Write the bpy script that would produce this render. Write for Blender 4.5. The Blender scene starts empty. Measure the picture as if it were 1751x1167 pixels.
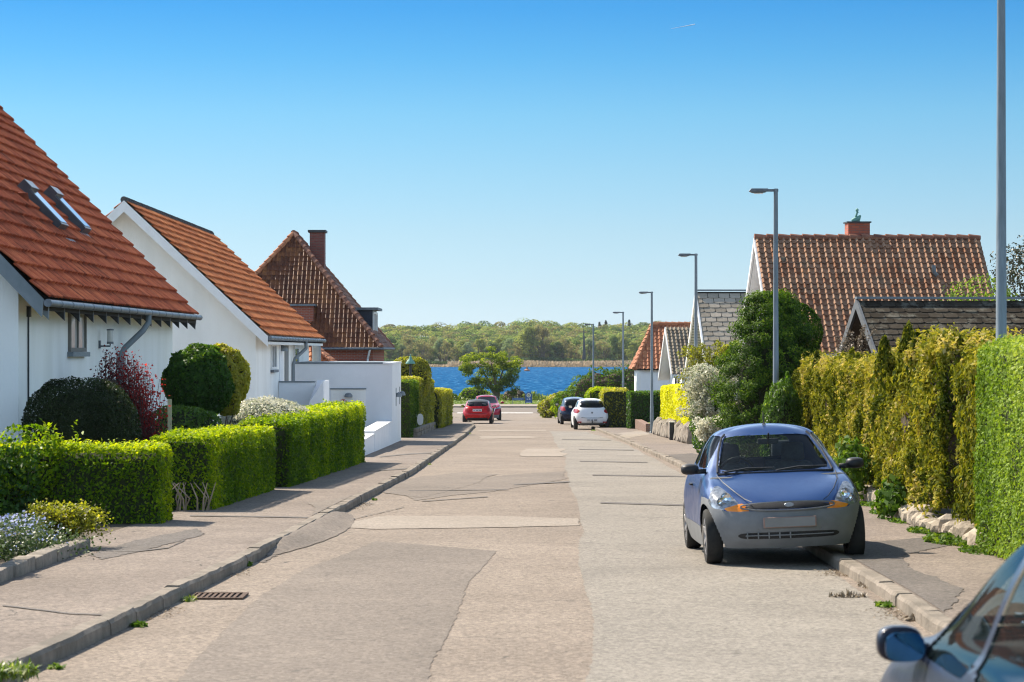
import bpy, bmesh, math, random
import numpy as np
from mathutils import Vector, Matrix
R = math.radians
C = bpy.context.scene.collection
SC = bpy.context.scene

# ---------------------------------------------------------------- camera, sky, sun, exposure
CAMZ, F, CX, HY = 1.74, 4134.0, 875.5, 600.0
cd = bpy.data.cameras.new('camera'); cam = bpy.data.objects.new('camera', cd); C.objects.link(cam)
cam.location = (0, 0, CAMZ); cam.rotation_euler = (R(90), 0, 0)
cd.lens = 85; cd.sensor_width = 36; cd.shift_y = 16.5/1751
cd.clip_start = .1; cd.clip_end = 30000
cd.dof.use_dof = True; cd.dof.focus_distance = 58; cd.dof.aperture_fstop = 6.5
SC.camera = cam
SUN_AZ, SUN_EL = 45.0, 45.0          # degrees to the left of straight ahead, elevation
w = bpy.data.worlds.new('World'); SC.world = w; w.use_nodes = True
wn, wl = w.node_tree.nodes, w.node_tree.links
wn.clear()
sky = wn.new('ShaderNodeTexSky'); sky.sky_type = 'NISHITA'; sky.sun_disc = False
sky.sun_elevation = R(SUN_EL); sky.sun_rotation = R(360-SUN_AZ)
sky.air_density = 1.0; sky.dust_density = .3; sky.ozone_density = 2.0
tc = wn.new('ShaderNodeTexCoord'); sp = wn.new('ShaderNodeSeparateXYZ'); wl.new(tc.outputs['Generated'], sp.inputs[0])
rp = wn.new('ShaderNodeValToRGB'); wl.new(sp.outputs['Z'], rp.inputs[0])
def setramp(node, stops):
    el = node.color_ramp.elements
    while len(el) > 1: el.remove(el[-1])
    for i, (p, c) in enumerate(stops):
        e = el[0] if i == 0 else el.new(p)
        e.position = p; e.color = (*c, 1) if len(c) == 3 else c
setramp(rp, [(0.0024,(0.405,0.556,0.878)), (0.0242,(0.358,0.479,0.702)), (0.0484,(0.334,0.449,0.606)), (0.0726,(0.285,0.434,0.570)), (0.0968,(0.224,0.417,0.555)), (0.1209,(0.138,0.364,0.543)), (0.1439,(0.081,0.309,0.526)), (.2,(1.0,1.05,1.1)), (.3,(4.0,3.25,2.45)), (.5,(1.5,1.3,1.1)), (1,(.7,.65,.6))])  # bright band above the view is added to fill the shaded walls
mx = wn.new('ShaderNodeMix'); mx.data_type = 'RGBA'; mx.blend_type = 'MULTIPLY'; mx.inputs[0].default_value = 1
wl.new(sky.outputs[0], mx.inputs[6]); wl.new(rp.outputs[0], mx.inputs[7])
bg = wn.new('ShaderNodeBackground'); bg.inputs[1].default_value = .115
wo = wn.new('ShaderNodeOutputWorld'); wl.new(mx.outputs[2], bg.inputs[0]); wl.new(bg.outputs[0], wo.inputs[0])
sd = bpy.data.lights.new('sun', 'SUN'); sun = bpy.data.objects.new('sun', sd); C.objects.link(sun)
sd.energy = 5.0; sd.angle = R(.5); sd.color = (1, .9, .75)
sv = Vector((math.sin(R(SUN_AZ))*math.cos(R(SUN_EL)), -math.cos(R(SUN_AZ))*math.cos(R(SUN_EL)), -math.sin(R(SUN_EL))))
sun.rotation_euler = sv.to_track_quat('-Z', 'Y').to_euler()
SC.view_settings.view_transform = 'Standard'; SC.view_settings.look = 'None'
SC.cycles.filter_width = 1.1
SC.view_settings.gamma = 1; SC.view_settings.exposure = .9

# ---------------------------------------------------------------- helpers
SLOPE = .01766
def g(y):                                             # height of the road surface
    if y < 172: return -SLOPE*y
    if y < 232: return -SLOPE*172
    if y < 262: return -SLOPE*172 - 1.6*(y-232)/30
    if y < 840: return -6.5
    if y < 900: return -6.5 + 2.9*(y-840)/60
    return -3.6 + 7*min(1, (y-900)/400)
WATER = -4.16
def P(x, y, Z): return Vector(((x-CX)/F*Z, Z, CAMZ+(HY-y)/F*Z))
def G(x, y, h=0.0):                                   # where the sight line of a pixel meets the ground raised by h
    lo, hi = 3.0, 235.0
    for _ in range(50):
        m = (lo+hi)/2
        if CAMZ-(y-HY)/F*m > g(m)+h: lo = m
        else: hi = m
    return Vector(((x-CX)/F*lo, lo, g(lo)+h))
OFF = {}
def prop(o, label=None, cat=None, group=None, kind=None):
    if label: o['label'] = label
    if cat: o['category'] = cat
    if group: o['group'] = group
    if kind: o['kind'] = kind
    return o
def thing(name, label, cat, loc=(0,0,0), group=None, rotz=0, local=False):
    o = bpy.data.objects.new(name, None); C.objects.link(o); o.empty_display_size = .3
    o.location = loc; o.rotation_euler = (0, 0, rotz)
    OFF[o] = Vector((0,0,0)) if local else Vector(loc)
    return prop(o, label, cat, group)
def link(name, me, parent=None, origin=None):
    o = bpy.data.objects.new(name, me); C.objects.link(o)
    if parent is not None:
        o.parent = parent; off = OFF[parent]; OFF[o] = off
        if off.length: me.transform(Matrix.Translation(-off))
    elif origin is not None:
        me.transform(Matrix.Translation(-Vector(origin))); o.location = origin; OFF[o] = Vector(origin)
    else: OFF[o] = Vector((0,0,0))
    return o
def npmesh(name, v, f, mat, fattr=None, smooth=False):
    v = np.asarray(v, dtype=np.float32); f = np.asarray(f, dtype=np.int32)
    me = bpy.data.meshes.new(name); n, k = f.shape
    me.vertices.add(len(v)); me.vertices.foreach_set('co', v.ravel())
    me.loops.add(n*k); me.loops.foreach_set('vertex_index', f.ravel())
    me.polygons.add(n); me.polygons.foreach_set('loop_start', np.arange(0, n*k, k, dtype=np.int32))
    me.update(calc_edges=True)
    if fattr is not None:
        a = me.attributes.new('rnd', 'FLOAT', 'FACE'); a.data.foreach_set('value', np.asarray(fattr, dtype=np.float32))
    if smooth: me.polygons.foreach_set('use_smooth', np.ones(n, dtype=bool))
    for m in (mat if isinstance(mat, (list, tuple)) else [mat]): me.materials.append(m)
    return me
class MB:
    def __init__(s): s.v = []; s.f = []
    def add(s, vs, fs):
        b = len(s.v); s.v += [Vector(p) for p in vs]; s.f += [[i+b for i in q] for q in fs]; return s
    def box(s, x0, y0, z0, x1, y1, z1, rot=0, piv=None):
        vs = [Vector(p) for p in ((x0,y0,z0),(x1,y0,z0),(x1,y1,z0),(x0,y1,z0),(x0,y0,z1),(x1,y0,z1),(x1,y1,z1),(x0,y1,z1))]
        if rot:
            pv = Vector(piv) if piv is not None else Vector(((x0+x1)/2, (y0+y1)/2, 0)); m = Matrix.Rotation(rot, 3, 'Z')
            vs = [m@(p-pv)+pv for p in vs]
        return s.add(vs, [(3,2,1,0),(4,5,6,7),(0,1,5,4),(1,2,6,5),(2,3,7,6),(3,0,4,7)])
    def bar(s, a, b, w, t, up=(0,0,1)):               # rectangular bar between two points
        a, b = Vector(a), Vector(b); d = (b-a).normalized(); u = Vector(up)
        x = d.cross(u); x = x.normalized() if x.length > 1e-4 else Vector((1,0,0)); y = x.cross(d).normalized()
        vs = [p+x*i*w/2+y*j*t/2 for p in (a, b) for i, j in ((-1,-1),(1,-1),(1,1),(-1,1))]
        return s.add(vs, [(3,2,1,0),(4,5,6,7),(0,1,5,4),(1,2,6,5),(2,3,7,6),(3,0,4,7)])
    def tube(s, pts, rad, n=10, cap=True):
        pts = [Vector(p) for p in pts]; m = len(pts)
        if not hasattr(rad, '__len__'): rad = [rad]*m
        rings = []; prev = None
        for i, p in enumerate(pts):
            d = (pts[min(i+1, m-1)]-pts[max(i-1, 0)]).normalized()
            if prev is None:
                x = d.cross(Vector((0,0,1))); x = x.normalized() if x.length > 1e-3 else Vector((1,0,0))
            else: x = (prev-d*prev.dot(d)).normalized()
            prev = x; y = d.cross(x)
            rings.append([p+(x*math.cos(2*math.pi*k/n)+y*math.sin(2*math.pi*k/n))*rad[i] for k in range(n)])
        vs = [q for r in rings for q in r]; fs = []
        for i in range(m-1):
            for k in range(n):
                a, b = i*n+k, i*n+(k+1) % n; fs.append((a, b, b+n, a+n))
        if cap: fs += [tuple(range(n))[::-1], tuple((m-1)*n+k for k in range(n))]
        return s.add(vs, fs)
    def lathe(s, prof, c=(0,0,0), n=16, axis='Z'):    # prof = [(r, h)...]
        c = Vector(c); vs = []
        for r, h in prof:
            for k in range(n):
                a = 2*math.pi*k/n; p = (r*math.cos(a), r*math.sin(a), h)
                if axis == 'X': p = (p[2], p[0], p[1])
                if axis == 'Y': p = (p[0], p[2], p[1])
                vs.append(c+Vector(p))
        fs = [(i*n+k, i*n+(k+1)%n, (i+1)*n+(k+1)%n, (i+1)*n+k) for i in range(len(prof)-1) for k in range(n)]
        return s.add(vs, fs)
    def prism(s, poly, d):                            # polygon (3-D points) pushed along d
        n = len(poly); d = Vector(d); vs = [Vector(p) for p in poly]+[Vector(p)+d for p in poly]
        return s.add(vs, [tuple(range(n))[::-1], tuple(range(n, 2*n))]+[(i, (i+1)%n, n+(i+1)%n, n+i) for i in range(n)])
    def build(s, name, mat, parent=None, origin=None, smooth=False, bevel=0, seg=2):
        me = bpy.data.meshes.new(name); me.from_pydata([tuple(p) for p in s.v], [], s.f)
        bm = bmesh.new(); bm.from_mesh(me); bmesh.ops.recalc_face_normals(bm, faces=bm.faces)
        if bevel:
            es = [e for e in bm.edges if len(e.link_faces) == 2 and e.calc_face_angle(0) > .5]
            bmesh.ops.bevel(bm, geom=es, offset=bevel, segments=seg, affect='EDGES', profile=.5, clamp_overlap=True)
        bm.to_mesh(me); bm.free()
        if smooth or bevel:
            me.polygons.foreach_set('use_smooth', np.ones(len(me.polygons), dtype=bool))
            me.set_sharp_from_angle(angle=R(40))
        me.materials.append(mat)
        return link(name, me, parent, origin)
def copy_tree(o, parent=None):
    c = o.copy(); C.objects.link(c); c.parent = parent
    for ch in list(o.children): copy_tree(ch, c)
    return c
def vnoise(p, scale, seed=0):                         # smooth value noise, -1..1
    q = np.asarray(p, dtype=np.float64)*scale+seed*17.31; i = np.floor(q).astype(np.int64); f = q-i; f = f*f*(3-2*f)
    def h(a, b, c):
        n = (a*73856093) ^ (b*19349663) ^ (c*83492791) ^ (seed*2654435); n = (n ^ (n >> 13))*1274126177
        n = n & 0xffffffff; n = (n ^ (n >> 16)) & 0xffff
        return n/32767.5-1
    r = 0
    for a in (0,1):
        for b in (0,1):
            for c in (0,1):
                wgt = (f[...,0] if a else 1-f[...,0])*(f[...,1] if b else 1-f[...,1])*(f[...,2] if c else 1-f[...,2])
                r = r+wgt*h(i[...,0]+a, i[...,1]+b, i[...,2]+c)
    return r

# ---------------------------------------------------------------- materials
def newmat(name):
    m = bpy.data.materials.new(name); m.use_nodes = True; nt = m.node_tree
    return m, nt.nodes, nt.links, nt.nodes['Principled BSDF']
def mat(name, c1, c2=None, scale=3, rough=.8, bump=0, bscale=40, spec=.3, metal=0, detail=6, coat=0, lo=.35, hi=.65, stretch=None, c3=None, scale3=.6, amt3=.5):
    m, n, l, b = newmat(name)
    b.inputs['Roughness'].default_value = rough; b.inputs['Specular IOR Level'].default_value = spec
    b.inputs['Metallic'].default_value = metal; b.inputs['Coat Weight'].default_value = coat; b.inputs['Coat Roughness'].default_value = .05
    b.inputs['Base Color'].default_value = (*c1, 1)
    geo = n.new('ShaderNodeTexCoord'); src = geo.outputs['Object']
    if stretch:
        mp = n.new('ShaderNodeMapping'); mp.inputs['Scale'].default_value = stretch; l.new(src, mp.inputs[0]); src = mp.outputs[0]
    if c2:
        t = n.new('ShaderNodeTexNoise'); t.inputs['Scale'].default_value = scale; t.inputs['Detail'].default_value = detail; t.inputs['Roughness'].default_value = .65
        l.new(src, t.inputs['Vector'])
        r = n.new('ShaderNodeValToRGB'); l.new(t.outputs[0], r.inputs[0]); setramp(r, [(lo, c1), (hi, c2)]); out = r.outputs[0]
        if c3:
            t3 = n.new('ShaderNodeTexNoise'); t3.inputs['Scale'].default_value = scale3; t3.inputs['Detail'].default_value = 8; l.new(src, t3.inputs['Vector'])
            mr = n.new('ShaderNodeMapRange'); mr.inputs[1].default_value = .45; mr.inputs[2].default_value = .68; mr.inputs[4].default_value = amt3; l.new(t3.outputs[0], mr.inputs[0])
            x = n.new('ShaderNodeMix'); x.data_type = 'RGBA'; l.new(mr.outputs[0], x.inputs[0]); l.new(out, x.inputs[6]); x.inputs[7].default_value = (*c3, 1); out = x.outputs[2]
        l.new(out, b.inputs['Base Color'])
    if bump:
        t2 = n.new('ShaderNodeTexNoise'); t2.inputs['Scale'].default_value = bscale; t2.inputs['Detail'].default_value = 4; l.new(src, t2.inputs['Vector'])
        bp = n.new('ShaderNodeBump'); bp.inputs['Strength'].default_value = bump; bp.inputs['Distance'].default_value = .02
        l.new(t2.outputs[0], bp.inputs['Height']); l.new(bp.outputs[0], b.inputs['Normal'])
    return m
def tilemat(name, stops, rough=.7, spec=.3, moss=None, mossamt=.5, bscale=60):
    m, n, l, b = newmat(name); b.inputs['Roughness'].default_value = rough; b.inputs['Specular IOR Level'].default_value = spec
    a = n.new('ShaderNodeAttribute'); a.attribute_name = 'rnd'
    tcn = n.new('ShaderNodeTexCoord'); t = n.new('ShaderNodeTexNoise'); t.inputs['Scale'].default_value = 9; t.inputs['Detail'].default_value = 6; l.new(tcn.outputs['Object'], t.inputs['Vector'])
    ma = n.new('ShaderNodeMath'); ma.operation = 'MULTIPLY_ADD'; l.new(t.outputs[0], ma.inputs[0]); ma.inputs[1].default_value = .8; 
    ad = n.new('ShaderNodeMath'); ad.operation = 'MULTIPLY_ADD'; l.new(a.outputs['Fac'], ad.inputs[0]); ad.inputs[1].default_value = .6; ad.inputs[2].default_value = -.2
    l.new(ad.outputs[0], ma.inputs[2]); r = n.new('ShaderNodeValToRGB'); l.new(ma.outputs[0], r.inputs[0]); setramp(r, stops); out = r.outputs[0]
    if moss:
        t3 = n.new('ShaderNodeTexNoise'); t3.inputs['Scale'].default_value = 2.2; t3.inputs['Detail'].default_value = 10; t3.inputs['Roughness'].default_value = .75; l.new(tcn.outputs['Object'], t3.inputs['Vector'])
        mr = n.new('ShaderNodeMapRange'); mr.inputs[1].default_value = .52; mr.inputs[2].default_value = .62; mr.inputs[4].default_value = mossamt; l.new(t3.outputs[0], mr.inputs[0])
        x = n.new('ShaderNodeMix'); x.data_type = 'RGBA'; l.new(mr.outputs[0], x.inputs[0]); l.new(out, x.inputs[6]); x.inputs[7].default_value = (*moss, 1); out = x.outputs[2]
    l.new(out, b.inputs['Base Color'])
    t2 = n.new('ShaderNodeTexNoise'); t2.inputs['Scale'].default_value = bscale; l.new(tcn.outputs['Object'], t2.inputs['Vector'])
    bp = n.new('ShaderNodeBump'); bp.inputs['Strength'].default_value = .25; bp.inputs['Distance'].default_value = .01; l.new(t2.outputs[0], bp.inputs['Height']); l.new(bp.outputs[0], b.inputs['Normal'])
    return m
def leafmat(name, stops, trans=.4, tint=(1.5,1.6,.5), rough=.45, spec=.35):
    m, n, l, b = newmat(name); b.inputs['Roughness'].default_value = rough; b.inputs['Specular IOR Level'].default_value = spec
    a = n.new('ShaderNodeAttribute'); a.attribute_name = 'rnd'
    r = n.new('ShaderNodeValToRGB'); l.new(a.outputs['Fac'], r.inputs[0]); setramp(r, stops)
    l.new(r.outputs[0], b.inputs['Base Color'])
    tr = n.new('ShaderNodeBsdfTranslucent'); x = n.new('ShaderNodeMix'); x.data_type = 'RGBA'; x.blend_type = 'MULTIPLY'; x.inputs[0].default_value = 1
    l.new(r.outputs[0], x.inputs[6]); x.inputs[7].default_value = (*tint, 1); l.new(x.outputs[2], tr.inputs[0])
    ms = n.new('ShaderNodeMixShader'); ms.inputs[0].default_value = trans
    l.new(b.outputs[0], ms.inputs[1]); l.new(tr.outputs[0], ms.inputs[2])
    o = n['Material Output']; l.new(ms.outputs[0], o.inputs[0])
    return m
def glassmat(name, tint=(.02,.03,.035), alpha=.55, rough=.02):
    m, n, l, b = newmat(name); b.inputs['Base Color'].default_value = (*tint, 1); b.inputs['Roughness'].default_value = rough
    b.inputs['Specular IOR Level'].default_value = .7
    t = n.new('ShaderNodeBsdfTransparent'); t.inputs[0].default_value = (.75,.82,.8,1); ms = n.new('ShaderNodeMixShader'); ms.inputs[0].default_value = alpha
    l.new(t.outputs[0], ms.inputs[1]); l.new(b.outputs[0], ms.inputs[2]); l.new(ms.outputs[0], n['Material Output'].inputs[0])
    return m
def brickmat(name, c1, c2, mortar, sc=1):
    m, n, l, b = newmat(name); b.inputs['Roughness'].default_value = .85
    tcn = n.new('ShaderNodeTexCoord'); s = n.new('ShaderNodeSeparateXYZ'); l.new(tcn.outputs['Object'], s.inputs[0])
    ad = n.new('ShaderNodeMath'); l.new(s.outputs[0], ad.inputs[0]); l.new(s.outputs[1], ad.inputs[1])
    cb = n.new('ShaderNodeCombineXYZ'); l.new(ad.outputs[0], cb.inputs[0]); l.new(s.outputs[2], cb.inputs[1])
    br = n.new('ShaderNodeTexBrick'); l.new(cb.outputs[0], br.inputs['Vector'])
    br.inputs['Scale'].default_value = sc; br.inputs['Brick Width'].default_value = .24; br.inputs['Row Height'].default_value = .075; br.inputs['Mortar Size'].default_value = .008
    br.inputs['Color1'].default_value = (*c1,1); br.inputs['Color2'].default_value = (*c2,1); br.inputs['Mortar'].default_value = (*mortar,1)
    l.new(br.outputs[0], b.inputs['Base Color'])
    bp = n.new('ShaderNodeBump'); bp.inputs['Strength'].default_value = .4; bp.inputs['Distance'].default_value = .01; bp.invert = True; l.new(br.outputs['Fac'], bp.inputs['Height']); l.new(bp.outputs[0], b.inputs['Normal'])
    return m

m_white = mat('white_render', (.9,.885,.84), (.93,.92,.885), 1.2, .9, .4, 35, c3=(.7,.69,.64), scale3=1.1, amt3=.45, stretch=(1,1,.22))
m_white2 = mat('cool_render', (.76,.77,.79), (.82,.83,.85), 1.2, .9, .2, 60)
m_wpaint = mat('white_paint', (.8,.8,.8), (.74,.74,.73), 6, .5)
m_gpaint = mat('grey_paint', (.17,.2,.22), (.22,.25,.27), 4, .5)
m_dark = mat('dark_paint', (.03,.033,.036), (.05,.05,.055), 5, .5)
m_zinc = mat('zinc', (.11,.125,.145), (.19,.21,.235), 5, .5, metal=.4)
m_galv = mat('galvanised', (.15,.18,.2), (.22,.26,.29), 14, .55, .1, 30, metal=.35, stretch=(1,1,.15))
m_pane = mat('window_pane', (.05,.07,.08), None, rough=.03, spec=.8)
m_panel = mat('pale_pane', (.5,.5,.48), (.6,.6,.58), 3, .1, spec=.6)
m_tile1 = tilemat('red_clay_tiles', [(.1,(.13,.032,.015)), (.45,(.37,.08,.034)), (.8,(.52,.145,.058))], .85, .12, moss=(.14,.04,.02), mossamt=.3)
m_tile2 = tilemat('orange_clay_tiles', [(.1,(.28,.08,.03)), (.45,(.5,.155,.055)), (.8,(.62,.23,.085))], .85, .12, moss=(.2,.07,.035), mossamt=.4)
m_tile3 = tilemat('glazed_brown_tiles', [(.1,(.07,.024,.012)), (.5,(.16,.055,.025)), (.85,(.3,.12,.04))], .5, .25)
m_tile4 = tilemat('weathered_tiles', [(.05,(.2,.075,.035)), (.35,(.31,.165,.1)), (.65,(.38,.235,.155)), (.95,(.44,.2,.09))], .9, .1, moss=(.17,.15,.11), mossamt=.5)
m_tile5 = tilemat('grey_brown_pantiles', [(.1,(.15,.12,.09)), (.5,(.27,.225,.17)), (.9,(.37,.31,.24))], .9, .08)
m_tile6 = tilemat('orange_pantiles', [(.1,(.25,.09,.045)), (.5,(.42,.16,.08)), (.9,(.55,.25,.12))], .8)
m_slate1 = tilemat('dark_cement_slates', [(.1,(.03,.024,.018)), (.5,(.05,.041,.03)), (.9,(.075,.062,.047))], .95, .05, moss=(.22,.21,.17), mossamt=.5)
m_slate2 = tilemat('pale_cement_slates', [(.1,(.24,.205,.16)), (.5,(.34,.295,.235)), (.9,(.44,.38,.31))], .95, .05)
m_under = mat('roof_underlay', (.03,.026,.022), None, rough=.95)
m_ridge = mat('ridge_mortar_dark', (.05,.05,.05), (.11,.1,.1), 12, .9, .6, 50)
m_brick = brickmat('red_brick', (.26,.055,.03), (.34,.085,.045), (.25,.2,.17))
m_chim = brickmat('chimney_brick', (.3,.06,.03), (.4,.1,.05), (.16,.1,.08))
m_chimd = brickmat('dark_chimney_brick', (.16,.045,.035), (.22,.065,.05), (.12,.1,.09))
m_copper = mat('verdigris', (.1,.26,.22), (.18,.36,.3), 8, .6)
m_stone = mat('granite', (.17,.145,.115), (.32,.27,.22), 7, .9, .6, 30, c3=(.14,.13,.11), scale3=2, amt3=.6)
m_bark = mat('bark', (.1,.075,.05), (.19,.15,.11), 10, .95, .8, 30)
# ---------------------------------------------------------------- the setting: ground, road, pavements, kerbs, water
def asphalt(name, a, b, c, d, dots=.5, crack=.0, seed=0, cs=.45):
    m, n, l, bs = newmat(name); bs.inputs['Roughness'].default_value = .9; bs.inputs['Specular IOR Level'].default_value = .25
    tcn = n.new('ShaderNodeTexCoord'); mp = n.new('ShaderNodeMapping'); mp.inputs['Location'].default_value = (seed, seed*2, 0); l.new(tcn.outputs['Object'], mp.inputs[0]); src = mp.outputs[0]
    def noise(s, det=6, rgh=.6):
        t = n.new('ShaderNodeTexNoise'); t.inputs['Scale'].default_value = s; t.inputs['Detail'].default_value = det; t.inputs['Roughness'].default_value = rgh; l.new(src, t.inputs['Vector']); return t.outputs[0]
    r = n.new('ShaderNodeValToRGB'); l.new(noise(.35, 8, .7), r.inputs[0]); setramp(r, [(.3, a), (.5, b), (.7, c)]); out = r.outputs[0]
    r2 = n.new('ShaderNodeMapRange'); r2.inputs[1].default_value = .5; r2.inputs[2].default_value = .75; r2.inputs[4].default_value = .55; l.new(noise(3.5, 8, .75), r2.inputs[0])
    x = n.new('ShaderNodeMix'); x.data_type = 'RGBA'; l.new(r2.outputs[0], x.inputs[0]); l.new(out, x.inputs[6]); x.inputs[7].default_value = (*d, 1); out = x.outputs[2]
    # aggregate: small pale and dark chips
    v = n.new('ShaderNodeTexVoronoi'); v.inputs['Scale'].default_value = 42; l.new(src, v.inputs['Vector'])
    sv_ = n.new('ShaderNodeSeparateXYZ'); l.new(v.outputs['Color'], sv_.inputs[0])
    r3 = n.new('ShaderNodeMapRange'); r3.inputs[1].default_value = 0; r3.inputs[2].default_value = 1; r3.inputs[3].default_value = 1-dots*.6; r3.inputs[4].default_value = 1+dots*.6; l.new(sv_.outputs[0], r3.inputs[0])
    x2 = n.new('ShaderNodeMix'); x2.data_type = 'RGBA'; x2.blend_type = 'MULTIPLY'; x2.inputs[0].default_value = 1; l.new(out, x2.inputs[6]); l.new(r3.outputs[0], x2.inputs[7]); out = x2.outputs[2]
    v4 = n.new('ShaderNodeTexNoise'); v4.inputs['Scale'].default_value = 22; v4.inputs['Detail'].default_value = 5; v4.inputs['Roughness'].default_value = .8; l.new(src, v4.inputs['Vector'])
    r5 = n.new('ShaderNodeMapRange'); r5.inputs[1].default_value = .3; r5.inputs[2].default_value = .7; r5.inputs[3].default_value = .82; r5.inputs[4].default_value = 1.16; l.new(v4.outputs[0], r5.inputs[0])
    x5 = n.new('ShaderNodeMix'); x5.data_type = 'RGBA'; x5.blend_type = 'MULTIPLY'; x5.inputs[0].default_value = 1; l.new(out, x5.inputs[6]); l.new(r5.outputs[0], x5.inputs[7]); out = x5.outputs[2]
    if crack:
        wn_ = n.new('ShaderNodeTexNoise'); wn_.inputs['Scale'].default_value = 1.6; wn_.inputs['Detail'].default_value = 5; l.new(src, wn_.inputs['Vector'])
        ad = n.new('ShaderNodeMix'); ad.data_type = 'RGBA'; ad.blend_type = 'ADD'; ad.inputs[0].default_value = .9; l.new(src, ad.inputs[6]); l.new(wn_.outputs[1], ad.inputs[7])
        v2 = n.new('ShaderNodeTexVoronoi'); v2.feature = 'DISTANCE_TO_EDGE'; v2.inputs['Scale'].default_value = cs; l.new(ad.outputs[2], v2.inputs['Vector'])
        gate = n.new('ShaderNodeMapRange'); gate.inputs[1].default_value = .5; gate.inputs[2].default_value = .6; l.new(noise(.5, 3), gate.inputs[0])
        r4 = n.new('ShaderNodeMapRange'); r4.inputs[1].default_value = .003; r4.inputs[2].default_value = .009; r4.inputs[3].default_value = crack; r4.inputs[4].default_value = 0; l.new(v2.outputs[0], r4.inputs[0])
        mm = n.new('ShaderNodeMath'); mm.operation = 'MULTIPLY'; l.new(r4.outputs[0], mm.inputs[0]); l.new(gate.outputs[0], mm.inputs[1])
        x3 = n.new('ShaderNodeMix'); x3.data_type = 'RGBA'; l.new(mm.outputs[0], x3.inputs[0]); l.new(out, x3.inputs[6]); x3.inputs[7].default_value = (.05,.045,.04,1); out = x3.outputs[2]
    l.new(out, bs.inputs['Base Color'])
    bp = n.new('ShaderNodeBump'); bp.inputs['Strength'].default_value = .55; bp.inputs['Distance'].default_value = .012
    l.new(v4.outputs[0], bp.inputs['Height']); l.new(bp.outputs[0], bs.inputs['Normal'])
    return m
m_road = asphalt('worn_asphalt', (.172,.137,.106), (.215,.173,.136), (.26,.212,.168), (.145,.118,.094), .6, .8, 3)
m_lane = asphalt('grey_asphalt', (.18,.16,.135), (.225,.2,.168), (.26,.232,.195), (.16,.142,.12), .5, .4, 7)
m_patchd = asphalt('dark_patch', (.1,.086,.075), (.125,.107,.093), (.155,.132,.115), (.09,.08,.07), .5, .5, 11)
m_patchm = asphalt('mid_patch', (.145,.12,.097), (.178,.147,.12), (.215,.178,.145), (.125,.105,.087), .5, .5, 14)
m_patchl = asphalt('pale_patch', (.24,.2,.162), (.27,.228,.185), (.3,.255,.21), (.2,.17,.14), .35, 0, 13)
m_pave = asphalt('pavement_asphalt', (.15,.12,.097), (.195,.157,.128), (.245,.2,.162), (.12,.1,.084), .55, .95, 17, .6)
m_kerb = mat('kerb_granite', (.19,.16,.125), (.28,.235,.19), 9, .9, .6, 40, c3=(.1,.085,.065), scale3=1.5, amt3=.7)
m_tar = mat('tar_seam', (.1,.09,.08), (.15,.13,.115), 12, .9)
m_paint = mat('road_paint', (.5,.48,.45), (.68,.66,.62), 9, .8)
m_soil = mat('soil', (.06,.05,.035), (.13,.1,.07), 6, .95, .8, 30)
m_lawn = mat('lawn', (.075,.12,.02), (.15,.2,.045), 2.5, .9, .8, 60, c3=(.2,.2,.07), scale3=.4, amt3=.6)

def interp(tab, y):
    if y <= tab[0][0]: return tab[0][1]
    for (a, b), (c, d) in zip(tab, tab[1:]):
        if y <= c: return b+(d-b)*(y-a)/(c-a)
    return tab[-1][1]
def kp(pts, h=0): return [(lambda q: (q.y, q.x))(G(x, y, h)) for x, y in pts]
KL = [(-6, -3.1)] + kp([(40,1158), (245,1060), (432,964), (520,915), (575,884), (640,848), (706,812), (750,780), (796,747), (812,731)]) + [(137,-2.2), (150,-2.7), (170,-4.2), (184,-9)]
KR = [(-6, 2.9)] + kp([(1585,1078), (1520,1030), (1448,985), (1290,884), (1160,799), (1080,762), (1048,748), (1022,737), (1004,731)]) + [(140,3.6), (158,3.2), (172,2.75), (181,2.3), (185,1.9)]
YS = [y*.5 for y in range(-12, 90)] + list(range(45, 130, 2)) + list(range(130, 186, 1))
def strip(name, fl, fr, dz, m, y0, y1, nx=2, kind='structure', step=None):
    ys = sorted(set([y for y in YS if y0 < y < y1] + [y0, y1])); mb = MB()
    for y in ys:
        a, b = fl(y), fr(y)
        for i in range(nx): mb.v.append(Vector((a+(b-a)*i/(nx-1), y, g(y)+dz)))
    for j in range(len(ys)-1):
        for i in range(nx-1): q = j*nx+i; mb.f.append([q, q+1, q+nx+1, q+nx])
    o = mb.build(name, m); prop(o, kind=kind); return o
L = lambda y: interp(KL, y); Rr = lambda y: interp(KR, y)
IL = lambda y: interp([(-6,-4.9), (60,-4.6), (95,-4.6), (140,-5.2), (184,-11)], y)
IR = lambda y: interp([(-6,5.3), (26,5.3), (50,6.1), (97,6.2), (140,6.2), (184,7)], y)
strip('road', L, Rr, 0, m_road, -6, 185.5)
# one big sheet under everything, out to the horizon
ys = [-60,0,60,120,172,232,240,250,262,400,840,860,900,950,1000,1100,1300,2400]; xs = [-1500,-900,-500,-200,-60,-20,0,20,60,200,500,900,1500]
mb = MB()
for y in ys:
    for x in xs: mb.v.append(Vector((x, y, g(y)-.06)))
for j in range(len(ys)-1):
    for i in range(len(xs)-1): q = j*len(xs)+i; mb.f.append([q, q+1, q+len(xs)+1, q+len(xs)])
prop(mb.build('ground', m_lawn), kind='structure')
def slab(name, fl, fr, top, m, y0, y1):
    o = strip(name, fl, fr, top, m, y0, y1); return o
KW = .16
strip('pavement_near_side_left', IL, lambda y: L(y)-KW+.01, .1, m_pave, -6, 176)
strip('pavement_right', lambda y: Rr(y)+KW-.01, IR, .1, m_pave, -6, 183)
strip('garden_ground_left', lambda y: -45, lambda y: IL(y)+.01, .096, m_soil, -6, 176)
strip('garden_ground_right', lambda y: IR(y)-.01, lambda y: 45, .096, m_soil, -6, 183)
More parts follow.
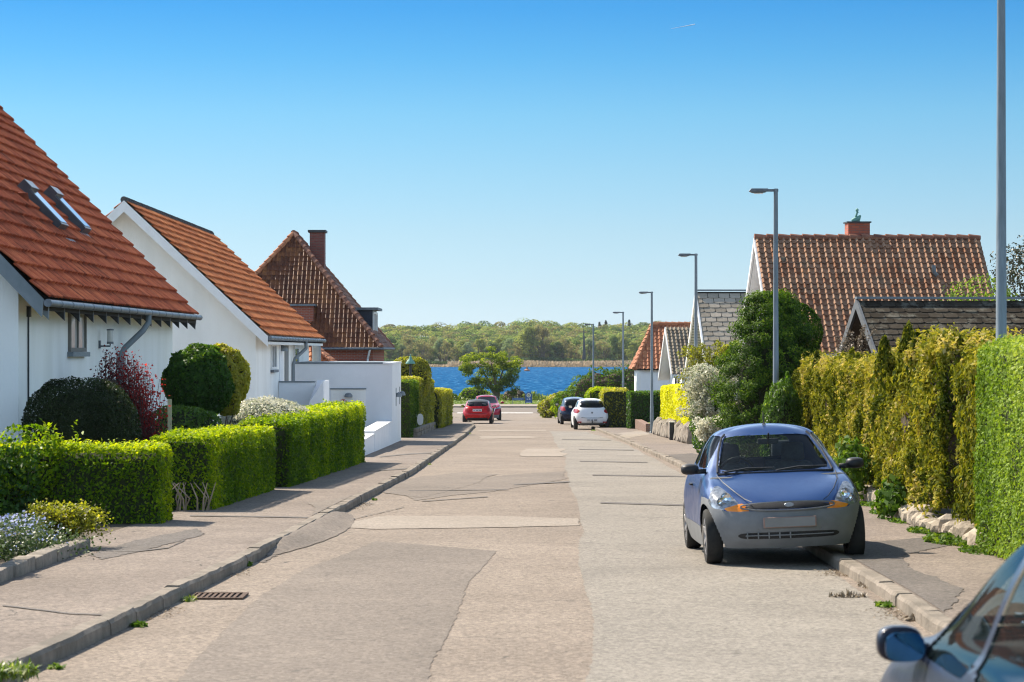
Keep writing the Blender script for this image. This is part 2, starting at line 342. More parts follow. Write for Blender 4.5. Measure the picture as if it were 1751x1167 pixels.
# kerbs: rough granite stones end to end
def kerb(name, f, side, y0, y1, seed, drop=()):
    rng = random.Random(seed); mb = MB(); y = y0
    while y < y1:
        ln = rng.uniform(.9, 1.6); ye = min(y+ln, y1); n = 5; dh = rng.uniform(-.008, .006); dx = rng.uniform(-.005, .005)
        base = len(mb.v)
        for i in range(n):
            yy = y+.003+(ye-y-.006)*i/(n-1); x = f(yy)+dx+rng.uniform(-.006,.006); xo = x-side*KW*-1 if False else x+side*KW
            t = .112+dh+rng.uniform(-.006,.006)
            for a, b in drop:
                if a < yy < b: t -= .07*min(1, min(yy-a, b-yy)/.8)
            z = g(yy)
            for px, pz in ((x, -.02), (x+side*.004, t-.028), (x+side*.024, t), (xo-side*.03, t+.004), (xo, .098)):
                mb.v.append(Vector((px+rng.uniform(-.003,.003), yy, z+pz+rng.uniform(-.003,.003))))
        for i in range(n-1):
            for k in range(4): q = base+i*5+k; mb.f.append([q, q+1, q+6, q+5])
        mb.f.append([base+k for k in range(5)]); mb.f.append([base+(n-1)*5+k for k in range(5)][::-1])
        y = ye
    prop(mb.build(name, m_kerb), kind='structure')
kerb('kerb_left', L, -1, 8, 176, 4)
kerb('kerb_right', Rr, 1, 6, 184, 9)
# patches and seams of the worn surface
def sheet(name, pts, dz, m, h=0, wob=.03, seed=1, sub=8):
    t_lim = wob < .011
    rng = random.Random(seed); q = [G(x, y, h) for x, y in pts]; out = []
    for a, b in zip(q, q[1:]+q[:1]):
        ln = (b-a).length; k = max(2, min(90, int(ln/.12)))
        for i in range(k):
            p = a.lerp(b, i/k); wv = wob if i else wob*.3
            lw_ = float(vnoise(np.array([[p.x*.9, p.y*.35, seed]]), 1, seed)[0]); x_, y_ = p.x+rng.uniform(-wv,wv)+lw_*wob*6, p.y+rng.uniform(-wv,wv)*1.5+lw_*wob*12*(0 if t_lim else 1)
            if h > 0: x_ = max(x_, Rr(y_)+KW+.01) if x_ > 0 else min(x_, L(y_)-KW-.01)
            else: x_ = min(max(x_, L(y_)+.005), Rr(y_)-.005)
            out.append(Vector((x_, y_, g(y_)+h+dz)))
    mb = MB(); mb.add(out, [tuple(range(len(out)))])
    o = mb.build(name, m); me = o.data
    bm = bmesh.new(); bm.from_mesh(me)
    if bm.faces[0].normal.z < 0 if len(bm.faces) and not bm.faces.ensure_lookup_table() else False: bmesh.ops.reverse_faces(bm, faces=bm.faces)
    bmesh.ops.triangulate(bm, faces=bm.faces)
    for f_ in bm.faces:
        if f_.normal.z < 0: f_.normal_flip()
    bm.to_mesh(me); bm.free(); return prop(o, kind='structure')
seam = [(1000,1240),(1000,1167),(1004,1060),(997,960),(990,880),(983,845),(968,832),(975,818),(966,800),(968,782),(957,768),(948,755),(945,745),(938,738)]
sheet('road_right_lane', seam+[(1000,738.5),(1060,756),(1130,790),(1290,888),(1430,981),(1500,1030),(1560,1075),(1760,1200),(1800,1240)], .004, m_lane, wob=.012)
sheet('road_patch', [(640,926),(842,944),(832,968),(806,1000),(790,1045),(772,1085),(752,1130),(735,1240),(260,1240),(330,1140),(400,1070),(450,1020),(520,975)], .004, m_patchm, seed=2, wob=.014)
sheet('road_patch', [(440,955),(512,905),(575,889),(606,893),(590,910),(520,935),(470,962)], .006, m_patchd, seed=3)
sheet('road_patch', [(640,884.5),(850,884),(986,888),(989,900),(850,903),(640,906),(560,902)], .007, m_patchl, seed=5, wob=.02)
sheet('road_patch', [(890,768),(960,768),(967,781),(900,781)], .009, m_patchl, seed=6)
sheet('road_patch', [(790,822),(880,812),(972,806),(974,818),(900,832),(840,842),(770,848),(700,858),(690,850)], .005, m_patchm, seed=7)
sheet('road_patch', [(640,842),(700,818),(790,808),(850,812),(800,832),(720,852)], .008, m_patchm, seed=8)
sheet('road_patch', [(820,746.5),(905,746),(930,748),(900,750),(820,751)], .006, m_patchl, seed=9)
sheet('road_patch', [(815,736),(935,735.5),(938,737.5),(815,738.5)], .006, m_patchl, seed=10)
for i, (xa, ya, xb, yb, t) in enumerate([(1024,859.5,1180,864,2.6), (1012,812.5,1172,815,1.7), (992,789,1110,791,1.4), (990,768.5,1085,770,1.2), (960,751.5,1045,753,1),
                        (520,858,640,862,.8), (720,858,832,850,.9), (880,829,975,824,1.6), (700,840,870,838,.8), (560,900,690,868,.7)]):
    sheet('road_seam', [(xa,ya),(xb,yb),(xb,yb+t),(xa,ya+t)], .012, m_tar, seed=20+i, wob=.008)
mb = MB(); n_r = 26
for i in range(n_r+1):
    u = i/n_r; y = 25.8+9.5*u; wd = .02+.42*math.sin(math.pi*u)**.7; hz = .012+.088*min(1, math.sin(math.pi*u)*1.8)
    for k, (fx, fz) in enumerate(((-.03,1.02),(.1,1.0),(.45,.62),(.8,.18),(1,.04))): mb.v.append(Vector((L(y)+wd*fx+.012*math.sin(i*2.3+k), y, g(y)+max(.008, hz*fz+.004*math.sin(i*1.7+k*2)))))
mb.f = [[i*5+k, i*5+k+1, i*5+k+6, i*5+k+5] for i in range(n_r) for k in range(4)]
prop(mb.build('kerb_ramp', m_patchm, smooth=True), kind='structure')
# darker asphalt strips relaid in the pavements
sheet('pavement_patch', [(1440,978),(1480,928),(1560,921),(1620,917),(1700,921),(1600,938),(1548,950),(1560,975),(1600,990),(1640,1010),(1600,1060)], .005, m_patchd, .1, seed=31)
sheet('pavement_patch', [(1175,806),(1150,800),(1120,780),(1178,776),(1215,782),(1225,800)], .005, m_patchd, .1, seed=32)
sheet('pavement_patch', [(1055,742),(1110,735),(1118,741),(1085,748),(1068,750)], .005, m_patchl, .1, seed=33)
sheet('pavement_patch', [(150,950),(230,925),(330,905),(345,915),(250,940),(170,958)], .005, m_patchd, .1, seed=34)
sheet('pavement_patch', [(520,862),(600,850),(640,835),(600,872),(540,884)], .005, m_patchm, .1, seed=35)
for i, pts in enumerate([[(150,941),(240,943),(290,937),(318,924)], [(0,1036),(120,1050),(210,1053)], [(325,882),(470,884),(560,886)], [(560,868),(640,858),(720,846)], [(620,806),(700,801),(745,797)], [(650,781),(700,776),(770,773)]]):
    top = [(x, y) for x, y in pts]; bot = [(x, y+1.6) for x, y in pts[::-1]]
    sheet('pavement_crack', top+bot, .008, m_tar, .1, seed=40+i, wob=.006)
# the road along the water, its kerb, the white give-way line and the grass verge
def flat(name, x0, x1, y0, y1, dz, m):
    mb = MB(); n = 40
    for j in (0, 1):
        for i in range(n+1): mb.v.append(Vector((x0+(x1-x0)*i/n, (y0, y1)[j], g((y0, y1)[j])+dz)))
    mb.f = [[i, i+1, i+n+2, i+n+1] for i in range(n)]
    return prop(mb.build(name, m), kind='structure')
flat('shore_road', -120, 120, 185.5, 203, 0.002, m_patchm)
flat('shore_pavement', -120, 120, 203.2, 211.5, .1, m_patchl)
mb = MB(); mb.box(-120, 203, g(200)-.05, 120, 203.25, g(200)+.115); prop(mb.build('shore_kerb', m_kerb, bevel=.02), kind='structure')
flat('grass_verge', -120, 120, 211.6, 238, .02, mat('verge_lawn', (.13,.2,.03), (.2,.27,.05), 1.5, .95, .5, 40))
flat('give_way_line', -4.2, 1.6, 184.2, 186.2, .012, m_paint)
flat('corner_pavement', 3, 120, 178, 185.5, .07, m_pave)
flat('corner_pavement', -120, -6.5, 176, 185.5, .07, m_pave)
# water
m_w, n, l, b = newmat('fjord_water'); b.inputs['Base Color'].default_value = (.006,.07,.22,1); b.inputs['Roughness'].default_value = .6; b.inputs['Specular IOR Level'].default_value = 0
tcn = n.new('ShaderNodeTexCoord'); mp = n.new('ShaderNodeMapping'); mp.inputs['Scale'].default_value = (.35,.06,1); l.new(tcn.outputs['Object'], mp.inputs[0])
t = n.new('ShaderNodeTexNoise'); t.inputs['Scale'].default_value = 2.2; t.inputs['Detail'].default_value = 8; t.inputs['Roughness'].default_value = .7; l.new(mp.outputs[0], t.inputs['Vector'])
r = n.new('ShaderNodeValToRGB'); l.new(t.outputs[0], r.inputs[0]); setramp(r, [(.34,(.004,.035,.11)), (.46,(.01,.085,.22)), (.56,(.018,.105,.24)), (.66,(.09,.24,.4)), (.74,(.5,.62,.75))]); l.new(r.outputs[0], b.inputs['Base Color'])  # wave glints and reflected sky are painted into the base colour
bp = n.new('ShaderNodeBump'); bp.inputs['Strength'].default_value = 1; bp.inputs['Distance'].default_value = .6; l.new(t.outputs[0], bp.inputs['Height']); l.new(bp.outputs[0], b.inputs['Normal'])
mb = MB(); mb.add([(-900,240,WATER),(900,240,WATER),(900,885,WATER),(-900,885,WATER)], [(0,1,2,3)]); prop(mb.build('water', m_w), kind='structure')
# drain grate in the left gutter
c = G(372, 1022); t = thing('drain_grate', 'rusty cast iron drain grate in the left gutter beside the kerb', 'drain', (c.x, c.y, g(c.y)))
m_iron = mat('rusty_iron', (.07,.04,.025), (.13,.075,.045), 20, .8, .4, 60)
mb = MB(); X, Y, Z = c.x, c.y, g(c.y)
mb.box(X-.24, Y-.24, Z+.002, X-.2, Y+.24, Z+.022); mb.box(X+.2, Y-.24, Z+.002, X+.24, Y+.24, Z+.022)
mb.box(X-.2, Y-.24, Z+.002, X+.2, Y-.2, Z+.022); mb.box(X-.2, Y+.2, Z+.002, X+.2, Y+.24, Z+.022); mb.build('frame', m_iron, t)
mb = MB()
for i in range(8): a = X-.185+i*.047; mb.box(a, Y-.2, Z+.004, a+.024, Y+.2, Z+.018)
mb.build('bars', m_iron, t)
mb = MB(); mb.box(X-.2, Y-.2, Z+.0015, X+.2, Y+.2, Z+.0045); mb.build('pit', m_under, t)
# ---------------------------------------------------------------- buildings
def tile_roof(name, O, U, V, LU, LV, col, row, amp, th, m, parent, clips=(), K=8, kind='pan', seed=1):
    O, U, V = Vector(O), Vector(U).normalized(), Vector(V).normalized(); N = U.cross(V).normalized()
    if N.z < 0: N = -N
    nu, nv = max(1, round(LU/col)), max(1, round(LV/row)); col = LU/nu; row = LV/nv; rng = np.random.default_rng(seed)
    s = np.arange(nu*K+1)/K; fr = s % 1
    if kind == 'pan': h = np.where(fr < .5, np.abs(np.sin(fr/.5*np.pi))**.7, -.25*np.abs(np.sin((fr-.5)/.5*np.pi)))
    else: h = np.clip(np.sin(fr*np.pi*2)*1.6, -1, 1)*.5+.5
    us = s*col; ln = []
    wob = vnoise(np.stack([us*.9, us*0, us*0], -1), 1, seed)*.008
    for r_ in range(nv):
        jit = np.repeat(rng.normal(0, .0035, nu+1), K)[:len(us)]
        for t_, hh in ((0, th), (1, .002)):
            v_ = (r_+t_)*row; ln.append(np.stack([us, np.full_like(us, v_-(0.012 if t_ == 0 else 0)), amp*h+hh+jit+wob], -1))
    A = np.concatenate(ln); M3 = np.array([list(U), list(V), list(N)]); v = A@M3+np.array(O)
    w_ = len(us); q = np.arange(2*nv-1)[:, None]*w_+np.arange(w_-1)[None, :]; q = q.ravel()
    f = np.stack([q, q+1, q+w_+1, q+w_], -1); tr = rng.random((nv, nu))
    big = vnoise(np.stack(np.meshgrid(np.arange(nu)*.25, np.arange(nv)*.25, [0.5]), -1)[:, :, 0, :], 1, seed)[:nv, :nu]
    tr = np.clip(tr*.75+.125+big*.25, 0, 1)
    rr = tr[np.minimum((np.arange(2*nv-1)//2), nv-1)][:, np.repeat(np.arange(nu), K)]
    me = npmesh(name, v, f, m, rr.ravel())
    if clips:
        bm = bmesh.new(); bm.from_mesh(me)
        for co, no in clips: bmesh.ops.bisect_plane(bm, geom=bm.verts[:]+bm.edges[:]+bm.faces[:], plane_co=co, plane_no=no, clear_outer=True)
        bm.to_mesh(me); bm.free()
    me.polygons.foreach_set('use_smooth', np.ones(len(me.polygons), dtype=bool)); me.set_sharp_from_angle(angle=R(45))
    return link(name, me, parent)
def slate_roof(name, O, U, V, LU, LV, col, row, th, m, parent, cut=.22, gap=.022, seed=1):
    O, U, V = Vector(O), Vector(U).normalized(), Vector(V).normalized(); N = U.cross(V).normalized()
    if N.z < 0: N = -N
    rng = random.Random(seed); vs, fs, rr = [], [], []; nv = int(LV/row)
    for j in range(nv):
        off = (j % 2)*col/2; i = -1
        while i*col+off < LU:
            a, b = max(0, i*col+off+gap/2), min(LU, (i+1)*col+off-gap/2); i += 1
            if b-a < .03: continue
            c = min(cut*row, (b-a)*.25); y0, y1 = j*row+rng.uniform(-.006,.006), (j+1)*row+.03; k = rng.uniform(-.004,.006)
            pts = [(a, y0+c, th+k), (a+c, y0, th+k), (b-c, y0, th+k), (b, y0+c, th+k), (b, y1, .0), (a, y1, .0)]
            n0 = len(vs); vs += [O+U*x+V*y+N*z for x, y, z in pts]+[O+U*x+V*y for x, y, z in pts[:4]]
            fs.append([n0+q for q in range(6)]); rv = rng.random(); rr.append(rv)
            for q in range(3): fs.append([n0+q, n0+6+q, n0+7+q, n0+q+1]); rr.append(rv)
    me = bpy.data.meshes.new(name); me.from_pydata([tuple(p) for p in vs], [], fs); a = me.attributes.new('rnd', 'FLOAT', 'FACE'); a.data.foreach_set('value', rr); me.materials.append(m)
    o = link(name, me, parent)
    mb = MB(); z = -N*.01; mb.prism([O+z, O+U*LU+z, O+U*LU+V*LV+z, O+V*LV+z], -N*.08); mb.build('roof_underlay', m_under, o)
    return o
def caps(name, a, b, r, ln, m, parent, up=.02):
    a, b = Vector(a), Vector(b); d = b-a; n = max(1, round(d.length/ln)); mb = MB(); rng = random.Random(3); vs = None
    for i in range(n):
        p, q = a.lerp(b, i/n), a.lerp(b, (i+1.12)/n if i < n-1 else 1); k = rng.uniform(-.008,.008)
        mb.tube([p+Vector((k,0,up+.02)), q+Vector((k,0,up))], [r*1.15, r*.9], 10)
    o = mb.build(name, m, parent, smooth=False); me = o.data
    at = me.attributes.new('rnd', 'FLOAT', 'FACE'); at.data.foreach_set('value', np.random.default_rng(5).random(len(me.polygons))); return o
def gutter(parent, a, b, r=.06, name='gutter'):
    a, b = Vector(a), Vector(b); mb = MB(); n = max(2, int((b-a).length/.9)); 
    mb.tube([a, b], r, 10)
    for i in range(n+1): p = a.lerp(b, i/n); d = (b-a).normalized()*.012; mb.tube([p-d, p+d], r*1.12, 10)
    return mb.build(name, m_zinc, parent, smooth=True)
def window(parent, fn, u0, u1, z0, z1, depth=.03, fr=.05, mf=None, mp=None, mull=1, trans=0, sill=None, name='window'):
    """fn(u, w, z): point on a wall at u along it, w out of it"""
    mf = mf or m_wpaint; mp = mp or m_pane; mb = MB()
    def bx(mb, a0, a1, b0, b1, c0, c1):
        vs = [fn(u, w_, z) for u, w_, z in ((a0,b0,c0),(a1,b0,c0),(a1,b1,c0),(a0,b1,c0),(a0,b0,c1),(a1,b0,c1),(a1,b1,c1),(a0,b1,c1))]
        mb.add(vs, [(3,2,1,0),(4,5,6,7),(0,1,5,4),(1,2,6,5),(2,3,7,6),(3,0,4,7)])
    bx(mb, u0, u1, 0, depth, z1-fr, z1); bx(mb, u0, u1, 0, depth, z0, z0+fr); bx(mb, u0, u0+fr, 0, depth, z0+fr, z1-fr); bx(mb, u1-fr, u1, 0, depth, z0+fr, z1-fr)
    for i in range(1, mull+1): u = u0+(u1-u0)*i/(mull+1); bx(mb, u-fr*.4, u+fr*.4, 0, depth*.9, z0+fr, z1-fr)
    for i in range(1, trans+1): z = z0+(z1-z0)*i/(trans+1); bx(mb, u0+fr, u1-fr, 0, depth*.8, z-fr*.3, z+fr*.3)
    o = mb.build(name, mf, parent)
    mb = MB(); bx(mb, u0+fr*.5, u1-fr*.5, .002, depth*.35, z0+fr*.5, z1-fr*.5); mb.build('pane', mp, o)
    if sill: mb = MB(); bx(mb, u0-.05, u1+.05, 0, .1, z0-.08, z0-.003); mb.build('sill', sill, o)
    return o

# --- white house on the left with the red ribbed tile roof
XE, ZE, pit = -6.88, 2.47, R(46.3); y0, y1 = 35.5, 52.7; rx = -12.8
H1 = thing('white_house', 'white house with steep red ribbed tile roof and two skylights, nearest on the left', 'house', (-10, 44, g(44)), 'houses along the street')
def rise(x): return ZE+(XE-x)*math.tan(pit)
mb = MB(); gz = -1.2; wx = -7.33
mb.prism([(wx,35.9,gz),(wx,35.9,rise(wx)-.12),(rx,35.9,rise(rx)-.12),(2*rx-wx,35.9,rise(wx)-.12),(2*rx-wx,35.9,gz)], (0,16.3,0)); mb.build('wall', m_white, H1)
V1 = Vector((-math.cos(pit), 0, math.sin(pit))); sl = (XE-rx)/math.cos(pit)
roof1 = tile_roof('roof', (XE,y0,ZE+.03), (0,1,0), V1, y1-y0, sl, .25, .345, .05, .055, m_tile1, H1, kind='rib', K=8)
mb = MB(); mb.prism([(XE,y0+.02,ZE-.02),(rx,y0+.02,rise(rx)-.02),(2*rx-XE,y0+.02,ZE-.02),(2*rx-XE,y0+.02,ZE-.14),(rx,y0+.02,rise(rx)-.16),(XE,y0+.02,ZE-.14)], (0,y1-y0-.04,0)); mb.build('roof_deck', m_under, H1)
mb = MB()
mb.prism([(XE+.01,y0-.03,ZE+.02),(rx,y0-.03,rise(rx)+.02),(rx,y0-.03,rise(rx)-.26),(XE-.02,y0-.03,ZE-.24)], (0,.045,0))
mb.build('barge_board', m_gpaint, H1)
mb = MB(); mb.prism([(XE+.01,y1-.02,ZE+.0),(rx,y1-.02,rise(rx)),(rx,y1-.02,rise(rx)-.2),(XE-.02,y1-.02,ZE-.2)], (0,.04,0)); mb.build('barge_board', m_dark, H1)
gutter(H1, (XE+.07,y0-.02,ZE-.03), (XE+.07,y1+.03,ZE-.01), .055)
for i in range(14):
    y = y0+.35+i*(y1-y0-.6)/13; mb = MB()
    mb.prism([(XE+.005,y,ZE-.06),(XE+.005,y,ZE-.27),(wx+.004,y,ZE+.16),(wx+.004,y,rise(wx)-.15),(XE-.05,y,ZE-.06)], (0,.07,0)); mb.build('rafter_end', m_gpaint if i == 0 else m_dark, H1)
mb = MB(); mb.tube([(XE+.07,45.3,ZE-.06),(XE+.07,45.3,ZE-.2),(XE-.02,45.2,ZE-.36),(wx+.14,44.9,ZE-.68),(wx+.08,44.85,ZE-.8),(wx+.08,44.85,-.6)], .055, 12); mb.build('downpipe', m_gpaint, H1, smooth=True)
mb = MB(); mb.tube([(wx+.02,36.55,ZE-.2),(wx+.02,36.55,-.7)], .014, 8); mb.box(wx,36.5,ZE-.22,wx+.05,36.62,ZE-.06); mb.build('cable', m_dark, H1)
window(H1, lambda u, w_, z: Vector((wx+w_, u, z)), 39.9, 41.4, 1.72, 2.6, .05, .07, mat('taupe_paint', (.2,.19,.17), None), m_panel, 1, 0, m_gpaint)
# skylights lie on the slope
def skylight(px, py, wd, lg, y):
    z0 = None; X = (px-CX)/F*y; zc = rise(X)
    o = Vector((X, y, zc)); n_ = Vector((math.sin(pit), 0, math.cos(pit))); U = Vector((0,1,0)); mb = MB()
    def pr(u0,u1,v0,v1,w0,w1,mb):
        mb.add([o+U*a+V1*b_+n_*c_ for a, b_, c_ in ((u0,v0,w0),(u1,v0,w0),(u1,v1,w0),(u0,v1,w0),(u0,v0,w1),(u1,v0,w1),(u1,v1,w1),(u0,v1,w1))], [(3,2,1,0),(4,5,6,7),(0,1,5,4),(1,2,6,5),(2,3,7,6),(3,0,4,7)])
    a, b_ = wd/2, lg/2
    pr(-a,a,-b_,-b_+.08,.0,.2,mb); pr(-a,a,b_-.2,b_,.0,.27,mb); pr(-a,-a+.08,-b_+.08,b_-.2,0,.2,mb); pr(a-.08,a,-b_+.08,b_-.2,0,.2,mb)
    f_ = mb.build('skylight', mat('skylight_frame', (.05,.055,.065), (.08,.085,.095), 4, .4), H1); mb = MB(); pr(-a+.05,a-.05,-b_+.05,b_-.205,.02,.215,mb); mb.build('pane', glassmat('skylight_glass', (.06,.1,.14), .97), f_)
    mb = MB(); pr(-a-.1,a+.1,-b_-.28,-b_-.004,.06,.075,mb); pr(-a-.12,-a-.002,-b_,b_,.055,.07,mb); pr(a+.002,a+.12,-b_,b_,.055,.07,mb); mb.build('flashing', m_zinc, f_)
def slope_pt(px, py):                                  # where a sight line meets the street slope of house one
    a = (px-CX)/F; b_ = (HY-py)/F; y = (ZE+XE*math.tan(pit)-CAMZ)/(b_+a*math.tan(pit)); return y
for (px, py) in ((64, 362), (107, 370)): skylight(px, py, .72, 1.05, slope_pt(px, py))
mb = MB(); yy = slope_pt(44, 350); X = (44-CX)/F*yy; mb.lathe([(.0,.32),(.12,.3),(.14,.2),(.11,.02),(.11,-.1)], (X, yy-.4, rise(X)-.12), 10); mb.build('vent_cowl', m_tile1, H1, smooth=True)
# wall lamp
t = thing('wall_lamp', 'glass cylinder wall lamp on a bracket on the white wall beside the small window', 'wall lamp', (wx, 42.9, 1.7))
mb = MB(); mb.box(wx, 42.85, 1.78, wx+.03, 42.95, 1.92); mb.tube([(wx+.02,42.9,1.82),(wx+.2,42.9,1.82),(wx+.2,42.9,1.86)], .015, 8); mb.lathe([(0,1.86),(.06,1.86),(.06,1.9),(.0,1.9)], (wx+.2,42.9,0), 12); mb.build('bracket', m_zinc, t)
mb = MB(); mb.lathe([(.055,1.9),(.055,2.1)], (wx+.2,42.9,0), 14); mb.build('glass', m_panel, t, smooth=True); mb = MB(); mb.lathe([(0,2.13),(.065,2.12),(.065,2.1),(0,2.1)], (wx+.2,42.9,0), 14); mb.build('cap', m_zinc, t)

# --- second white house on the left, gable towards the camera
xe, ze, xr, zr = -6.68, 2.11, -10.59, 5.8; ya, yb = 66.0, 85.4; p2 = math.atan2(zr-ze, xe-xr)
H2 = thing('white_house', 'white rendered house with orange tile roof and white verge boards, gable towards the camera', 'house', (-10.6, 75, g(75)), 'houses along the street')
def r2(x): return ze+(xe-x)*math.tan(p2)
w2 = -7.05; mb = MB(); mb.prism([(w2,66.5,-2),(w2,66.5,r2(w2)-.1),(xr,66.5,zr-.1),(2*xr-w2,66.5,r2(w2)-.1),(2*xr-w2,66.5,-2)], (0,17.4,0)); mb.build('wall', m_white, H2)
V2 = Vector((-math.cos(p2),0,math.sin(p2))); tile_roof('roof', (xe,ya,ze+.03), (0,1,0), V2, yb-ya, (xe-xr)/math.cos(p2), .28, .345, .045, .06, m_tile2, H2, K=8, kind='rib')
V2b = Vector((math.cos(p2),0,math.sin(p2))); tile_roof('roof', (2*xr-xe,ya,ze+.03), (0,1,0), V2b, yb-ya, (xe-xr)/math.cos(p2), .3, .345, .02, .05, m_tile2, H2, K=4)
mb = MB(); mb.prism([(xe,ya+.03,ze-.02),(xr,ya+.03,zr-.02),(2*xr-xe,ya+.03,ze-.02),(2*xr-xe,ya+.03,ze-.12),(xr,ya+.03,zr-.14),(xe,ya+.03,ze-.12)], (0,yb-ya-.06,0)); mb.build('roof_deck', m_wpaint, H2)
for s in (1, -1):
    X = lambda x: xr+(x-xr)*s
    mb = MB(); mb.prism([(X(xe+.02),ya-.04,ze+.03),(X(xr),ya-.04,zr+.04),(X(xr),ya-.04,zr-.27),(X(xe+.02),ya-.04,ze-.26)], (0,.05,0)); mb.build('barge_board', m_wpaint, H2)
caps('ridge', (xr,ya,zr+.02), (xr,yb,zr+.02), .085, .4, m_ridge, H2)
gutter(H2, (xe+.06,ya+.05,ze-.03), (xe+.06,yb,ze-.02), .06)
mb = MB(); mb.box(xe-.03,ya+.05,ze-.2,xe+.0,yb,ze-.05); mb.build('fascia', m_wpaint, H2)
mb = MB(); mb.tube([(xe+.06,77.7,ze-.05),(xe+.06,77.7,ze-.3),(w2+.1,77.4,ze-.62),(w2+.06,77.3,ze-.8),(w2+.06,77.3,-1.2)], .055, 10); mb.build('downpipe', m_gpaint, H2, smooth=True)
fw = lambda u, w_, z: Vector((w2+w_, u, z))
window(H2, fw, 70.6, 72.0, 1.18, 1.95, .05, .08, m_wpaint, m_pane, 1, 0, m_zinc)
window(H2, fw, 78.0, 79.6, -.3, 1.9, .05, .1, m_wpaint, m_pane, 0, 1)
mb = MB(); mb.box(w2, 73.2, -.6, w2+.02, 74.3, 1.9); mb.build('door_panel', m_white2, H2)
mb = MB(); mb.box(w2, 74.9, -.6, w2+.03, 76.0, 1.9); mb.build('door', mat('grey_door_recess', (.22,.22,.21), None), H2)  # shade of the door recess drawn as a flat grey panel
mb = MB(); mb.lathe([(.0,.2),(.12,.17),(.19,.08),(.2,0),(0,0)], (w2+.02,73.7,1.72), 14); mb.build('wall_lamp_shade', m_gpaint, H2, smooth=True)
window(H2, lambda u, w_, z: Vector((u, 66.5-w_, z)), -8.95, -7.8, .2, 1.42, .04, .05, m_wpaint, m_panel, 0, 0)
for (px, py) in ((360,450),(422,473)):
    a = (px-CX)/F; b_ = (HY-py)/F; y = (ze+xe*math.tan(p2)-CAMZ)/(b_+a*math.tan(p2)); X = a*y
    mb = MB(); mb.prism([(X+.12,y-.15,r2(X+.12)+.03),(X+.12,y+.15,r2(X+.12)+.03),(X+.1,y,r2(X+.1)+.2)], (-.32,0,.2)); mb.build('vent_tile', m_tile2, H2)

# --- flat-roofed garage, low front walls
GA = thing('garage', 'white flat-roofed garage block with dark parapet edge beside the pavement', 'garage', (-5.4, 81, g(81)))
gx, gt = -3.87, 1.31
mb = MB(); mb.box(w2+.005,78,-2.2,gx,84.3,gt); mb.build('wall', m_white2, GA)
mb = MB(); mb.box(w2+.003,77.97,gt,gx-.3,84.33,gt+.06); mb.build('parapet_cap', m_gpaint, GA)
mb = MB(); mb.box(gx-.297,77.96,gt-.01,gx+.02,84.34,gt+.05); mb.build('parapet_cap', m_wpaint, GA)
mb = MB(); mb.box(-5.84,77.985,-1.2,-4.72,78.0,.49); mb.build('recessed_panel', m_white, GA)
mb = MB(); mb.prism([(-5.86,77.95,.49),(-4.7,77.95,.49),(-4.7,77.95,.53),(-5.86,77.95,.53)], (0,.049,0)); mb.build('lintel', m_gpaint, GA)
mb = MB(); mb.lathe([(.0,.14),(.09,.12),(.13,.05),(.135,0),(0,0)], (-5.27,77.93,.24), 12); mb.build('lamp_shade', m_gpaint, GA, smooth=True)
for y in (80.6, 83.2):
    mb = MB(); mb.box(gx,y-.12,-.1,gx+.015,y+.12,.5); f_ = mb.build('slot_window', m_gpaint, GA)
    mb = MB(); mb.lathe([(.0,.16),(.08,.12),(.11,.05),(.115,0),(0,0)], (gx+.09,y,.2), 12); mb.build('lamp_shade', m_gpaint, GA, smooth=True)
lw = thing('garden_wall', 'low white stepped wall along the pavement in front of the garage', 'wall', (gx-.2, 70, g(70)))
mb = MB(); mb.box(gx-.4,62.5,-1.6,gx,67.9,-.62); mb.build('wall_section', m_white2, lw)
mb = MB(); mb.box(gx-.4,67.9,-1.6,gx+.01,77.97,-.55); mb.build('wall_section', m_white2, lw)
mb = MB(); mb.box(gx-.42,62.46,-.62,gx+.015,67.89,-.585); mb.build('coping', m_wpaint, lw); mb = MB(); mb.box(gx-.42,67.86,-.55,gx+.025,77.97,-.51); mb.build('coping', m_wpaint, lw)
sw = thing('screen_wall', 'grey rendered screen wall with a sloping white end, before the second house', 'wall', (-6.3, 73, g(73)))
mb = MB(); mb.box(w2+.01,73,-1.4,-5.95,73.25,.78); mb.build('wall', m_white2, sw); mb = MB(); mb.box(w2+.01,72.97,.78,-5.95,73.28,.82); mb.build('coping', m_gpaint, sw)
mb = MB(); mb.add([(-6.0,71.2,-1.4),(-5.55,71.2,-1.4),(-5.55,73.4,-1.4),(-6.0,73.4,-1.4),(-5.98,71.2,.2),(-5.55,71.2,.85),(-5.55,73.4,.85),(-5.9,73.4,.85)], [(3,2,1,0),(4,5,6,7),(0,1,5,4),(1,2,6,5),(2,3,7,6),(3,0,4,7)]); mb.build('end_pier', m_white2, sw)
fl = MB(); fl.tube([(-6.97,86.2,.4),(-6.97,86.2,1.95)], .16, 14); fl.lathe([(.19,1.95),(.19,2.05),(0,2.12)], (-6.97,86.2,0), 14); prop(fl.build('flue_pipe', m_gpaint, None, origin=(-6.97,86.2,g(86))), 'thick grey metal flue behind the flat garage roof', 'flue')

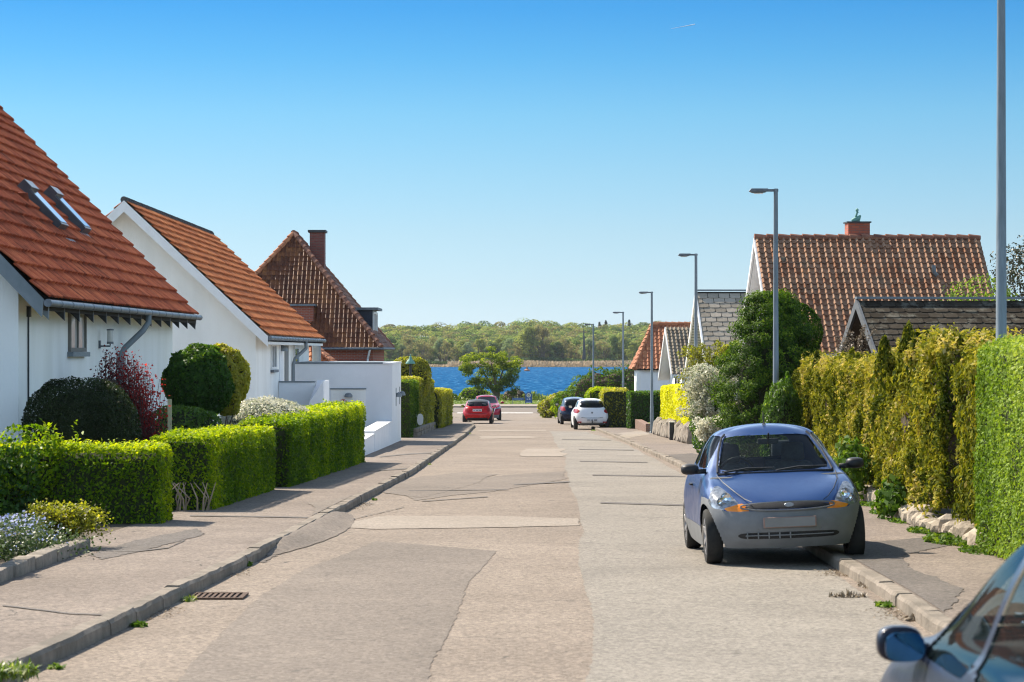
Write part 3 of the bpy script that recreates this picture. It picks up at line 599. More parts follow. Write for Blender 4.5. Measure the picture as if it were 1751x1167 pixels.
# --- brown-tiled hipped house
H3 = thing('brick_house', 'red brick house with a tall brown glazed hipped roof, chimney and dormers', 'house', (-10.1, 113, g(113)), 'houses along the street')
X1, Y0, zE, hf, rs, YL = -5.84, 108.0, 1.87, 4.3, 5.3, 10.4
xc = X1-hf; ap = Vector((xc, Y0+hf, zE+rs)); ap2 = Vector((xc, Y0+YL-hf, zE+rs)); pr_ = math.hypot(hf, rs)
cn, cf, ln_, lf = Vector((X1,Y0,zE)), Vector((X1,Y0+YL,zE)), Vector((X1-2*hf,Y0,zE)), Vector((X1-2*hf,Y0+YL,zE))
tile_roof('roof', ln_, (1,0,0), (0,hf,rs), 2*hf, pr_, .2, .29, .045, .03, m_tile3, H3, clips=[(cn, (1,1,0)), (ln_, (-1,1,0))])
tile_roof('roof', cn, (0,1,0), (-hf,0,rs), YL, pr_, .2, .29, .045, .03, m_tile3, H3, clips=[(cn, (-1,-1,0)), (cf, (-1,1,0))])
mb = MB(); z = Vector((0,0,-.03)); mb.add([ln_+z, cn+z, cf+z, lf+z, ap+z, ap2+z], [(0,1,4),(1,2,5,4),(2,3,5),(3,0,4,5),(3,2,1,0)]); mb.build('roof_deck', m_under, H3)
m_cap3 = tilemat('hip_caps', [(.1,(.13,.05,.035)), (.5,(.24,.1,.06)), (.9,(.34,.15,.09))], .6)
caps('hip_tiles', cn, ap, .11, .36, m_cap3, H3); caps('hip_tiles', ln_, ap, .11, .36, m_tile6, H3); caps('hip_tiles', cf, ap2, .11, .36, m_cap3, H3); caps('ridge_tiles', ap, ap2, .12, .4, m_cap3, H3)
mb = MB(); mb.box(X1-2*hf+.4,Y0+.4,-2.6,X1-.4,Y0+YL-.4,zE-.02); mb.build('wall', m_brick, H3)
gutter(H3, (X1-2*hf,Y0-.06,zE-.04), (X1+.05,Y0-.06,zE-.04), .055); gutter(H3, (X1+.06,Y0-.02,zE-.04), (X1+.06,Y0+YL,zE-.04), .055)
mb = MB(); mb.tube([(X1-.5,Y0-.04,zE-.06),(X1-.62,Y0+.3,zE-.5),(X1-.62,Y0+.33,-.5)], .05, 8); mb.build('downpipe', m_wpaint, H3)
mb = MB(); mb.box(-9.42,112.6,5.0,-8.75,113.5,7.25); ch = mb.build('chimney', m_chimd, H3); mb = MB(); mb.box(-9.5,112.5,7.25,-8.67,113.6,7.36); mb.build('chimney_cap', m_dark, ch)
m_blue = mat('dark_blue_cladding', (.012,.018,.035), (.02,.028,.05), 4, .4)
mb = MB(); mb.box(-9.2,112,2.2,-6.46,115.4,3.62); dm = mb.build('dormer', m_blue, H3); mb = MB(); mb.box(-9.6,111.8,3.622,-6.2,115.6,3.74); mb.build('dormer_roof', m_zinc, dm)
window(dm, lambda u, w_, z: Vector((-6.46+w_, u, z)), 112.1, 115.3, 2.45, 3.55, .06, .1, m_wpaint, m_pane, 2)
mb = MB(); mb.box(-12.4,Y0+.9,1.9,-8.95,112.4,3.75); dm = mb.build('dormer', m_brick, H3); mb = MB(); mb.box(-12.6,Y0+.75,3.752,-8.85,112.4,3.84); mb.build('dormer_roof', m_zinc, dm)
window(dm, lambda u, w_, z: Vector((u, Y0+.9-w_, z)), -10.9, -9.95, 2.3, 3.5, .06, .1, m_wpaint, m_pane, 1, 1)
mb = MB(); mb.box(-7.9,105.5,1.02,-6.0,107.9,1.16); mb.build('porch_roof', m_wpaint, H3); mb = MB(); mb.box(-7.95,105.4,1.16,-5.95,107.95,1.22); mb.build('porch_edge', m_zinc, H3)
# small red-tiled shed between the garage and the brick house
SH = thing('shed', 'small shed with an orange tiled lean-to roof behind the garage', 'shed', (-7.4, 94, g(94)))
mb = MB(); mb.box(-9.5,91.6,-2.3,-6.9,94.4,1.0); mb.build('wall', m_white, SH)
tile_roof('roof', (-6.55,91.3,1.02), (0,1,0), (-1.0,0,.85), 3.4, 1.9, .22, .28, .03, .035, m_tile6, SH)
tile_roof('roof', (-9.3,91.3,1.15), (1,0,0), (0,1,.75), 2.75, 1.2, .22, .28, .03, .035, m_tile6, SH, clips=[((-6.55,91.3,1), (1,1,0))])
# copper lantern over the hedge
t = thing('copper_lantern', 'green copper lantern roof with a finial above the round clipped tree', 'lantern', (-4.2, 100, g(100)))
mb = MB(); mb.tube([(-4.2,100,g(100)),(-4.2,100,1.2)], .05, 8); mb.build('post', m_dark, t)
mb = MB(); mb.lathe([(.2,1.2),(.19,1.25),(.1,1.36),(.05,1.42),(.05,1.48),(.02,1.52),(.035,1.56),(0,1.6)], (-4.2,100,0), 14); mb.build('roof_cap', m_copper, t, smooth=True)

# --- houses on the right: ridge across the view, gable to the street
def gable_house(root, A, th, ln, run, runb, pitch, ovh, roofmat, wallm, kind='pan', col=.24, row=.22, amp=.035, bargem=None, wall_h=None, base=-3, inner=.5, softm=None, gap=.022, cut=.2):
    U = Vector((math.cos(th), math.sin(th), 0)); D = Vector((-math.sin(th), math.cos(th), 0)); T = math.tan(pitch); cp = math.cos(pitch)
    bargem = bargem or m_wpaint
    def q(u, d, z): return A+U*u+D*d+Vector((0,0,z))          # d: away from the camera, z below the ridge
    Vf = D*math.cos(pitch)+Vector((0,0,math.sin(pitch)))
    if kind == 'slate': slate_roof('roof', q(0,-run,-run*T), U, Vf, ln, run/cp, col, row, .018, roofmat, root, cut, gap)
    else: tile_roof('roof', q(0,-run,-run*T+.02), U, Vf, ln, run/cp, col, row, amp, .04, roofmat, root, kind='pan')
    mb = MB(); mb.prism([q(.03,-run,-run*T-.09 if kind == 'slate' else -run*T-.02), q(.03,0,-.1 if kind == 'slate' else -.02), q(.03,runb,-runb*T), q(.03,runb,-runb*T-.16), q(.03,0,-.2), q(.03,-run,-run*T-.16)], U*(ln-.06)); mb.build('roof_deck', softm or m_wpaint, root)
    wo, wb = run-.35, runb-.35; g0 = base-A.z
    mb = MB(); mb.prism([q(ovh,-wo,g0), q(ovh,-wo,-wo*T-.19), q(ovh,0,-.22), q(ovh,wb,-wb*T-.19), q(ovh,wb,g0)], U*(ln-2*ovh)); mb.build('wall', wallm, root)
    for s, rn in ((-1, run), (1, runb)):
        mb = MB(); mb.prism([q(-.04,0,.04), q(-.04,s*rn,-rn*T+.04), q(-.04,s*rn,-rn*T-.18), q(-.04,0,-.2)], U*.055); mb.build('barge_board', bargem, root)
        mb = MB(); mb.prism([q(ln-.03,0,-.03), q(ln-.03,s*rn,-rn*T-.03), q(ln-.03,s*rn,-rn*T-.18), q(ln-.03,0,-.2)], U*.028); mb.build('barge_board', m_dark, root)
    return q
A = P(1291,409,72); HB = thing('tiled_house', 'house with a broad weathered orange-brown pantile roof and brick chimney, right of the street', 'house', (A.x+3,72,g(72)), 'houses along the street')
m_clad, n, l, b = newmat('white_weatherboard'); b.inputs['Roughness'].default_value = .6
tcn = n.new('ShaderNodeTexCoord'); wv = n.new('ShaderNodeTexWave'); wv.bands_direction = 'Z'; wv.wave_profile = 'SAW'; wv.inputs['Scale'].default_value = 1.9; l.new(tcn.outputs['Object'], wv.inputs[0])
r = n.new('ShaderNodeValToRGB'); setramp(r, [(0,(.8,.8,.8)), (.88,(.76,.76,.76)), (.97,(.3,.3,.3))]); l.new(wv.outputs[0], r.inputs[0]); l.new(r.outputs[0], b.inputs['Base Color'])
q = gable_house(HB, A, R(2.5), 6.75, 3.5, 3.5, R(44.5), .35, m_tile4, m_clad, base=-2.5, row=.225, col=.2, amp=.07)
caps('ridge_tiles', q(-.02,0,.02), q(6.77,0,.02), .09, .36, m_cap3, HB)
Z = A.z; mb = MB(); c0 = q(2.82,.2,0); mb.box(c0.x,c0.y,Z-.5,c0.x+.65,c0.y+.6,Z+.5, rot=R(2.5)); ch = mb.build('chimney', m_chim, HB)
mb = MB(); mb.box(c0.x-.04,c0.y-.04,Z+.5,c0.x+.69,c0.y+.64,Z+.54, rot=R(2.5)); mb.build('chimney_cap', m_dark, ch)
c = Vector((c0.x+.3, c0.y+.3, Z+.54)); cw = thing('chimney_ornament', 'green copper bird-like ornament standing on the brick chimney', 'ornament', c)
mb = MB(); mb.tube([c+Vector(p) for p in ((-.14,0,.03),(-.06,0,.06),(.06,0,.1),(.12,0,.2))], [.05,.075,.08,.03], 10); mb.tube([c+Vector(p) for p in ((-.02,0,0),(0,0,.1))], .05, 8); mb.tube([c+Vector(p) for p in ((-.1,0,0),(.02,0,.02),(.1,0,.0))], .03, 8); mb.build('body', m_copper, cw, smooth=True)
mb = MB(); mb.tube([c+Vector(p) for p in ((-.02,0,.09),(-.01,0,.18),(.02,0,.27),(.03,0,.31))], [.05,.035,.025,.05], 8); mb.lathe([(0,-.05),(.045,-.02),(.05,.02),(.02,.055),(0,.06)], c+Vector((.02,0,.35)), 10); mb.build('neck_and_head', m_copper, cw, smooth=True)
def onslope(px, py, A, th, pitch):
    D = Vector((-math.sin(th), math.cos(th), 0)); nrm = Vector((0,0,1))*math.cos(pitch)-D*math.sin(pitch); d = Vector(((px-CX)/F, 1, (HY-py)/F)); o = Vector((0,0,CAMZ)); return o+d*((A-o).dot(nrm)/d.dot(nrm))
p = onslope(1600, 474, A, R(2.5), R(44.5)); mb = MB(); mb.tube([p+Vector((.02,0,-.02)), p+Vector((.02,-.05,.06)), p+Vector((-.06,-.1,.14)), p+Vector((-.08,-.1,.34))], .06, 10); mb.build('vent_pipe', m_galv, HB, smooth=True)
p = onslope(1338, 445, A, R(2.5), R(44.5)); mb = MB(); mb.lathe([(.0,.1),(.09,.08),(.11,0),(.1,-.1)], p, 10); mb.build('vent_tile', m_tile5, HB, smooth=True)
wp = q(.35,0,0); D_ = Vector((-math.sin(R(2.5)), math.cos(R(2.5)), 0)); Un = Vector((-math.cos(R(2.5)), -math.sin(R(2.5)), 0))
window(HB, lambda u, w_, z: wp+D_*u+Un*w_+Vector((0,0,z)), -1.4, .9, -3.2, -2.2, .05, .08, m_wpaint, m_pane, 1)
A = P(1190,499,92); HS = thing('slate_house', 'white gabled house with pale cement-slate roof and grey slatted soffit, right of the street', 'house', (A.x+3,92,g(92)), 'houses along the street')
m_soff, n, l, b = newmat('slatted_soffit'); tcn = n.new('ShaderNodeTexCoord'); wv = n.new('ShaderNodeTexWave'); wv.bands_direction = 'Z'; wv.inputs['Scale'].default_value = 3; l.new(tcn.outputs['Object'], wv.inputs[0])
r = n.new('ShaderNodeValToRGB'); setramp(r, [(.15,(.16,.17,.17)), (.3,(.38,.39,.38)), (1,(.42,.43,.42))]); l.new(wv.outputs[0], r.inputs[0]); l.new(r.outputs[0], b.inputs['Base Color'])
q = gable_house(HS, A, R(3), 7, 3.3, 3.3, R(43.5), .55, m_slate2, m_white, 'slate', .42, .26, base=-2.8, softm=m_soff)
mb = MB(); mb.bar(q(-.04,0,.05), q(7,0,.05), .2, .06); mb.build('ridge_cap', m_gpaint, HS)
A = P(1466,514,56); HG = thing('garage', 'low garage with dark cement-slate roof and open brown gable behind the thuja hedge', 'garage', (A.x+3,56,g(56)), 'garages along the street')
m_wood = mat('brown_boards', (.07,.05,.035), (.11,.08,.055), 6, .8, stretch=(1,1,.3))
q = gable_house(HG, A, R(4), 7.5, 2.6, 2.6, R(31.5), .5, m_slate1, m_wood, 'slate', .34, .25, base=-1.6, gap=.01, cut=.16, bargem=mat('weathered_barge', (.09,.1,.11), (.14,.15,.16), 5, .7), softm=m_wood)
mb = MB(); mb.bar(q(-.04,0,.06), q(7.5,0,.06), .22, .05); mb.build('ridge_cap', m_gpaint, HG)
A = P(1138,561,118); HP = thing('gabled_house', 'small white gabled house with grey-brown pantiles, next to the orange hipped roof', 'house', (A.x+3,118,g(118)), 'houses along the street')
q = gable_house(HP, A, R(3), 6, 2.7, 2.9, R(40), .5, m_tile5, m_white, col=.2, row=.23, amp=.05, base=-3.2)
Fp = lambda u, w_, z: q(u, -2.35-w_, z)
mb = MB(); p0 = q(.55,-2.37,-4.6); mb.add([q(u, d, z) for u, d, z in ((.9,-2.36,-4.6),(5.5,-2.36,-4.6),(5.5,-2.36,-2.55),(.9,-2.36,-2.55),(.9,-2.40,-4.6),(5.5,-2.40,-4.6),(5.5,-2.40,-2.55),(.9,-2.40,-2.55))], [(3,2,1,0),(4,5,6,7),(0,1,5,4),(1,2,6,5),(2,3,7,6),(3,0,4,7)]); mb.build('garage_door', mat('tan_door', (.42,.34,.26), None), HP)
mb = MB(); mb.tube([q(1.6,-2.45,-2.3), q(1.6,-2.45,-5)], .05, 8); mb.build('downpipe', m_gpaint, HP)
for dd in (-1.2,-.2): window(HP, lambda u, w_, z: q(.5-w_, u, z), dd-.25, dd+.25, -3.1, -2.3, .04, .05, m_dark, m_pane, 0)
# orange hipped house at the end
Yf = 135.0; zr_, ze_ = 3.2, .72; Xr = 7.83; hw = 2.7; xl = 6.7
HO = thing('hipped_house', 'white house with bright orange hipped pantile roof near the end of the street', 'house', (9, 135, g(135)), 'houses along the street')
cn_, cf_, a1 = Vector((xl,Yf-hw,ze_)), Vector((xl,Yf+hw,ze_)), Vector((Xr,Yf,zr_)); a2 = Vector((Xr+5,Yf,zr_))
nh = Vector((-(a1-cn_).y, (a1-cn_).x, 0))
tile_roof('roof', cn_, (1,0,0), (0,hw,zr_-ze_), 6.2, math.hypot(hw, zr_-ze_), .24, .3, .045, .04, m_tile6, HO, clips=[(cn_, nh)])
n1 = Vector(((a1-cn_).y, -(a1-cn_).x, 0)); n2 = Vector((-(a1-cf_).y, (a1-cf_).x, 0))
tile_roof('roof', cf_, (0,-1,0), (Xr-xl,0,zr_-ze_), 2*hw, math.hypot(Xr-xl, zr_-ze_), .24, .3, .045, .04, m_tile6, HO, clips=[(cn_, -nh), (cf_, n2)])
mb = MB(); z = Vector((0,0,-.04)); b1, b2 = Vector((xl+6.2,Yf-hw,ze_)), Vector((xl+6.2,Yf+hw,ze_)); mb.add([cn_+z,b1+z,b2+z,cf_+z,a1+z,a2+z], [(0,1,5,4),(1,2,5),(2,3,4,5),(3,0,4),(3,2,1,0)]); mb.build('roof_deck', m_under, HO)
caps('hip_tiles', cn_, a1, .12, .36, m_tile6, HO); caps('ridge_tiles', a1, a2, .12, .36, m_tile6, HO)
mb = MB(); mb.box(xl+.25,Yf-hw+.3,-3,xl+6,Yf+hw-.3,ze_-.05); mb.build('wall', m_white2, HO)
mb = MB(); mb.box(xl+.12,Yf-hw+.1,-3,xl+.36,Yf-hw+.32,ze_-.06); mb.build('corner_post', m_wpaint, HO)
window(HO, lambda u, w_, z: Vector((xl+.25-w_, u, z)), Yf-1.5, Yf-.4, -1.2, .1, .05, .08, m_wpaint, m_pane, 1)
# ---------------------------------------------------------------- vegetation
class Fol:
    def __init__(s, seed): s.r = np.random.default_rng(seed); s.V = []; s.F = []; s.A = []; s.n = 0
    def add(s, p, nrm, size, rnd, jit=.8, asp=.5, up=None, fold=.0):
        r = s.r; p = np.asarray(p, float); n = len(p)
        if n == 0: return s
        nn = np.asarray(nrm, float)+r.normal(0, jit, (n, 3)); nn /= np.linalg.norm(nn, axis=1)[:, None]+1e-9
        t = r.normal(0, 1, (n, 3))
        if up is not None: t = t*(1-up[3])+np.array(up[:3])*up[3]*1.8
        t -= (t*nn).sum(1)[:, None]*nn; t /= np.linalg.norm(t, axis=1)[:, None]+1e-9; b = np.cross(nn, t)
        sz = (size*r.uniform(.6, 1.35, n))[:, None]
        v = np.stack([p-t*sz*.5, p+b*sz*asp*.5+nn*sz*.12, p+t*sz*.5, p-b*sz*asp*.5+nn*sz*.12], 1).reshape(-1, 3)
        f = (np.arange(n)*4)[:, None]+np.arange(4)[None, :]+s.n
        s.V.append(v); s.F.append(f); s.A.append(np.broadcast_to(np.clip(rnd, 0, 1), (n,)).astype(float)); s.n += 4*n; return s
    def build(s, name, m, parent=None, origin=None):
        me = npmesh(name, np.concatenate(s.V), np.concatenate(s.F), m, np.concatenate(s.A)); return link(name, me, parent, origin)
def gy(y): return np.interp(y, [-50,172,232,262,840,900], [50*SLOPE,-SLOPE*172,-SLOPE*172,-SLOPE*172-1.6,-6.5,-3.6])
def hedge(fol, corepart, path, w, h, dens, size, seed=1, h0=0.0, amp=.05, ns=2.5, jit=.7, asp=.55, up=None, rmix=(.5,.35), topn=0, base=.1, inset=.07, round_=.12, spike=0, young=1, tonescale=1.2):
    """a clipped hedge: leaves over the skin of a rounded box swept along path [(x, y)...]; w, h, base are numbers or functions of arc length 0..1"""
    r = np.random.default_rng(seed); pts = np.array(path, float); d = np.diff(pts, axis=0); ll = np.linalg.norm(d, axis=1); cum = np.concatenate([[0], np.cumsum(ll)]); Lt = cum[-1]
    W = w if callable(w) else (lambda t: t*0+w); H = h if callable(h) else (lambda t: t*0+h)
    def centre(s_): return np.stack([np.interp(s_, cum, pts[:, 0]), np.interp(s_, cum, pts[:, 1])], -1)
    def nrm_(s_):
        i = np.clip(np.searchsorted(cum, s_, side='right')-1, 0, len(d)-1); t_ = d[i]/ll[i][:, None]; return t_, np.stack([t_[:, 1], -t_[:, 0]], -1)
    Hm = float(np.mean(H(np.linspace(0,1,20)))); Wm = float(np.mean(W(np.linspace(0,1,20))))
    area = Lt*(2*Hm+Wm)+2*Wm*Hm; n = int(area*dens)
    kind = r.random(n)*area
    caps_ = kind > Lt*(2*Hm+Wm); s_ = r.random(n)*Lt; hh = H(s_/Lt); ww = W(s_/Lt)
    q = r.random(n)*(2*Hm+Wm); o = np.zeros(n); z = np.zeros(n); no = np.zeros((n, 3))
    a = q < Hm; b_ = (q >= Hm) & (q < 2*Hm); c_ = q >= 2*Hm
    t_, nn = nrm_(s_)
    o[a] = -.5*ww[a]; z[a] = (q[a]/Hm)*hh[a]; o[b_] = .5*ww[b_]; z[b_] = ((q[b_]-Hm)/Hm)*hh[b_]; o[c_] = ((q[c_]-2*Hm)/Wm-.5)*ww[c_]; z[c_] = hh[c_]
    no[a, :2] = -nn[a]; no[b_, :2] = nn[b_]; no[c_, 2] = 1
    e = caps_; k = e.sum(); side = r.random(k) < .5; s_[e] = np.where(side, 0, Lt); hh[e] = H(s_[e]/Lt); ww[e] = W(s_[e]/Lt); t2, _ = nrm_(np.clip(s_[e], 1e-4, Lt-1e-4))
    o[e] = (r.random(k)-.5)*ww[e]; z[e] = r.random(k)*hh[e]; no[e] = 0; no[e, :2] = np.where(side[:, None], -t2, t2)
    # round the corners
    tight = round_; oc = np.sign(o)*np.minimum(np.abs(o), ww/2-tight); zc = np.minimum(z, hh-tight); sc_ = np.clip(s_, tight, Lt-tight)
    dv = np.stack([o-oc, z-zc, s_-sc_], -1); dl = np.linalg.norm(dv, axis=1)+1e-9; lim = np.minimum(1, tight/dl); o = oc+dv[:, 0]*lim; z = zc+dv[:, 1]*lim; s_ = sc_+dv[:, 2]*lim
    ct = centre(s_); P3 = np.stack([ct[:, 0]+nn[:, 0]*o, ct[:, 1]+nn[:, 1]*o, z], -1)
    nz = vnoise(P3, ns, seed)*.65+vnoise(P3, ns*2.7, seed+5)*.35
    depth = -np.abs(r.normal(0, size*.9, n)); P3 += no*(nz*amp+depth)[:, None]
    if spike: P3[:, 2] += np.where(no[:, 2] > .5, np.abs(r.normal(0, spike, n)), 0)
    keep = P3[:, 2] > h0; P3 = P3[keep]; no = no[keep]
    tone = vnoise(P3, tonescale, seed+9); hz_ = P3[:, 2]/Hm
    P3[:, 2] += gy(P3[:, 1])+base
    fresh = (np.clip((hz_-.8)/.2, 0, 1)*.3-.08)*young
    fol.add(P3, no+np.array([0,0,.25]), size, rmix[0]+rmix[1]*tone+fresh+r.normal(0, .16, len(P3)), jit, asp, up)
    if corepart:
        nameo, mt, parent = corepart; ns_ = max(3, int(Lt/.35)); mb = MB(); S = np.linspace(inset*.8, Lt-inset*.8, ns_); sec = []
        ctr = centre(S); _, nS = nrm_(S); hS = H(S/Lt); wS = W(S/Lt)
        for i in range(ns_):
            w2_, h2_ = wS[i]/2-inset-size*.4, hS[i]-inset-size*.6; zz = [max(h0, .0)]+[h2_*f_ for f_ in (.35,.7,.93)]
            cs = [(-w2_, z_) for z_ in zz]+[(-w2_*.8, h2_), (0, h2_+.01), (w2_*.8, h2_)]+[(w2_, z_) for z_ in zz[::-1]]
            for (o_, z_) in cs:
                x, y = ctr[i]+nS[i]*o_; k_ = float(vnoise(np.array([[x, y, z_]]), ns, seed)[0])*amp*.6
                mb.v.append(Vector((x+nS[i][0]*np.sign(o_)*k_, y+nS[i][1]*np.sign(o_)*k_, z_+float(gy(y))+base)))
        m_ = len(cs)
        for i in range(ns_-1):
            for k_ in range(m_-1): qv = i*m_+k_; mb.f.append([qv, qv+1, qv+m_+1, qv+m_])
        mb.f.append(list(range(m_))); mb.f.append([(ns_-1)*m_+k_ for k_ in range(m_)][::-1])
        mb.build(nameo, mt, parent)
def blob(fol, c, rad, n, size, seed=1, amp=.12, ns=2, jit=.7, asp=.55, up=None, rmix=(.5,.3), zmin=-.85, power=2.0, depth=1, clump=0, tone_sc=1.5):
    r = np.random.default_rng(seed); v = r.normal(0, 1, (n*2, 3)); v = np.sign(v)*np.abs(v)**(2/power); v /= (np.abs(v)**power).sum(1)[:, None]**(1/power); v = v[v[:, 2] > zmin][:n]; n = len(v)
    rad = np.array(rad, float); c = np.array(c, float); p = c+v*rad; nz = vnoise(p, ns, seed)*.6+vnoise(p, ns*2.6, seed+3)*.4
    nz2 = nz
    if clump: nz2 = nz+clump*np.maximum(0, vnoise(p, ns*1.7, seed+8))
    k = 1+amp*nz2-np.abs(r.normal(0, .04*depth, n)); p = c+v*rad*k[:, None]
    no = v/rad; no /= np.linalg.norm(no, axis=1)[:, None]
    fol.add(p, no+np.array([0,0,.2]), size, rmix[0]+rmix[1]*vnoise(p, tone_sc, seed+9)+r.normal(0, .15, n), jit, asp, up)
def corep(name, c, rad, m, parent, k=.85, seed=1, amp=.1, ns=2, zmin=-1):
    bm = bmesh.new(); bmesh.ops.create_icosphere(bm, subdivisions=3, radius=1); me = bpy.data.meshes.new(name)
    co = np.array([v.co[:] for v in bm.verts]); rad = np.array(rad)*k; p = np.array(c)+co*rad; nz = vnoise(p, ns, seed); p = np.array(c)+co*rad*(1+amp*nz)[:, None]
    for v, q_ in zip(bm.verts, p): v.co = q_
    bm.to_mesh(me); bm.free(); me.materials.append(m); return link(name, me, parent)
def limbs(name, m, parent, base, tips, r0, seed=1, fork=.35):
    rng = random.Random(seed); mb = MB(); base = Vector(base)
    for tp in tips:
        tp = Vector(tp); f_ = base.lerp(tp, fork); f_.x = base.x+(tp.x-base.x)*fork*.4; f_.y = base.y+(tp.y-base.y)*fork*.4
        pts = [base, base.lerp(f_, .5), f_]+[f_.lerp(tp, t)+Vector((rng.uniform(-1,1), rng.uniform(-1,1), rng.uniform(-.5,.5)))*(tp-base).length*.03 for t in (.35,.7,1)]
        mb.tube(pts, [r0*k for k in (1,.85,.7,.5,.32,.1)], 7)
    return mb.build(name, m, parent, smooth=True)

l_lime = leafmat('privet_leaves', [(0,(.03,.08,.005)), (.35,(.08,.17,.005)), (.6,(.18,.29,.006)), (.85,(.33,.43,.01)), (1,(.46,.53,.02))], .5, (1.7,1.5,.3), .5, .15)
l_dark = leafmat('dark_box_leaves', [(0,(.008,.014,.004)), (.4,(.018,.03,.008)), (.75,(.035,.052,.014)), (1,(.07,.09,.025))], .2, (1.5,1.5,.5), .5, .2)
l_laurel = leafmat('laurel_leaves', [(0,(.03,.07,.015)), (.4,(.05,.12,.02)), (.75,(.1,.2,.02)), (1,(.28,.32,.03))], .42, (1.6,1.5,.4), .45, .2)
l_barb = leafmat('barberry_leaves', [(0,(.05,.018,.02)), (.4,(.1,.02,.025)), (.7,(.27,.03,.03)), (1,(.55,.07,.045))], .5, (1.6,.6,.5))
l_thuja = leafmat('thuja_sprays', [(0,(.03,.05,.006)), (.25,(.09,.115,.012)), (.5,(.225,.235,.022)), (.75,(.39,.355,.07)), (1,(.56,.46,.22))], .35, (1.3,1.2,.45), .7, .05)
l_bright = leafmat('fresh_leaves', [(0,(.08,.14,.015)), (.4,(.17,.27,.03)), (.75,(.28,.38,.06)), (1,(.42,.5,.13))], .35, (1.3,1.3,.5), .6, .1)
l_yellow = leafmat('golden_leaves', [(0,(.4,.4,.01)), (.4,(.66,.66,.015)), (.75,(.85,.82,.03)), (1,(.9,.88,.15))], .35, (1.1,1.1,.3), .5, .1)
l_conif = leafmat('conifer_sprays', [(0,(.015,.04,.006)), (.4,(.045,.1,.01)), (.75,(.11,.19,.015)), (1,(.24,.32,.03))], .35, (1.4,1.4,.4), .6, .1)
l_green = leafmat('green_leaves', [(0,(.035,.08,.012)), (.4,(.07,.14,.02)), (.75,(.13,.22,.03)), (1,(.25,.32,.06))], .4)
l_white = leafmat('white_blossom', [(0,(.12,.17,.06)), (.25,(.3,.35,.2)), (.4,(.62,.6,.48)), (1,(.82,.8,.68))], .35, (1,1,.9))
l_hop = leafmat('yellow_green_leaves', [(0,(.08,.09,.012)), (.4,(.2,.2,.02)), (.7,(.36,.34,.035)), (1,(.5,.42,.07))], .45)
l_blue = leafmat('blue_flowers', [(0,(.04,.07,.015)), (.5,(.09,.14,.03)), (.68,(.14,.19,.06)), (.72,(.3,.36,.62)), (1,(.6,.64,.8))], .35, (1,1,1.2))
l_dry = leafmat('dry_twigs', [(0,(.1,.07,.05)), (.5,(.22,.17,.11)), (1,(.34,.27,.18))], .2, (1,1,1))
l_grass = leafmat('grass_blades', [(0,(.07,.11,.02)), (.5,(.14,.2,.035)), (.8,(.25,.28,.08)), (1,(.5,.48,.36))], .4)
c_dark = mat('hedge_inside', (.018,.026,.008), (.04,.05,.016), 9, .95)
c_brown = mat('twiggy_inside', (.05,.035,.02), (.09,.065,.04), 12, .95)

# --- left hedges
def hedge_thing(name, label, path, w, h, dens, size, m, core=c_dark, seed=1, group='clipped hedges', cat='hedge', **k):
    p0 = path[0]; t = thing(name, label, cat, (p0[0], p0[1], g(p0[1])+.1), group); f = Fol(seed); hedge(f, ('inner_branches', core, t), path, w, h, dens, size, seed, **k); f.build('foliage', m, t); return t
t = hedge_thing('hedge', 'low lime-green clipped hedge facing the camera, nearest on the left', [(-9.5,30.9),(-4.4,30.9)], 1.1, .97, 1700, .048, l_lime, seed=3, spike=.03, amp=.05)
t = hedge_thing('hedge', 'lime-green clipped hedge with bare twigs at its near base, middle of the left three', [(-4.66,34.0),(-4.45,41.2)], .9, 1.04, 1700, .05, l_lime, seed=5, spike=.03, amp=.06)
mb = MB(); rng = random.Random(4)
for i in range(16):
    x = -4.62+rng.uniform(-.3,.4); y = 34+rng.uniform(-.15,.3); z = g(y)+.08; mb.tube([(x,y-.25,z),(x+rng.uniform(-.1,.1),y-.32,z+.2),(x+rng.uniform(-.2,.2),y-.3,z+.42)], [.014,.011,.006], 6)
mb.build('bare_stems', mat('pale_twigs', (.28,.2,.13), (.42,.33,.23), 10, .9), t)
t = hedge_thing('hedge', 'longer lime-green clipped hedge rising towards the white garage', [(-4.35,42.3),(-4.0,57.8)], 1.0, lambda u: 1.13+.25*u, 1250, .055, l_lime, seed=7, spike=.035, amp=.06)
f = Fol(8); rr_ = np.random.default_rng(4)
def bush(name, label, c, rad, n, size, m, core=c_dark, seed=1, group=None, cat='bush', tips=8, r0=.04, kcore=.84, **k):
    """c: centre of the crown in world; the thing stands on the ground below"""
    b0 = (c[0], c[1], float(gy(c[1]))+.09); t = thing(name, label, cat, b0, group); f = Fol(seed); blob(f, c, rad, n, size, seed, **k); f.build('foliage', m, t)
    if core: corep('inner_branches', c, rad, core, t, kcore, seed, amp=k.get('amp', .12), ns=k.get('ns', 2))
    if tips:
        rng = random.Random(seed); tp = []
        for i in range(tips): a = 2*math.pi*i/tips; tp.append((c[0]+rad[0]*.7*math.cos(a), c[1]+rad[1]*.7*math.sin(a), c[2]+rad[2]*rng.uniform(-.2,.7)))
        limbs('stems', m_bark, t, b0, tp, r0, seed)
    return t
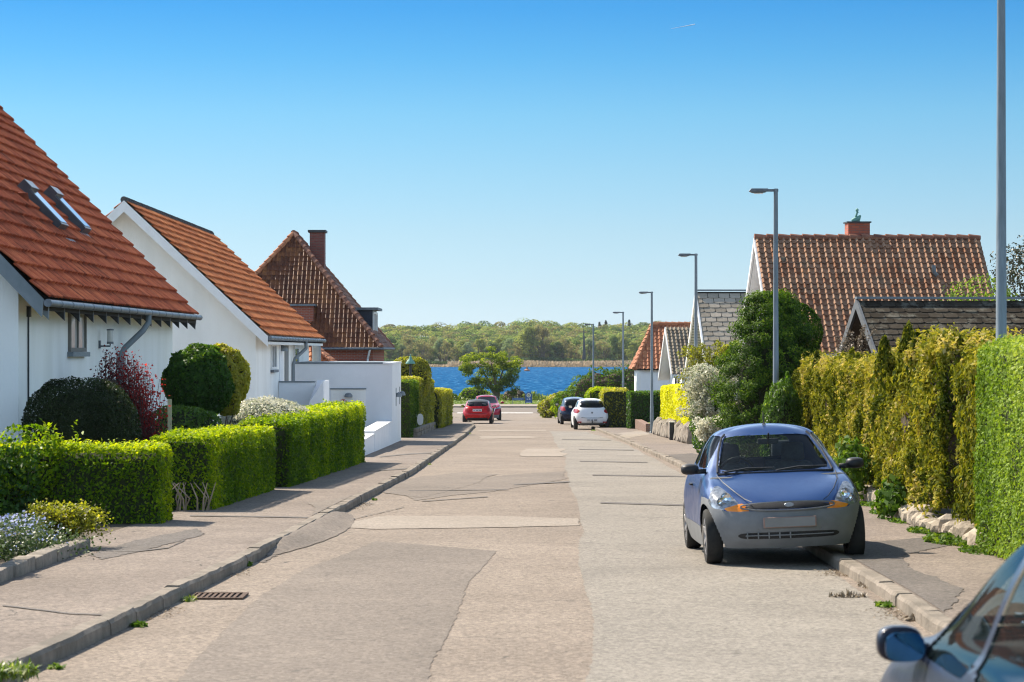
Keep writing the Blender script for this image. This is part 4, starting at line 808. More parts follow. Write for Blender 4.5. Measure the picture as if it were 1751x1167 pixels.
def arch_shrub(name, label, x, y, h, rad, nst, m, seed, tone, size=.05):
    t = thing(name, label, 'shrub', (x,y,g(y)+.1)); r = np.random.default_rng(seed); f = Fol(seed); mb = MB(); z0 = g(y)+.1
    for i in range(nst):
        a = r.uniform(0,6.28); rr = rad*r.uniform(.4,1.1); hh = h*r.uniform(.45,1.02); u = np.linspace(0,1,24); px = x+math.cos(a)*rr*u**1.6; py = y+math.sin(a)*rr*u**1.6; pz = z0+hh*np.sin(u*(math.pi*.5+.5*r.random()))
        mb.tube([(px[k],py[k],pz[k]) for k in (0,6,12,18,23)], [.01,.008,.006,.004,.002], 4, cap=False)
        k = u > .35; ctr = np.stack([px[k],py[k],pz[k]],-1); pp = np.repeat(ctr, 9, 0)+r.normal(0,.035,(len(ctr)*9,3)); f.add(pp, np.tile([0,0,1.],(len(pp),1)), size, tone+r.normal(0,.22,len(pp)), .9, .7)
    f.build('blossom' if tone > .41 else 'foliage', m, t); mb.build('stems', m_bark, t); return t
def plume(f, x, y, z0, z1, r0, n, size, tone, seed, up=.75):
    r = np.random.default_rng(seed); u = r.random(n)**.8; a = r.uniform(0, 6.283, n); rr = r0*(1-u)**.8*r.uniform(.5,1.05,n)+.015
    pp = np.stack([x+rr*np.cos(a), y+rr*np.sin(a), z0+(z1-z0)*u], -1); f.add(pp, np.stack([np.cos(a), np.sin(a), a*0+.3], -1), size, tone+r.normal(0,.18,n), .7, .42, (0,0,1,up))
# sprouting shrub in the first hedge
t = bush('sprouting_shrub', 'loose leafy shrub with tall yellow-green shoots at the left end of the first hedge', (-6.15,30.4,.3), (.55,.3,.5), 900, .07, l_lime, None, 11, tips=5, r0=.012, amp=.3)
f = Fol(12); r_ = np.random.default_rng(12)
for i in range(16):
    x, y = -5.75+r_.normal(0,.16), 30.5+r_.normal(0,.1); h = r_.uniform(.12,.42)*(1-abs(x+5.72)*1.2); k = 16; zz = np.linspace(.3, .52+max(.05, h), k); f = Fol(1200+i); pp = np.stack([x+np.linspace(0,r_.normal(0,.07),k)+r_.normal(0,.02,k), y+r_.normal(0,.02,k), zz], -1); f.add(pp, np.tile([0,-.5,1.], (k,1)), .075, .7+r_.normal(0,.15,k), .8, .45); f.build('shoot', l_lime, t)
f = Fol(13); pp = np.stack([r_.uniform(-7.6,-5.9,2600), 30.22+r_.normal(0,.08,2600), float(gy(30))+r_.uniform(.12,1.08,2600)], -1); f.add(pp, np.tile([0,-1.,.4],(2600,1)), .075, .5+.35*vnoise(pp,3,4)+r_.normal(0,.15,2600), .8, .5); f.build('side_leaves', l_laurel, t)
# dark clipped dome
c = P(140, 705, 35.3); bush('clipped_dome_bush', 'large dark clipped dome bush against the white wall on the left', (c.x, 35.2, .32), (.84,.75,1.02), 30000, .04, l_dark, c_dark, 14, power=2.7, amp=.09, ns=3, tips=0)
# red barberry with bare purple twigs
c = P(222, 670, 39.5); b0 = (c.x-.1, 39.5, g(39.5)+.1)
t = thing('barberry_bush', 'red-tipped purple barberry bush with sparse twigs in front of the first white house', 'bush', b0)
mb = MB(); rng = random.Random(6); pts = []
for i in range(260):
    a = rng.uniform(0, 6.28); rr = rng.uniform(.1,.66)*rng.uniform(.7,1.15); hz = rng.uniform(1.25,2.45)*(1-.3*(rr/.75)**2); p0 = Vector(b0)+Vector((math.cos(a)*rr*.3, math.sin(a)*rr*.3, 0)); p1 = Vector(b0)+Vector((math.cos(a)*rr, math.sin(a)*rr*.8, hz)); pm = p0.lerp(p1,.5)+Vector((math.cos(a)*.1+rng.uniform(-.1,.1), math.sin(a)*.1, rng.uniform(-.1,.1)))
    mb.tube([p0, pm, p1], [.01,.007,.003], 4, cap=False); pts += [(p0.lerp(pm, u) if u < 1 else pm.lerp(p1, u-1)) for u in np.linspace(.3, 2, 16)]
mb.build('twigs', mat('purple_twigs', (.06,.03,.03), (.14,.08,.07), 9, .9), t)
pts = np.array([list(p) for p in pts]); r_ = np.random.default_rng(2); pp = np.concatenate([pts+r_.normal(0,.05,pts.shape) for _ in range(4)]); f = Fol(3)
redness = np.clip((pp[:,2]-.6)*.8+(pp[:,0]-b0[0])*1.5, 0, 1); f.add(pp, np.tile([0,0,1.], (len(pp),1)), .05, .15+.7*redness+r_.normal(0,.12,len(pp)), 1.2, .6); f.build('foliage', l_barb, t)
# gate post beside it
PST = MB(); PST.box(-6.56,39.0,-.7,-6.42,39.14,1.22); PST.box(-6.58,38.98,1.22,-6.4,39.16,1.26); prop(PST.build('garden_post', mat('brown_post', (.04,.025,.02), (.07,.05,.04), 8, .8), None, origin=(-6.49,39.07,-.6)), 'dark square timber post inside the purple barberry bush', 'post')
PST = MB(); PST.box(-5.97,41.9,-.7,-5.91,41.98,.9); prop(PST.build('garden_post', mat('yellow_post', (.5,.45,.25), (.6,.55,.35), 8, .8), None, origin=(-5.84,41.95,-.65)), 'slim pale yellow post between the barberry and the round laurel', 'post')
# round laurel; its sunlit half is added as a second, lighter-leaved bush
c = P(352, 651, 45.5); t = bush('round_laurel_bush', 'ball-clipped laurel bush, dark with a sunlit yellow-green right side', (c.x-.15, 45.5, c.z-.05), (.66,.7,.7), 17000, .075, l_laurel, c_dark, 15, amp=.2, ns=3, power=2.1, tips=7, r0=.03, zmin=-.95)
c = P(381, 652, 45.9); bush('sunlit_laurel_side', 'yellow-green sunlit rounded bush touching the right side of the dark laurel ball', (c.x, 45.9, c.z), (.5,.5,.68), 8500, .075, l_hop, c_dark, 115, amp=.22, ns=3, tips=5, r0=.02, zmin=-.95, rmix=(.8,.2))
# pale flowering shrub behind the third hedge, low plants in the garden
bush('cream_flowering_shrub', 'low cream-flowered shrub behind the long lime-green hedge', (-4.95,48.8,.2), (.95,3.2,.58), 13000, .06, l_white, c_dark, 16, tips=0, amp=.15, rmix=(.42,.35))
bush('garden_shrub', 'small green shrub under the ball-clipped laurel bush', (-6.0,44.2,.1), (.75,.5,.68), 5000, .07, l_green, c_dark, 17, tips=0, amp=.2)
bush('garden_shrub', 'dark shrub with reddish twigs beside the white screen wall', (-4.95,70,-.35), (.6,.5,.6), 1800, .06, l_barb, None, 18, tips=5, r0=.02, amp=.3, rmix=(.2,.2))
# blue flowers and stone edging in the bottom left
t = thing('flower_clump', 'clump of pale blue forget-me-nots behind the stone edging at the left', 'flowers', (-4.75,24.1,g(24)+.1))
f = Fol(19); r_ = np.random.default_rng(5); n_ = 5000; pp = np.stack([-5.0+r_.normal(0,.28,n_), 24.3+r_.normal(0,.45,n_), np.abs(r_.random(n_))*.42], -1); k = np.exp(-((pp[:,0]+5.05)/.5)**2); pp[:,2] = pp[:,2]*(.35+.65*k)+gy(pp[:,1])+.1
f.add(pp, np.tile([0,-.3,1.],(n_,1)), .035, np.clip((pp[:,2]-gy(pp[:,1])-.1)*1.5+.08+r_.normal(0,.2,n_), 0, 1), 1, .7); f.build('flowers', l_blue, t)
t = arch_shrub('dry_shrub', 'small half-dry straggly shrub at the end of the stone edging', -4.72, 25.7, .42, .42, 60, l_hop, 20, .42, .035)
rng = random.Random(8); mb = MB(); y = 18.0; mt_ = m_stone
e = thing('stone_edging', 'row of weathered granite edging blocks round the flower bed at the left', 'edging', (-4.5,21,g(21)+.1))
while y < 25.2:
    ln_e = rng.uniform(.35,.85); ye = min(y+ln_e, 25.3); x = -4.42+rng.uniform(-.01,.01); z = g(y)+.09; mb = MB(); mb.box(x-.17, y+.01, z-.03, x, ye-.01, z+.125+rng.uniform(-.012,.012)); mb.build('block', mt_, e, bevel=.018); y = ye
mb = MB(); mb.box(-5.4,25.33,g(25)+.06,-4.44,25.48,g(25)+.2); mb.build('block', mt_, e, bevel=.018)
bush('garden_shrub', 'leafy shrub standing in the flower bed at the left edge of the view', (-5.35,22.1,.25), (.55,.6,.6), 3500, .07, l_laurel, c_dark, 119, amp=.35, clump=.6, ns=3, tips=6, r0=.02)
# --- beyond the garage, left side
hedge_thing('hedge', 'tall dark narrow yew hedge right behind the white garage', [(-4.05,89.5),(-4.0,95)], .7, 2.15, 500, .07, l_conif, seed=21, amp=.05)
hedge_thing('hedge', 'yellow-green and bronze beech hedge beyond the white garage', [(-4.6,96),(-4.35,112)], 1.5, 2.3, 420, .1, l_hop, seed=22, amp=.12, rmix=(.5,.4))
hedge_thing('hedge', 'lower sunlit hedge at the far left corner of the street', [(-4.0,113),(-3.9,132)], 1.3, 1.85, 300, .12, l_hop, seed=23, amp=.16, rmix=(.6,.3))
bush('round_clipped_tree', 'round-topped yellow-green clipped tree behind the beech hedge', (-4.35,103,.55), (.9,.9,.95), 6000, .11, l_hop, c_dark, 24, cat='tree', power=2.8, tips=5, r0=.07, amp=.08)
bush('bronze_shrub', 'small bronze-leaved shrub behind the white oval sign', (-4.05,95.4,-1.05), (.33,.4,.42), 900, .08, leafmat('bronze', [(0,(.1,.06,.03)), (.5,(.25,.15,.07)), (1,(.4,.28,.14))], .4), c_brown, 25, tips=0)
t = thing('oval_sign', 'white oval sign on a thin post beside the low stone wall', 'sign', (-3.62,93,g(93)+.1))
mb = MB(); mb.tube([(-3.7,93,g(93)+.1),(-3.7,93,g(93)+1.0)], .03, 8); mb.build('post', m_galv, t)
mb = MB(); mb.prism([(-3.53+.12*math.cos(a)*1, 92.97, g(93)+.74+.22*(abs(math.sin(a))**.7)*(1 if math.sin(a) > 0 else -1)) for a in np.linspace(0, 2*math.pi, 24, endpoint=False)], (0,.03,0)); mb.build('sign_plate', m_wpaint, t)
rng = random.Random(3); t = thing('stone_wall', 'low dry-stone wall along the left pavement beyond the garage', 'wall', (-3.7,98,g(98)))
for y in np.arange(91, 112, .55):
    for k in range(2):
        mb = MB(); z = float(gy(y))+.08+k*.17; x = -3.55; mb.box(x-.35,y+rng.uniform(0,.06),z,x+rng.uniform(-.03,.03),y+.52,z+.165); mb.build('stone', m_stone, t, bevel=.03)
prop(flat('wall_bed', -4.9, -3.7, 91, 112, .32, m_soil), kind='structure')
# --- right side hedges and shrubs
def xr_(y): return float(np.interp(y, [24,30.5,35.6,49.5], [4.93,5.0,5.35,5.9]))
t = hedge_thing('hedge', 'bright fresh green hedge at the right edge of the picture', [(5.35,17.5),(5.36,25.2)], 1.1, 2.12, 2300, .042, l_bright, seed=31, amp=.07, spike=.03, base=.12)
pth = [(xr_(y)+.55, y) for y in np.linspace(28.2, 50, 14)]
hu = lambda u: 2.13+.0*u+.1*vnoise(np.stack([np.asarray(u)*9, np.asarray(u)*0, np.asarray(u)*0], -1), 1, 3)+.13*np.maximum(0, vnoise(np.stack([np.asarray(u)*38, np.asarray(u)*0, np.asarray(u)*0], -1), 1, 8))
t = hedge_thing('thuja_hedge', 'long tall thuja hedge, half yellow-green and half dried tan, with a ragged top', pth, 1.05, hu, 1900, .07, l_thuja, c_brown, seed=33, amp=.2, ns=3.2, jit=1.0, asp=.5, up=(0,0,1,.2), rmix=(.44,.42), tonescale=2.6, h0=.3, group='thuja hedges', spike=.07)
f = Fol(34); r_ = np.random.default_rng(34)
for i in range(46):
    y = r_.uniform(28.3, 50); k = float(hu(np.array([(y-28.2)/21.8]))[0]); zt = g(y)+.1+k; hh = abs(r_.normal(.12,.16)); plume(f, xr_(y)+r_.uniform(.1,.9), y, zt-.45, zt+hh, .17, 260, .085, r_.choice([.2,.3,.45,.6]), i+50)
for (px, py, Y) in ((1551,560,31.5),(1512,577,32.8),(1585,568,30.3),(1612,590,29.2)): p = P(px, py, Y); plume(f, p.x, Y, p.z-.75, p.z, .2, 700, .085, .3, int(px), .7)
f.build('top_shoots', l_thuja, t)
f = Fol(35)
for i in range(150):                                        # vertical columns of sprays down the face
    y = r_.uniform(28.3,49.5); z = r_.uniform(.3,1.8); plume(f, xr_(y)+.06+r_.uniform(-.02,.12), y, g(y)+z-.1, g(y)+z+.4, .13, 150, .07, float(.5+.4*vnoise(np.array([[y*1.1,z*1.5,0]]),1,4)[0])+r_.normal(0,.18), i+500, .35)
f.build('face_sprays', l_thuja, t)
t = hedge_thing('thuja_hedge', 'short greener thuja clump between the dried hedge and the bright green hedge', [(5.45,25.75),(5.55,27.3)], 1.0, 2.0, 1500, .075, l_thuja, c_brown, seed=36, amp=.2, ns=2, jit=.6, asp=.4, up=(0,0,1,.5), rmix=(.33,.25), tonescale=1.5, h0=.25, group='thuja hedges', spike=.08)
f = Fol(37)
for i in range(46): y = r_.uniform(25.7,27.4); z = r_.uniform(.3,1.75); plume(f, 5.05+r_.uniform(0,.2), y, g(y)+z-.1, g(y)+z+.4, .14, 160, .07, r_.uniform(.2,.6), i+800)
f.build('face_sprays', l_thuja, t)
# stone wall below the thujas
m_field = mat('fieldstone', (.3,.25,.19), (.48,.41,.32), 7, .9, .6, 30, c3=(.2,.17,.13), scale3=2, amt3=.6)
rng = random.Random(12); t = thing('stone_wall', 'low irregular fieldstone wall under the thuja hedges on the right', 'wall', (5.0,30,g(30)+.1))
y = 24.6; nst = 0
while y < 47 and nst < 90:
    ln_e = rng.uniform(.28,.5); x = xr_(y)-.03+rng.uniform(-.03,.03); bm = bmesh.new(); bmesh.ops.create_icosphere(bm, subdivisions=2, radius=.5)
    hs = rng.uniform(.14,.27)
    for v in bm.verts:
        c_ = v.co; p_ = Vector([math.copysign(min(abs(q_)*1.2, .5), q_) for q_ in c_]); k = float(vnoise(np.array([[c_.x*2+y*3, c_.y*2, c_.z*2]]), 1.3, 5)[0])*.06; v.co = Vector((x+.14+p_.x*(.36+k), y+ln_e/2+p_.y*ln_e*.98, g(y)+.07+hs/2+p_.z*(hs+k)))
    me = bpy.data.meshes.new('stone'); bm.to_mesh(me); bm.free(); me.materials.append(m_field); link('stone', me, t); y += ln_e; nst += 1
# weeds along the foot of the wall
l_weed = leafmat('weed_leaves', [(0,(.03,.07,.012)), (.5,(.075,.15,.02)), (1,(.22,.3,.05))], .35, (1.4,1.4,.4), .6, .1)
wlab = {0:'leafy weeds', 1:'grass tuft'}
def weed(label, x, y, h, rx, ry, n, size, seed, m=None, cat='weed', blade=False):
    r = np.random.default_rng(seed); t = Fol(seed); a = r.uniform(0,6.28,n); q_ = np.sqrt(r.random(n)); z0 = gy(y)+h
    pp = np.stack([x+rx*q_*np.cos(a), y+ry*q_*np.sin(a), z0+r.uniform(.02, 1, n)*(1-q_*.6)*(.35 if not blade else .2)*max(rx,.12)], -1)
    t.add(pp, np.tile([0,-.3,1.],(n,1)), size, .5+r.normal(0,.25,n), .8, .2 if blade else .5, (0,0,1,.8) if blade else None)
    o = t.build('weed_clump' if not blade else 'grass_tuft', m or (l_dry if 'dry' in label or 'yellowing' in label else l_grass if blade else l_weed), None, origin=(x,y,float(z0))); return prop(o, label, cat)
for i, (x, y, rx, ry, n, s) in enumerate([(4.82,25.0,.18,.5,420,.05),(4.85,26.6,.3,.7,900,.07),(4.85,28.6,.16,.5,420,.055),(4.95,30.8,.14,.4,300,.05),(5.05,33,.16,.5,300,.06),(5.2,35.5,.16,.5,260,.06)]):
    weed(['broad-leaved weeds at the foot of the bright green hedge','spreading grassy weeds below the greener thuja clump','low weeds at the near end of the fieldstone wall','creeping weeds against the middle of the fieldstone wall','weeds at the foot of the wall beside the blue car','far weeds at the foot of the wall behind the blue car'][i], x, y, .1, rx, ry, n, s, 60+i)
bush('leafy_plant', 'bright broad-leaved green plant between the blue car and the dried hedge', (4.95,31.5,-.22), (.2,.5,.3), 420, .12, l_weed, None, 70, cat='plant', tips=5, r0=.01, amp=.8, ns=4, depth=7)
bush('leafy_plant', 'taller leafy green plant behind the blue car mirror', (5.1,36.5,-.05), (.28,.7,.5), 700, .13, l_weed, None, 71, cat='plant', tips=5, r0=.012, amp=.8, ns=4, depth=7)
for i, (px, py, h, bl, rx, ry, n, s, lb) in enumerate([(237,1072,0,0,.06,.08,60,.06,'green dandelion leaves against the left kerb face'), (97,1144,0,0,.05,.06,40,.05,'small green weed at the foot of the left kerb, near the corner'), (20,1150,.1,1,.14,.2,160,.12,'grass tuft growing over the kerb in the bottom left corner'), (322,1028,0,1,.06,.12,60,.09,'thin grass beside the drain grate'),
        (424,968,0,0,.05,.09,50,.05,'small yellow-green weed under the kerb past the drain'), (1512,1038,0,0,.07,.16,90,.06,'leafy weed against the right kerb'), (1450,1022,0,1,.16,.1,110,.08,'dry grassy tuft on the road near the right kerb'), (1478,1003,0,1,.06,.3,110,.05,'dry weeds lining the right kerb in front of the blue car'),
        (1560,1062,0,0,.06,.1,60,.05,'yellowing weed at the near end of the right kerb'), (735,795,.0,1,.05,.3,60,.06,'tiny weeds in the kerb joint at mid-distance on the left'), (640,856,0,0,.04,.12,40,.05,'green weed under the left kerb beside the long hedge'), (802,742,0,1,.1,.5,90,.08,'grass in the left kerb bend before the red cars'), (1015,737,.0,1,.12,.8,90,.09,'grass at the kerb behind the white car'), (935,711.5,.05,1,.5,4,260,.25,'grass strip on the corner kerb at the end of the street')]):
    c = G(px, py, h); weed(lb, c.x, c.y, h, rx, ry, n, s, 90+i, blade=bool(bl))
# dark conifer, green shrub, spiraea, thin brown shrub
c = P(1318, 610, 56); t = thing('conifer_tree', 'dense dark green false cypress beside the lamp post on the right', 'tree', (c.x,56,g(56)+.1))
f = Fol(40); r_ = np.random.default_rng(40); gz = g(56)+.1
for i in range(420):
    u = r_.random(); a = r_.uniform(0,6.28); zz = .15+u*3.75; R0 = 1.2*math.sin(min(1, (1.08-u)*1.35)*math.pi/2)**.8*(.88 if u < .15 else 1); k = R0*r_.uniform(.7,1.08); cc = np.array([c.x+k*math.cos(a)*1.02, 56+k*math.sin(a), gz+zz]); m_ = 120
    v = r_.normal(0,1,(m_,3)); v /= np.linalg.norm(v,axis=1)[:,None]; pp = cc+v*np.array([.22,.22,.15])*r_.uniform(.4,1.05,(m_,1))+np.array([math.cos(a),math.sin(a),.4])*.1*r_.random((m_,1)); no = v*.5+np.array([math.cos(a),math.sin(a),.5]); f.add(pp, no, .075, .32+.5*(v[:,2]*.5+.3)+r_.normal(0,.14,m_)+r_.normal(0,.08), .5, .42)  # upper side of each spray tuft coloured lighter, as if lit
f.build('foliage', l_conif, t); corep('inner_branches', (c.x,56,gz+1.85), (1.0,1.0,1.8), c_dark, t, .78, 3); limbs('trunk', m_bark, t, (c.x,56,gz), [(c.x,56,gz+2.5)], .14, 3)
f = Fol(41); m_ = 7500
cc = P(1365,570,56.6); blob(f, (cc.x,57.2,cc.z-.1), (.62,.6,.85), m_, .07, 41, amp=.2, rmix=(.35,.25)); f.build('foliage', l_conif, t)
t = bush('green_shrub', 'upright mid-green shrub in front of the lamp post on the right', (5.3,47.4,.15), (.34,.6,1.0), 5000, .07, l_green, c_dark, 42, tips=6, r0=.025, amp=.25, ns=3, power=2.4)
f = Fol(142); r_ = np.random.default_rng(142)
for i in range(70): a = r_.uniform(0,6.28); k = r_.random()**.5; x, y = 5.3+.36*k*math.cos(a), 47.4+.55*k*math.sin(a); z1 = -.1+r_.uniform(.2,1.55)*(1-.25*k); plume(f, x, y, z1-.5, z1, .12, 110, .065, r_.uniform(.3,.75), 900+i, .6)
f.build('shoots', l_green, t)
t = arch_shrub('spiraea_shrub', 'tall arching shrub covered in white blossom beside the lamp post', 5.3, 63, 2.35, .95, 230, l_white, 43, .42, .055)
f = Fol(44); blob(f, (5.35,63.4,-.15), (.7,.8,1.0), 5000, .07, 44, amp=.2, rmix=(.4,.3)); f.build('foliage', l_green, t)
t = arch_shrub('spiraea_shrub', 'low white-flowering shrub hanging over the pavement at the foot of the taller one', 5.0, 60, 1.0, .5, 90, l_white, 45, .75, .055)
arch_shrub('bare_shrub', 'brown thin-leaved shrub between the white blossom and the dark conifer', 5.55, 59.5, 1.4, .35, 60, l_dry, 46, .4, .05)
arch_shrub('olive_shrub', 'olive twiggy shrub above the white blossom, against the slate roof', 5.45, 66.5, 3.0, .9, 90, l_hop, 47, .35, .06)
# yellow hedge on a boulder wall, bollards, driveway things
t = hedge_thing('hedge', 'brilliant yellow clipped hedge on top of a boulder wall', [(6.25,80.5),(6.35,97)], .8, 1.55, 620, .085, l_yellow, mat('yellow_hedge_inside', (.1,.1,.012), None), seed=48, amp=.05, base=.5)
t = thing('boulder_wall', 'wall of upright split boulders below the yellow hedge', 'wall', (5.85,88,g(88)+.1))
rng = random.Random(5); y = 78.5
while y < 97:
    ln_e = rng.uniform(.4,.75); bm = bmesh.new(); bmesh.ops.create_icosphere(bm, subdivisions=2, radius=.5); hs = rng.uniform(.55,.75)
    for v in bm.verts:
        c_ = v.co; p_ = Vector([math.copysign(min(abs(q_)*1.35, .5), q_) for q_ in c_]); k = float(vnoise(np.array([[c_.x*2+y*3, c_.y*2, c_.z*2]]), 1.3, 5)[0])*.08; v.co = Vector((5.88+p_.x*(.4+k)+p_.z*.12, y+ln_e/2+p_.y*ln_e*.96+p_.z*.15, g(y)+.05+hs/2+p_.z*(hs+k)))
    me = bpy.data.meshes.new('boulder'); bm.to_mesh(me); bm.free(); me.materials.append(m_stone); link('boulder', me, t); y += ln_e
for i, (x, y, h, lb) in enumerate([(5.62,85,.62,'dark square bollard with a white cap in front of the boulder wall'), (5.55,71,1.1,'tall dark post beside the white-flowering shrub'), (5.95,97.6,.62,'dark square bollard next to the lamp post before the driveway')]):
    t = thing('bollard', lb, 'bollard', (x,y,g(y)+.1), 'dark posts along the right pavement'); z = g(y)+.1; mb = MB(); mb.box(x-.08,y-.08,z,x+.08,y+.08,z+h); mb.build('post', m_dark, t, bevel=.006)
    if i == 0: mb = MB(); mb.box(x-.1,y-.1,z+h,x+.1,y+.1,z+h+.03); mb.build('cap', m_wpaint, t)
t = thing('planter_wall', 'low brown brick planter wall beside the grey driveway', 'wall', (6.5,104,g(104)))
mb = MB(); z = g(104)+.08; mb.box(5.7,103,z-.1,8.6,103.3,z+.38); mb.box(5.7,103.3,z-.1,6.0,112,z+.32); mb.build('brick', brickmat('brown_brick', (.16,.08,.05), (.22,.12,.08), (.2,.17,.14)), t)
flat('planter_lawn', 6.0, 8.6, 103.3, 112, .33+.08, m_lawn); flat('driveway', 5.6, 9, 97.5, 102.9, .105, m_patchl)
hedge_thing('hedge', 'dark green clipped hedge across the view behind the brick planter', [(5.4,112.6),(9.6,113.2)], 1.0, 1.75, 420, .1, l_laurel, seed=51, amp=.06, rmix=(.35,.2))
hedge_thing('hedge', 'bright green bulging hedge behind the white car', [(4.75,124),(5.0,137)], 1.6, 1.9, 330, .11, l_lime, seed=52, amp=.2, ns=1.2, rmix=(.45,.3), round_=.4)
hedge_thing('hedge', 'yellow-green hedge between the white car and the second lamp post', [(5.0,116),(5.1,122)], 1.4, 1.85, 330, .11, l_hop, seed=53, amp=.15, rmix=(.55,.25), round_=.35)
bush('pale_shrub', 'small pale grey-green shrub at the foot of the hedge behind the white car', (4.75,118,-1.6), (.4,.5,.4), 1100, .08, l_white, c_brown, 54, tips=0, rmix=(.3,.15))
bush('small_shrub', 'low green shrub before the white hipped house', (7.0,126,-1.2), (.9,.8,.7), 2200, .11, l_green, c_dark, 55, tips=0, amp=.2)
for i, (x, y, rx, rz, m, sd_, lb) in enumerate([(6.0,160,2.2,1.9,l_conif,56,'dark bronze-green shrub by the shore beyond the far lamp post'), (4.4,166,1.6,1.2,l_lime,57,'light green shrub in front of the dark shore shrubs'), (8.3,168,2.6,2.1,l_laurel,58,'broad dark green shrub left of the hipped house'), (3.6,172,1.6,1.0,l_hop,59,'olive shrub lowest towards the grass verge')]):
    bush('shore_shrub', lb, (x,y,g(y)+rz*.75), (rx,1.6,rz), 5200, .16, m, c_brown, sd_, tips=0, amp=.25, clump=.5)
# far right: trees behind the garage
c = P(1742,490,92); t = bush('pine_tree', 'dark ragged tree rising behind the garage at the right edge', (c.x+.3,92,c.z-.5), (1.3,1.3,2.0), 5200, .13, leafmat('dark_bronze_needles', [(0,(.02,.025,.012)), (.5,(.05,.05,.025)), (1,(.12,.11,.06))], .15), None, 61, cat='tree', tips=14, r0=.11, amp=.5, clump=1.0, ns=1.6, depth=5)
c = P(1672,505,62); t = bush('apple_tree', 'small fresh-leaved tree peeping over the dark slate garage roof', (c.x,61.5,c.z-.35), (1.0,.7,.75), 1500, .09, l_bright, None, 62, cat='tree', tips=12, r0=.04, amp=.4, depth=4)
arch_shrub('climbing_twigs', 'bare brown twigs climbing under the open gable of the garage', 7.6, 53.2, 3.1, .5, 40, l_dry, 63, .5, .04)

# --- grass verge, shore plants and the tree by the water
t = thing('shore_tree', 'broad leaning green tree standing alone by the water at the end of the street', 'tree', (P(835,680,238).x,238,g(238)))
f = Fol(70); r_ = np.random.default_rng(70); bx_, by_ = -2.0, 238.0
lob = [(812,618,30,16),(838,610,34,17),(866,615,28,16),(822,640,30,18),(858,640,30,20),(800,632,14,10),(880,628,14,12),(845,625,30,18),(838,660,30,20),(862,664,26,18),(872,650,18,14),(815,655,16,9)]
for i, (px, py, rx, ry) in enumerate(lob):
    for j in range(9):
        a = r_.uniform(0,6.28); k = math.sqrt(r_.random()); cx_ = P(px+math.cos(a)*rx*k*.8, py+math.sin(a)*ry*k*.8, 238); cy = 238+r_.uniform(-1.5,1.5); m_ = 130
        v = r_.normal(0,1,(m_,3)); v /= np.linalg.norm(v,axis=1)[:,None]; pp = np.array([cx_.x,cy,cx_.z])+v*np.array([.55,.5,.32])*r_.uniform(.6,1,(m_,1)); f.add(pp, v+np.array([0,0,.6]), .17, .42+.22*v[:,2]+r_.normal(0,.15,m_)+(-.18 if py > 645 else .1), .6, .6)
f.build('crown', leafmat('shore_tree_leaves', [(0,(.045,.075,.01)), (.4,(.11,.16,.02)), (.7,(.24,.29,.03)), (1,(.4,.43,.06))], .5, (1.5,1.5,.5), .7, .1), t)
limbs('trunk', m_bark, t, (-1.5,238,g(238)), [tuple(P(px,py,238)) for px,py in ((812,620),(838,612),(866,618),(822,645),(860,645),(878,632),(846,630))], .2, 5)
r_ = np.random.default_rng(71)
f = Fol(71); n_ = 26000; y = r_.uniform(239,250,n_); x = r_.uniform(-26,26,n_); hh = .75+.5*vnoise(np.stack([x*.5,y*.2,y*0],-1),1,3); z = gy(y)+r_.random(n_)**.7*hh
f.add(np.stack([x,y,z],-1), np.tile([0,-1.,.4],(n_,1)), .3, .35+.3*vnoise(np.stack([x*.3,y*.3,y*0],-1),1,5)+r_.normal(0,.2,n_)+.25*(z-gy(y) > hh*.8), .6, .25, (0,0,1,.75))
prop(f.build('shore_grass', l_grass), 'belt of tall rough grass and weeds along the near shore', 'grass', kind='stuff')
f = Fol(72); n_ = 16000; y = r_.uniform(212,239,n_); x = r_.uniform(-26,26,n_); f.add(np.stack([x,y,gy(y)+.02],-1), np.tile([0,-.5,1.],(n_,1)), .16, .45+.2*vnoise(np.stack([x*.3,y*.1,y*0],-1),1,5)+r_.normal(0,.15,n_), .8, .3, (0,0,1,.6))
prop(f.build('verge_grass', l_grass), 'mown grass verge between the shore road and the water', 'grass', kind='stuff')
for i, (px, rx, rz, m, lb) in enumerate([(812,1.6,1.0,l_lime,'round light green bush at the foot of the shore tree'), (700,2.2,.9,l_green,'low green thicket by the water left of the red cars'), (880,1.2,.8,l_dry,'pale grey-green bush right of the shore tree'), (755,1.6,.7,l_green,'low green bush by the water above the red cars')]):
    c = P(px,690,241); bush('shore_bush', lb, (c.x,240.5,g(240)+rz*.6), (rx,1,rz), 1800, .2, m, c_dark, 75+i, tips=0, amp=.25)

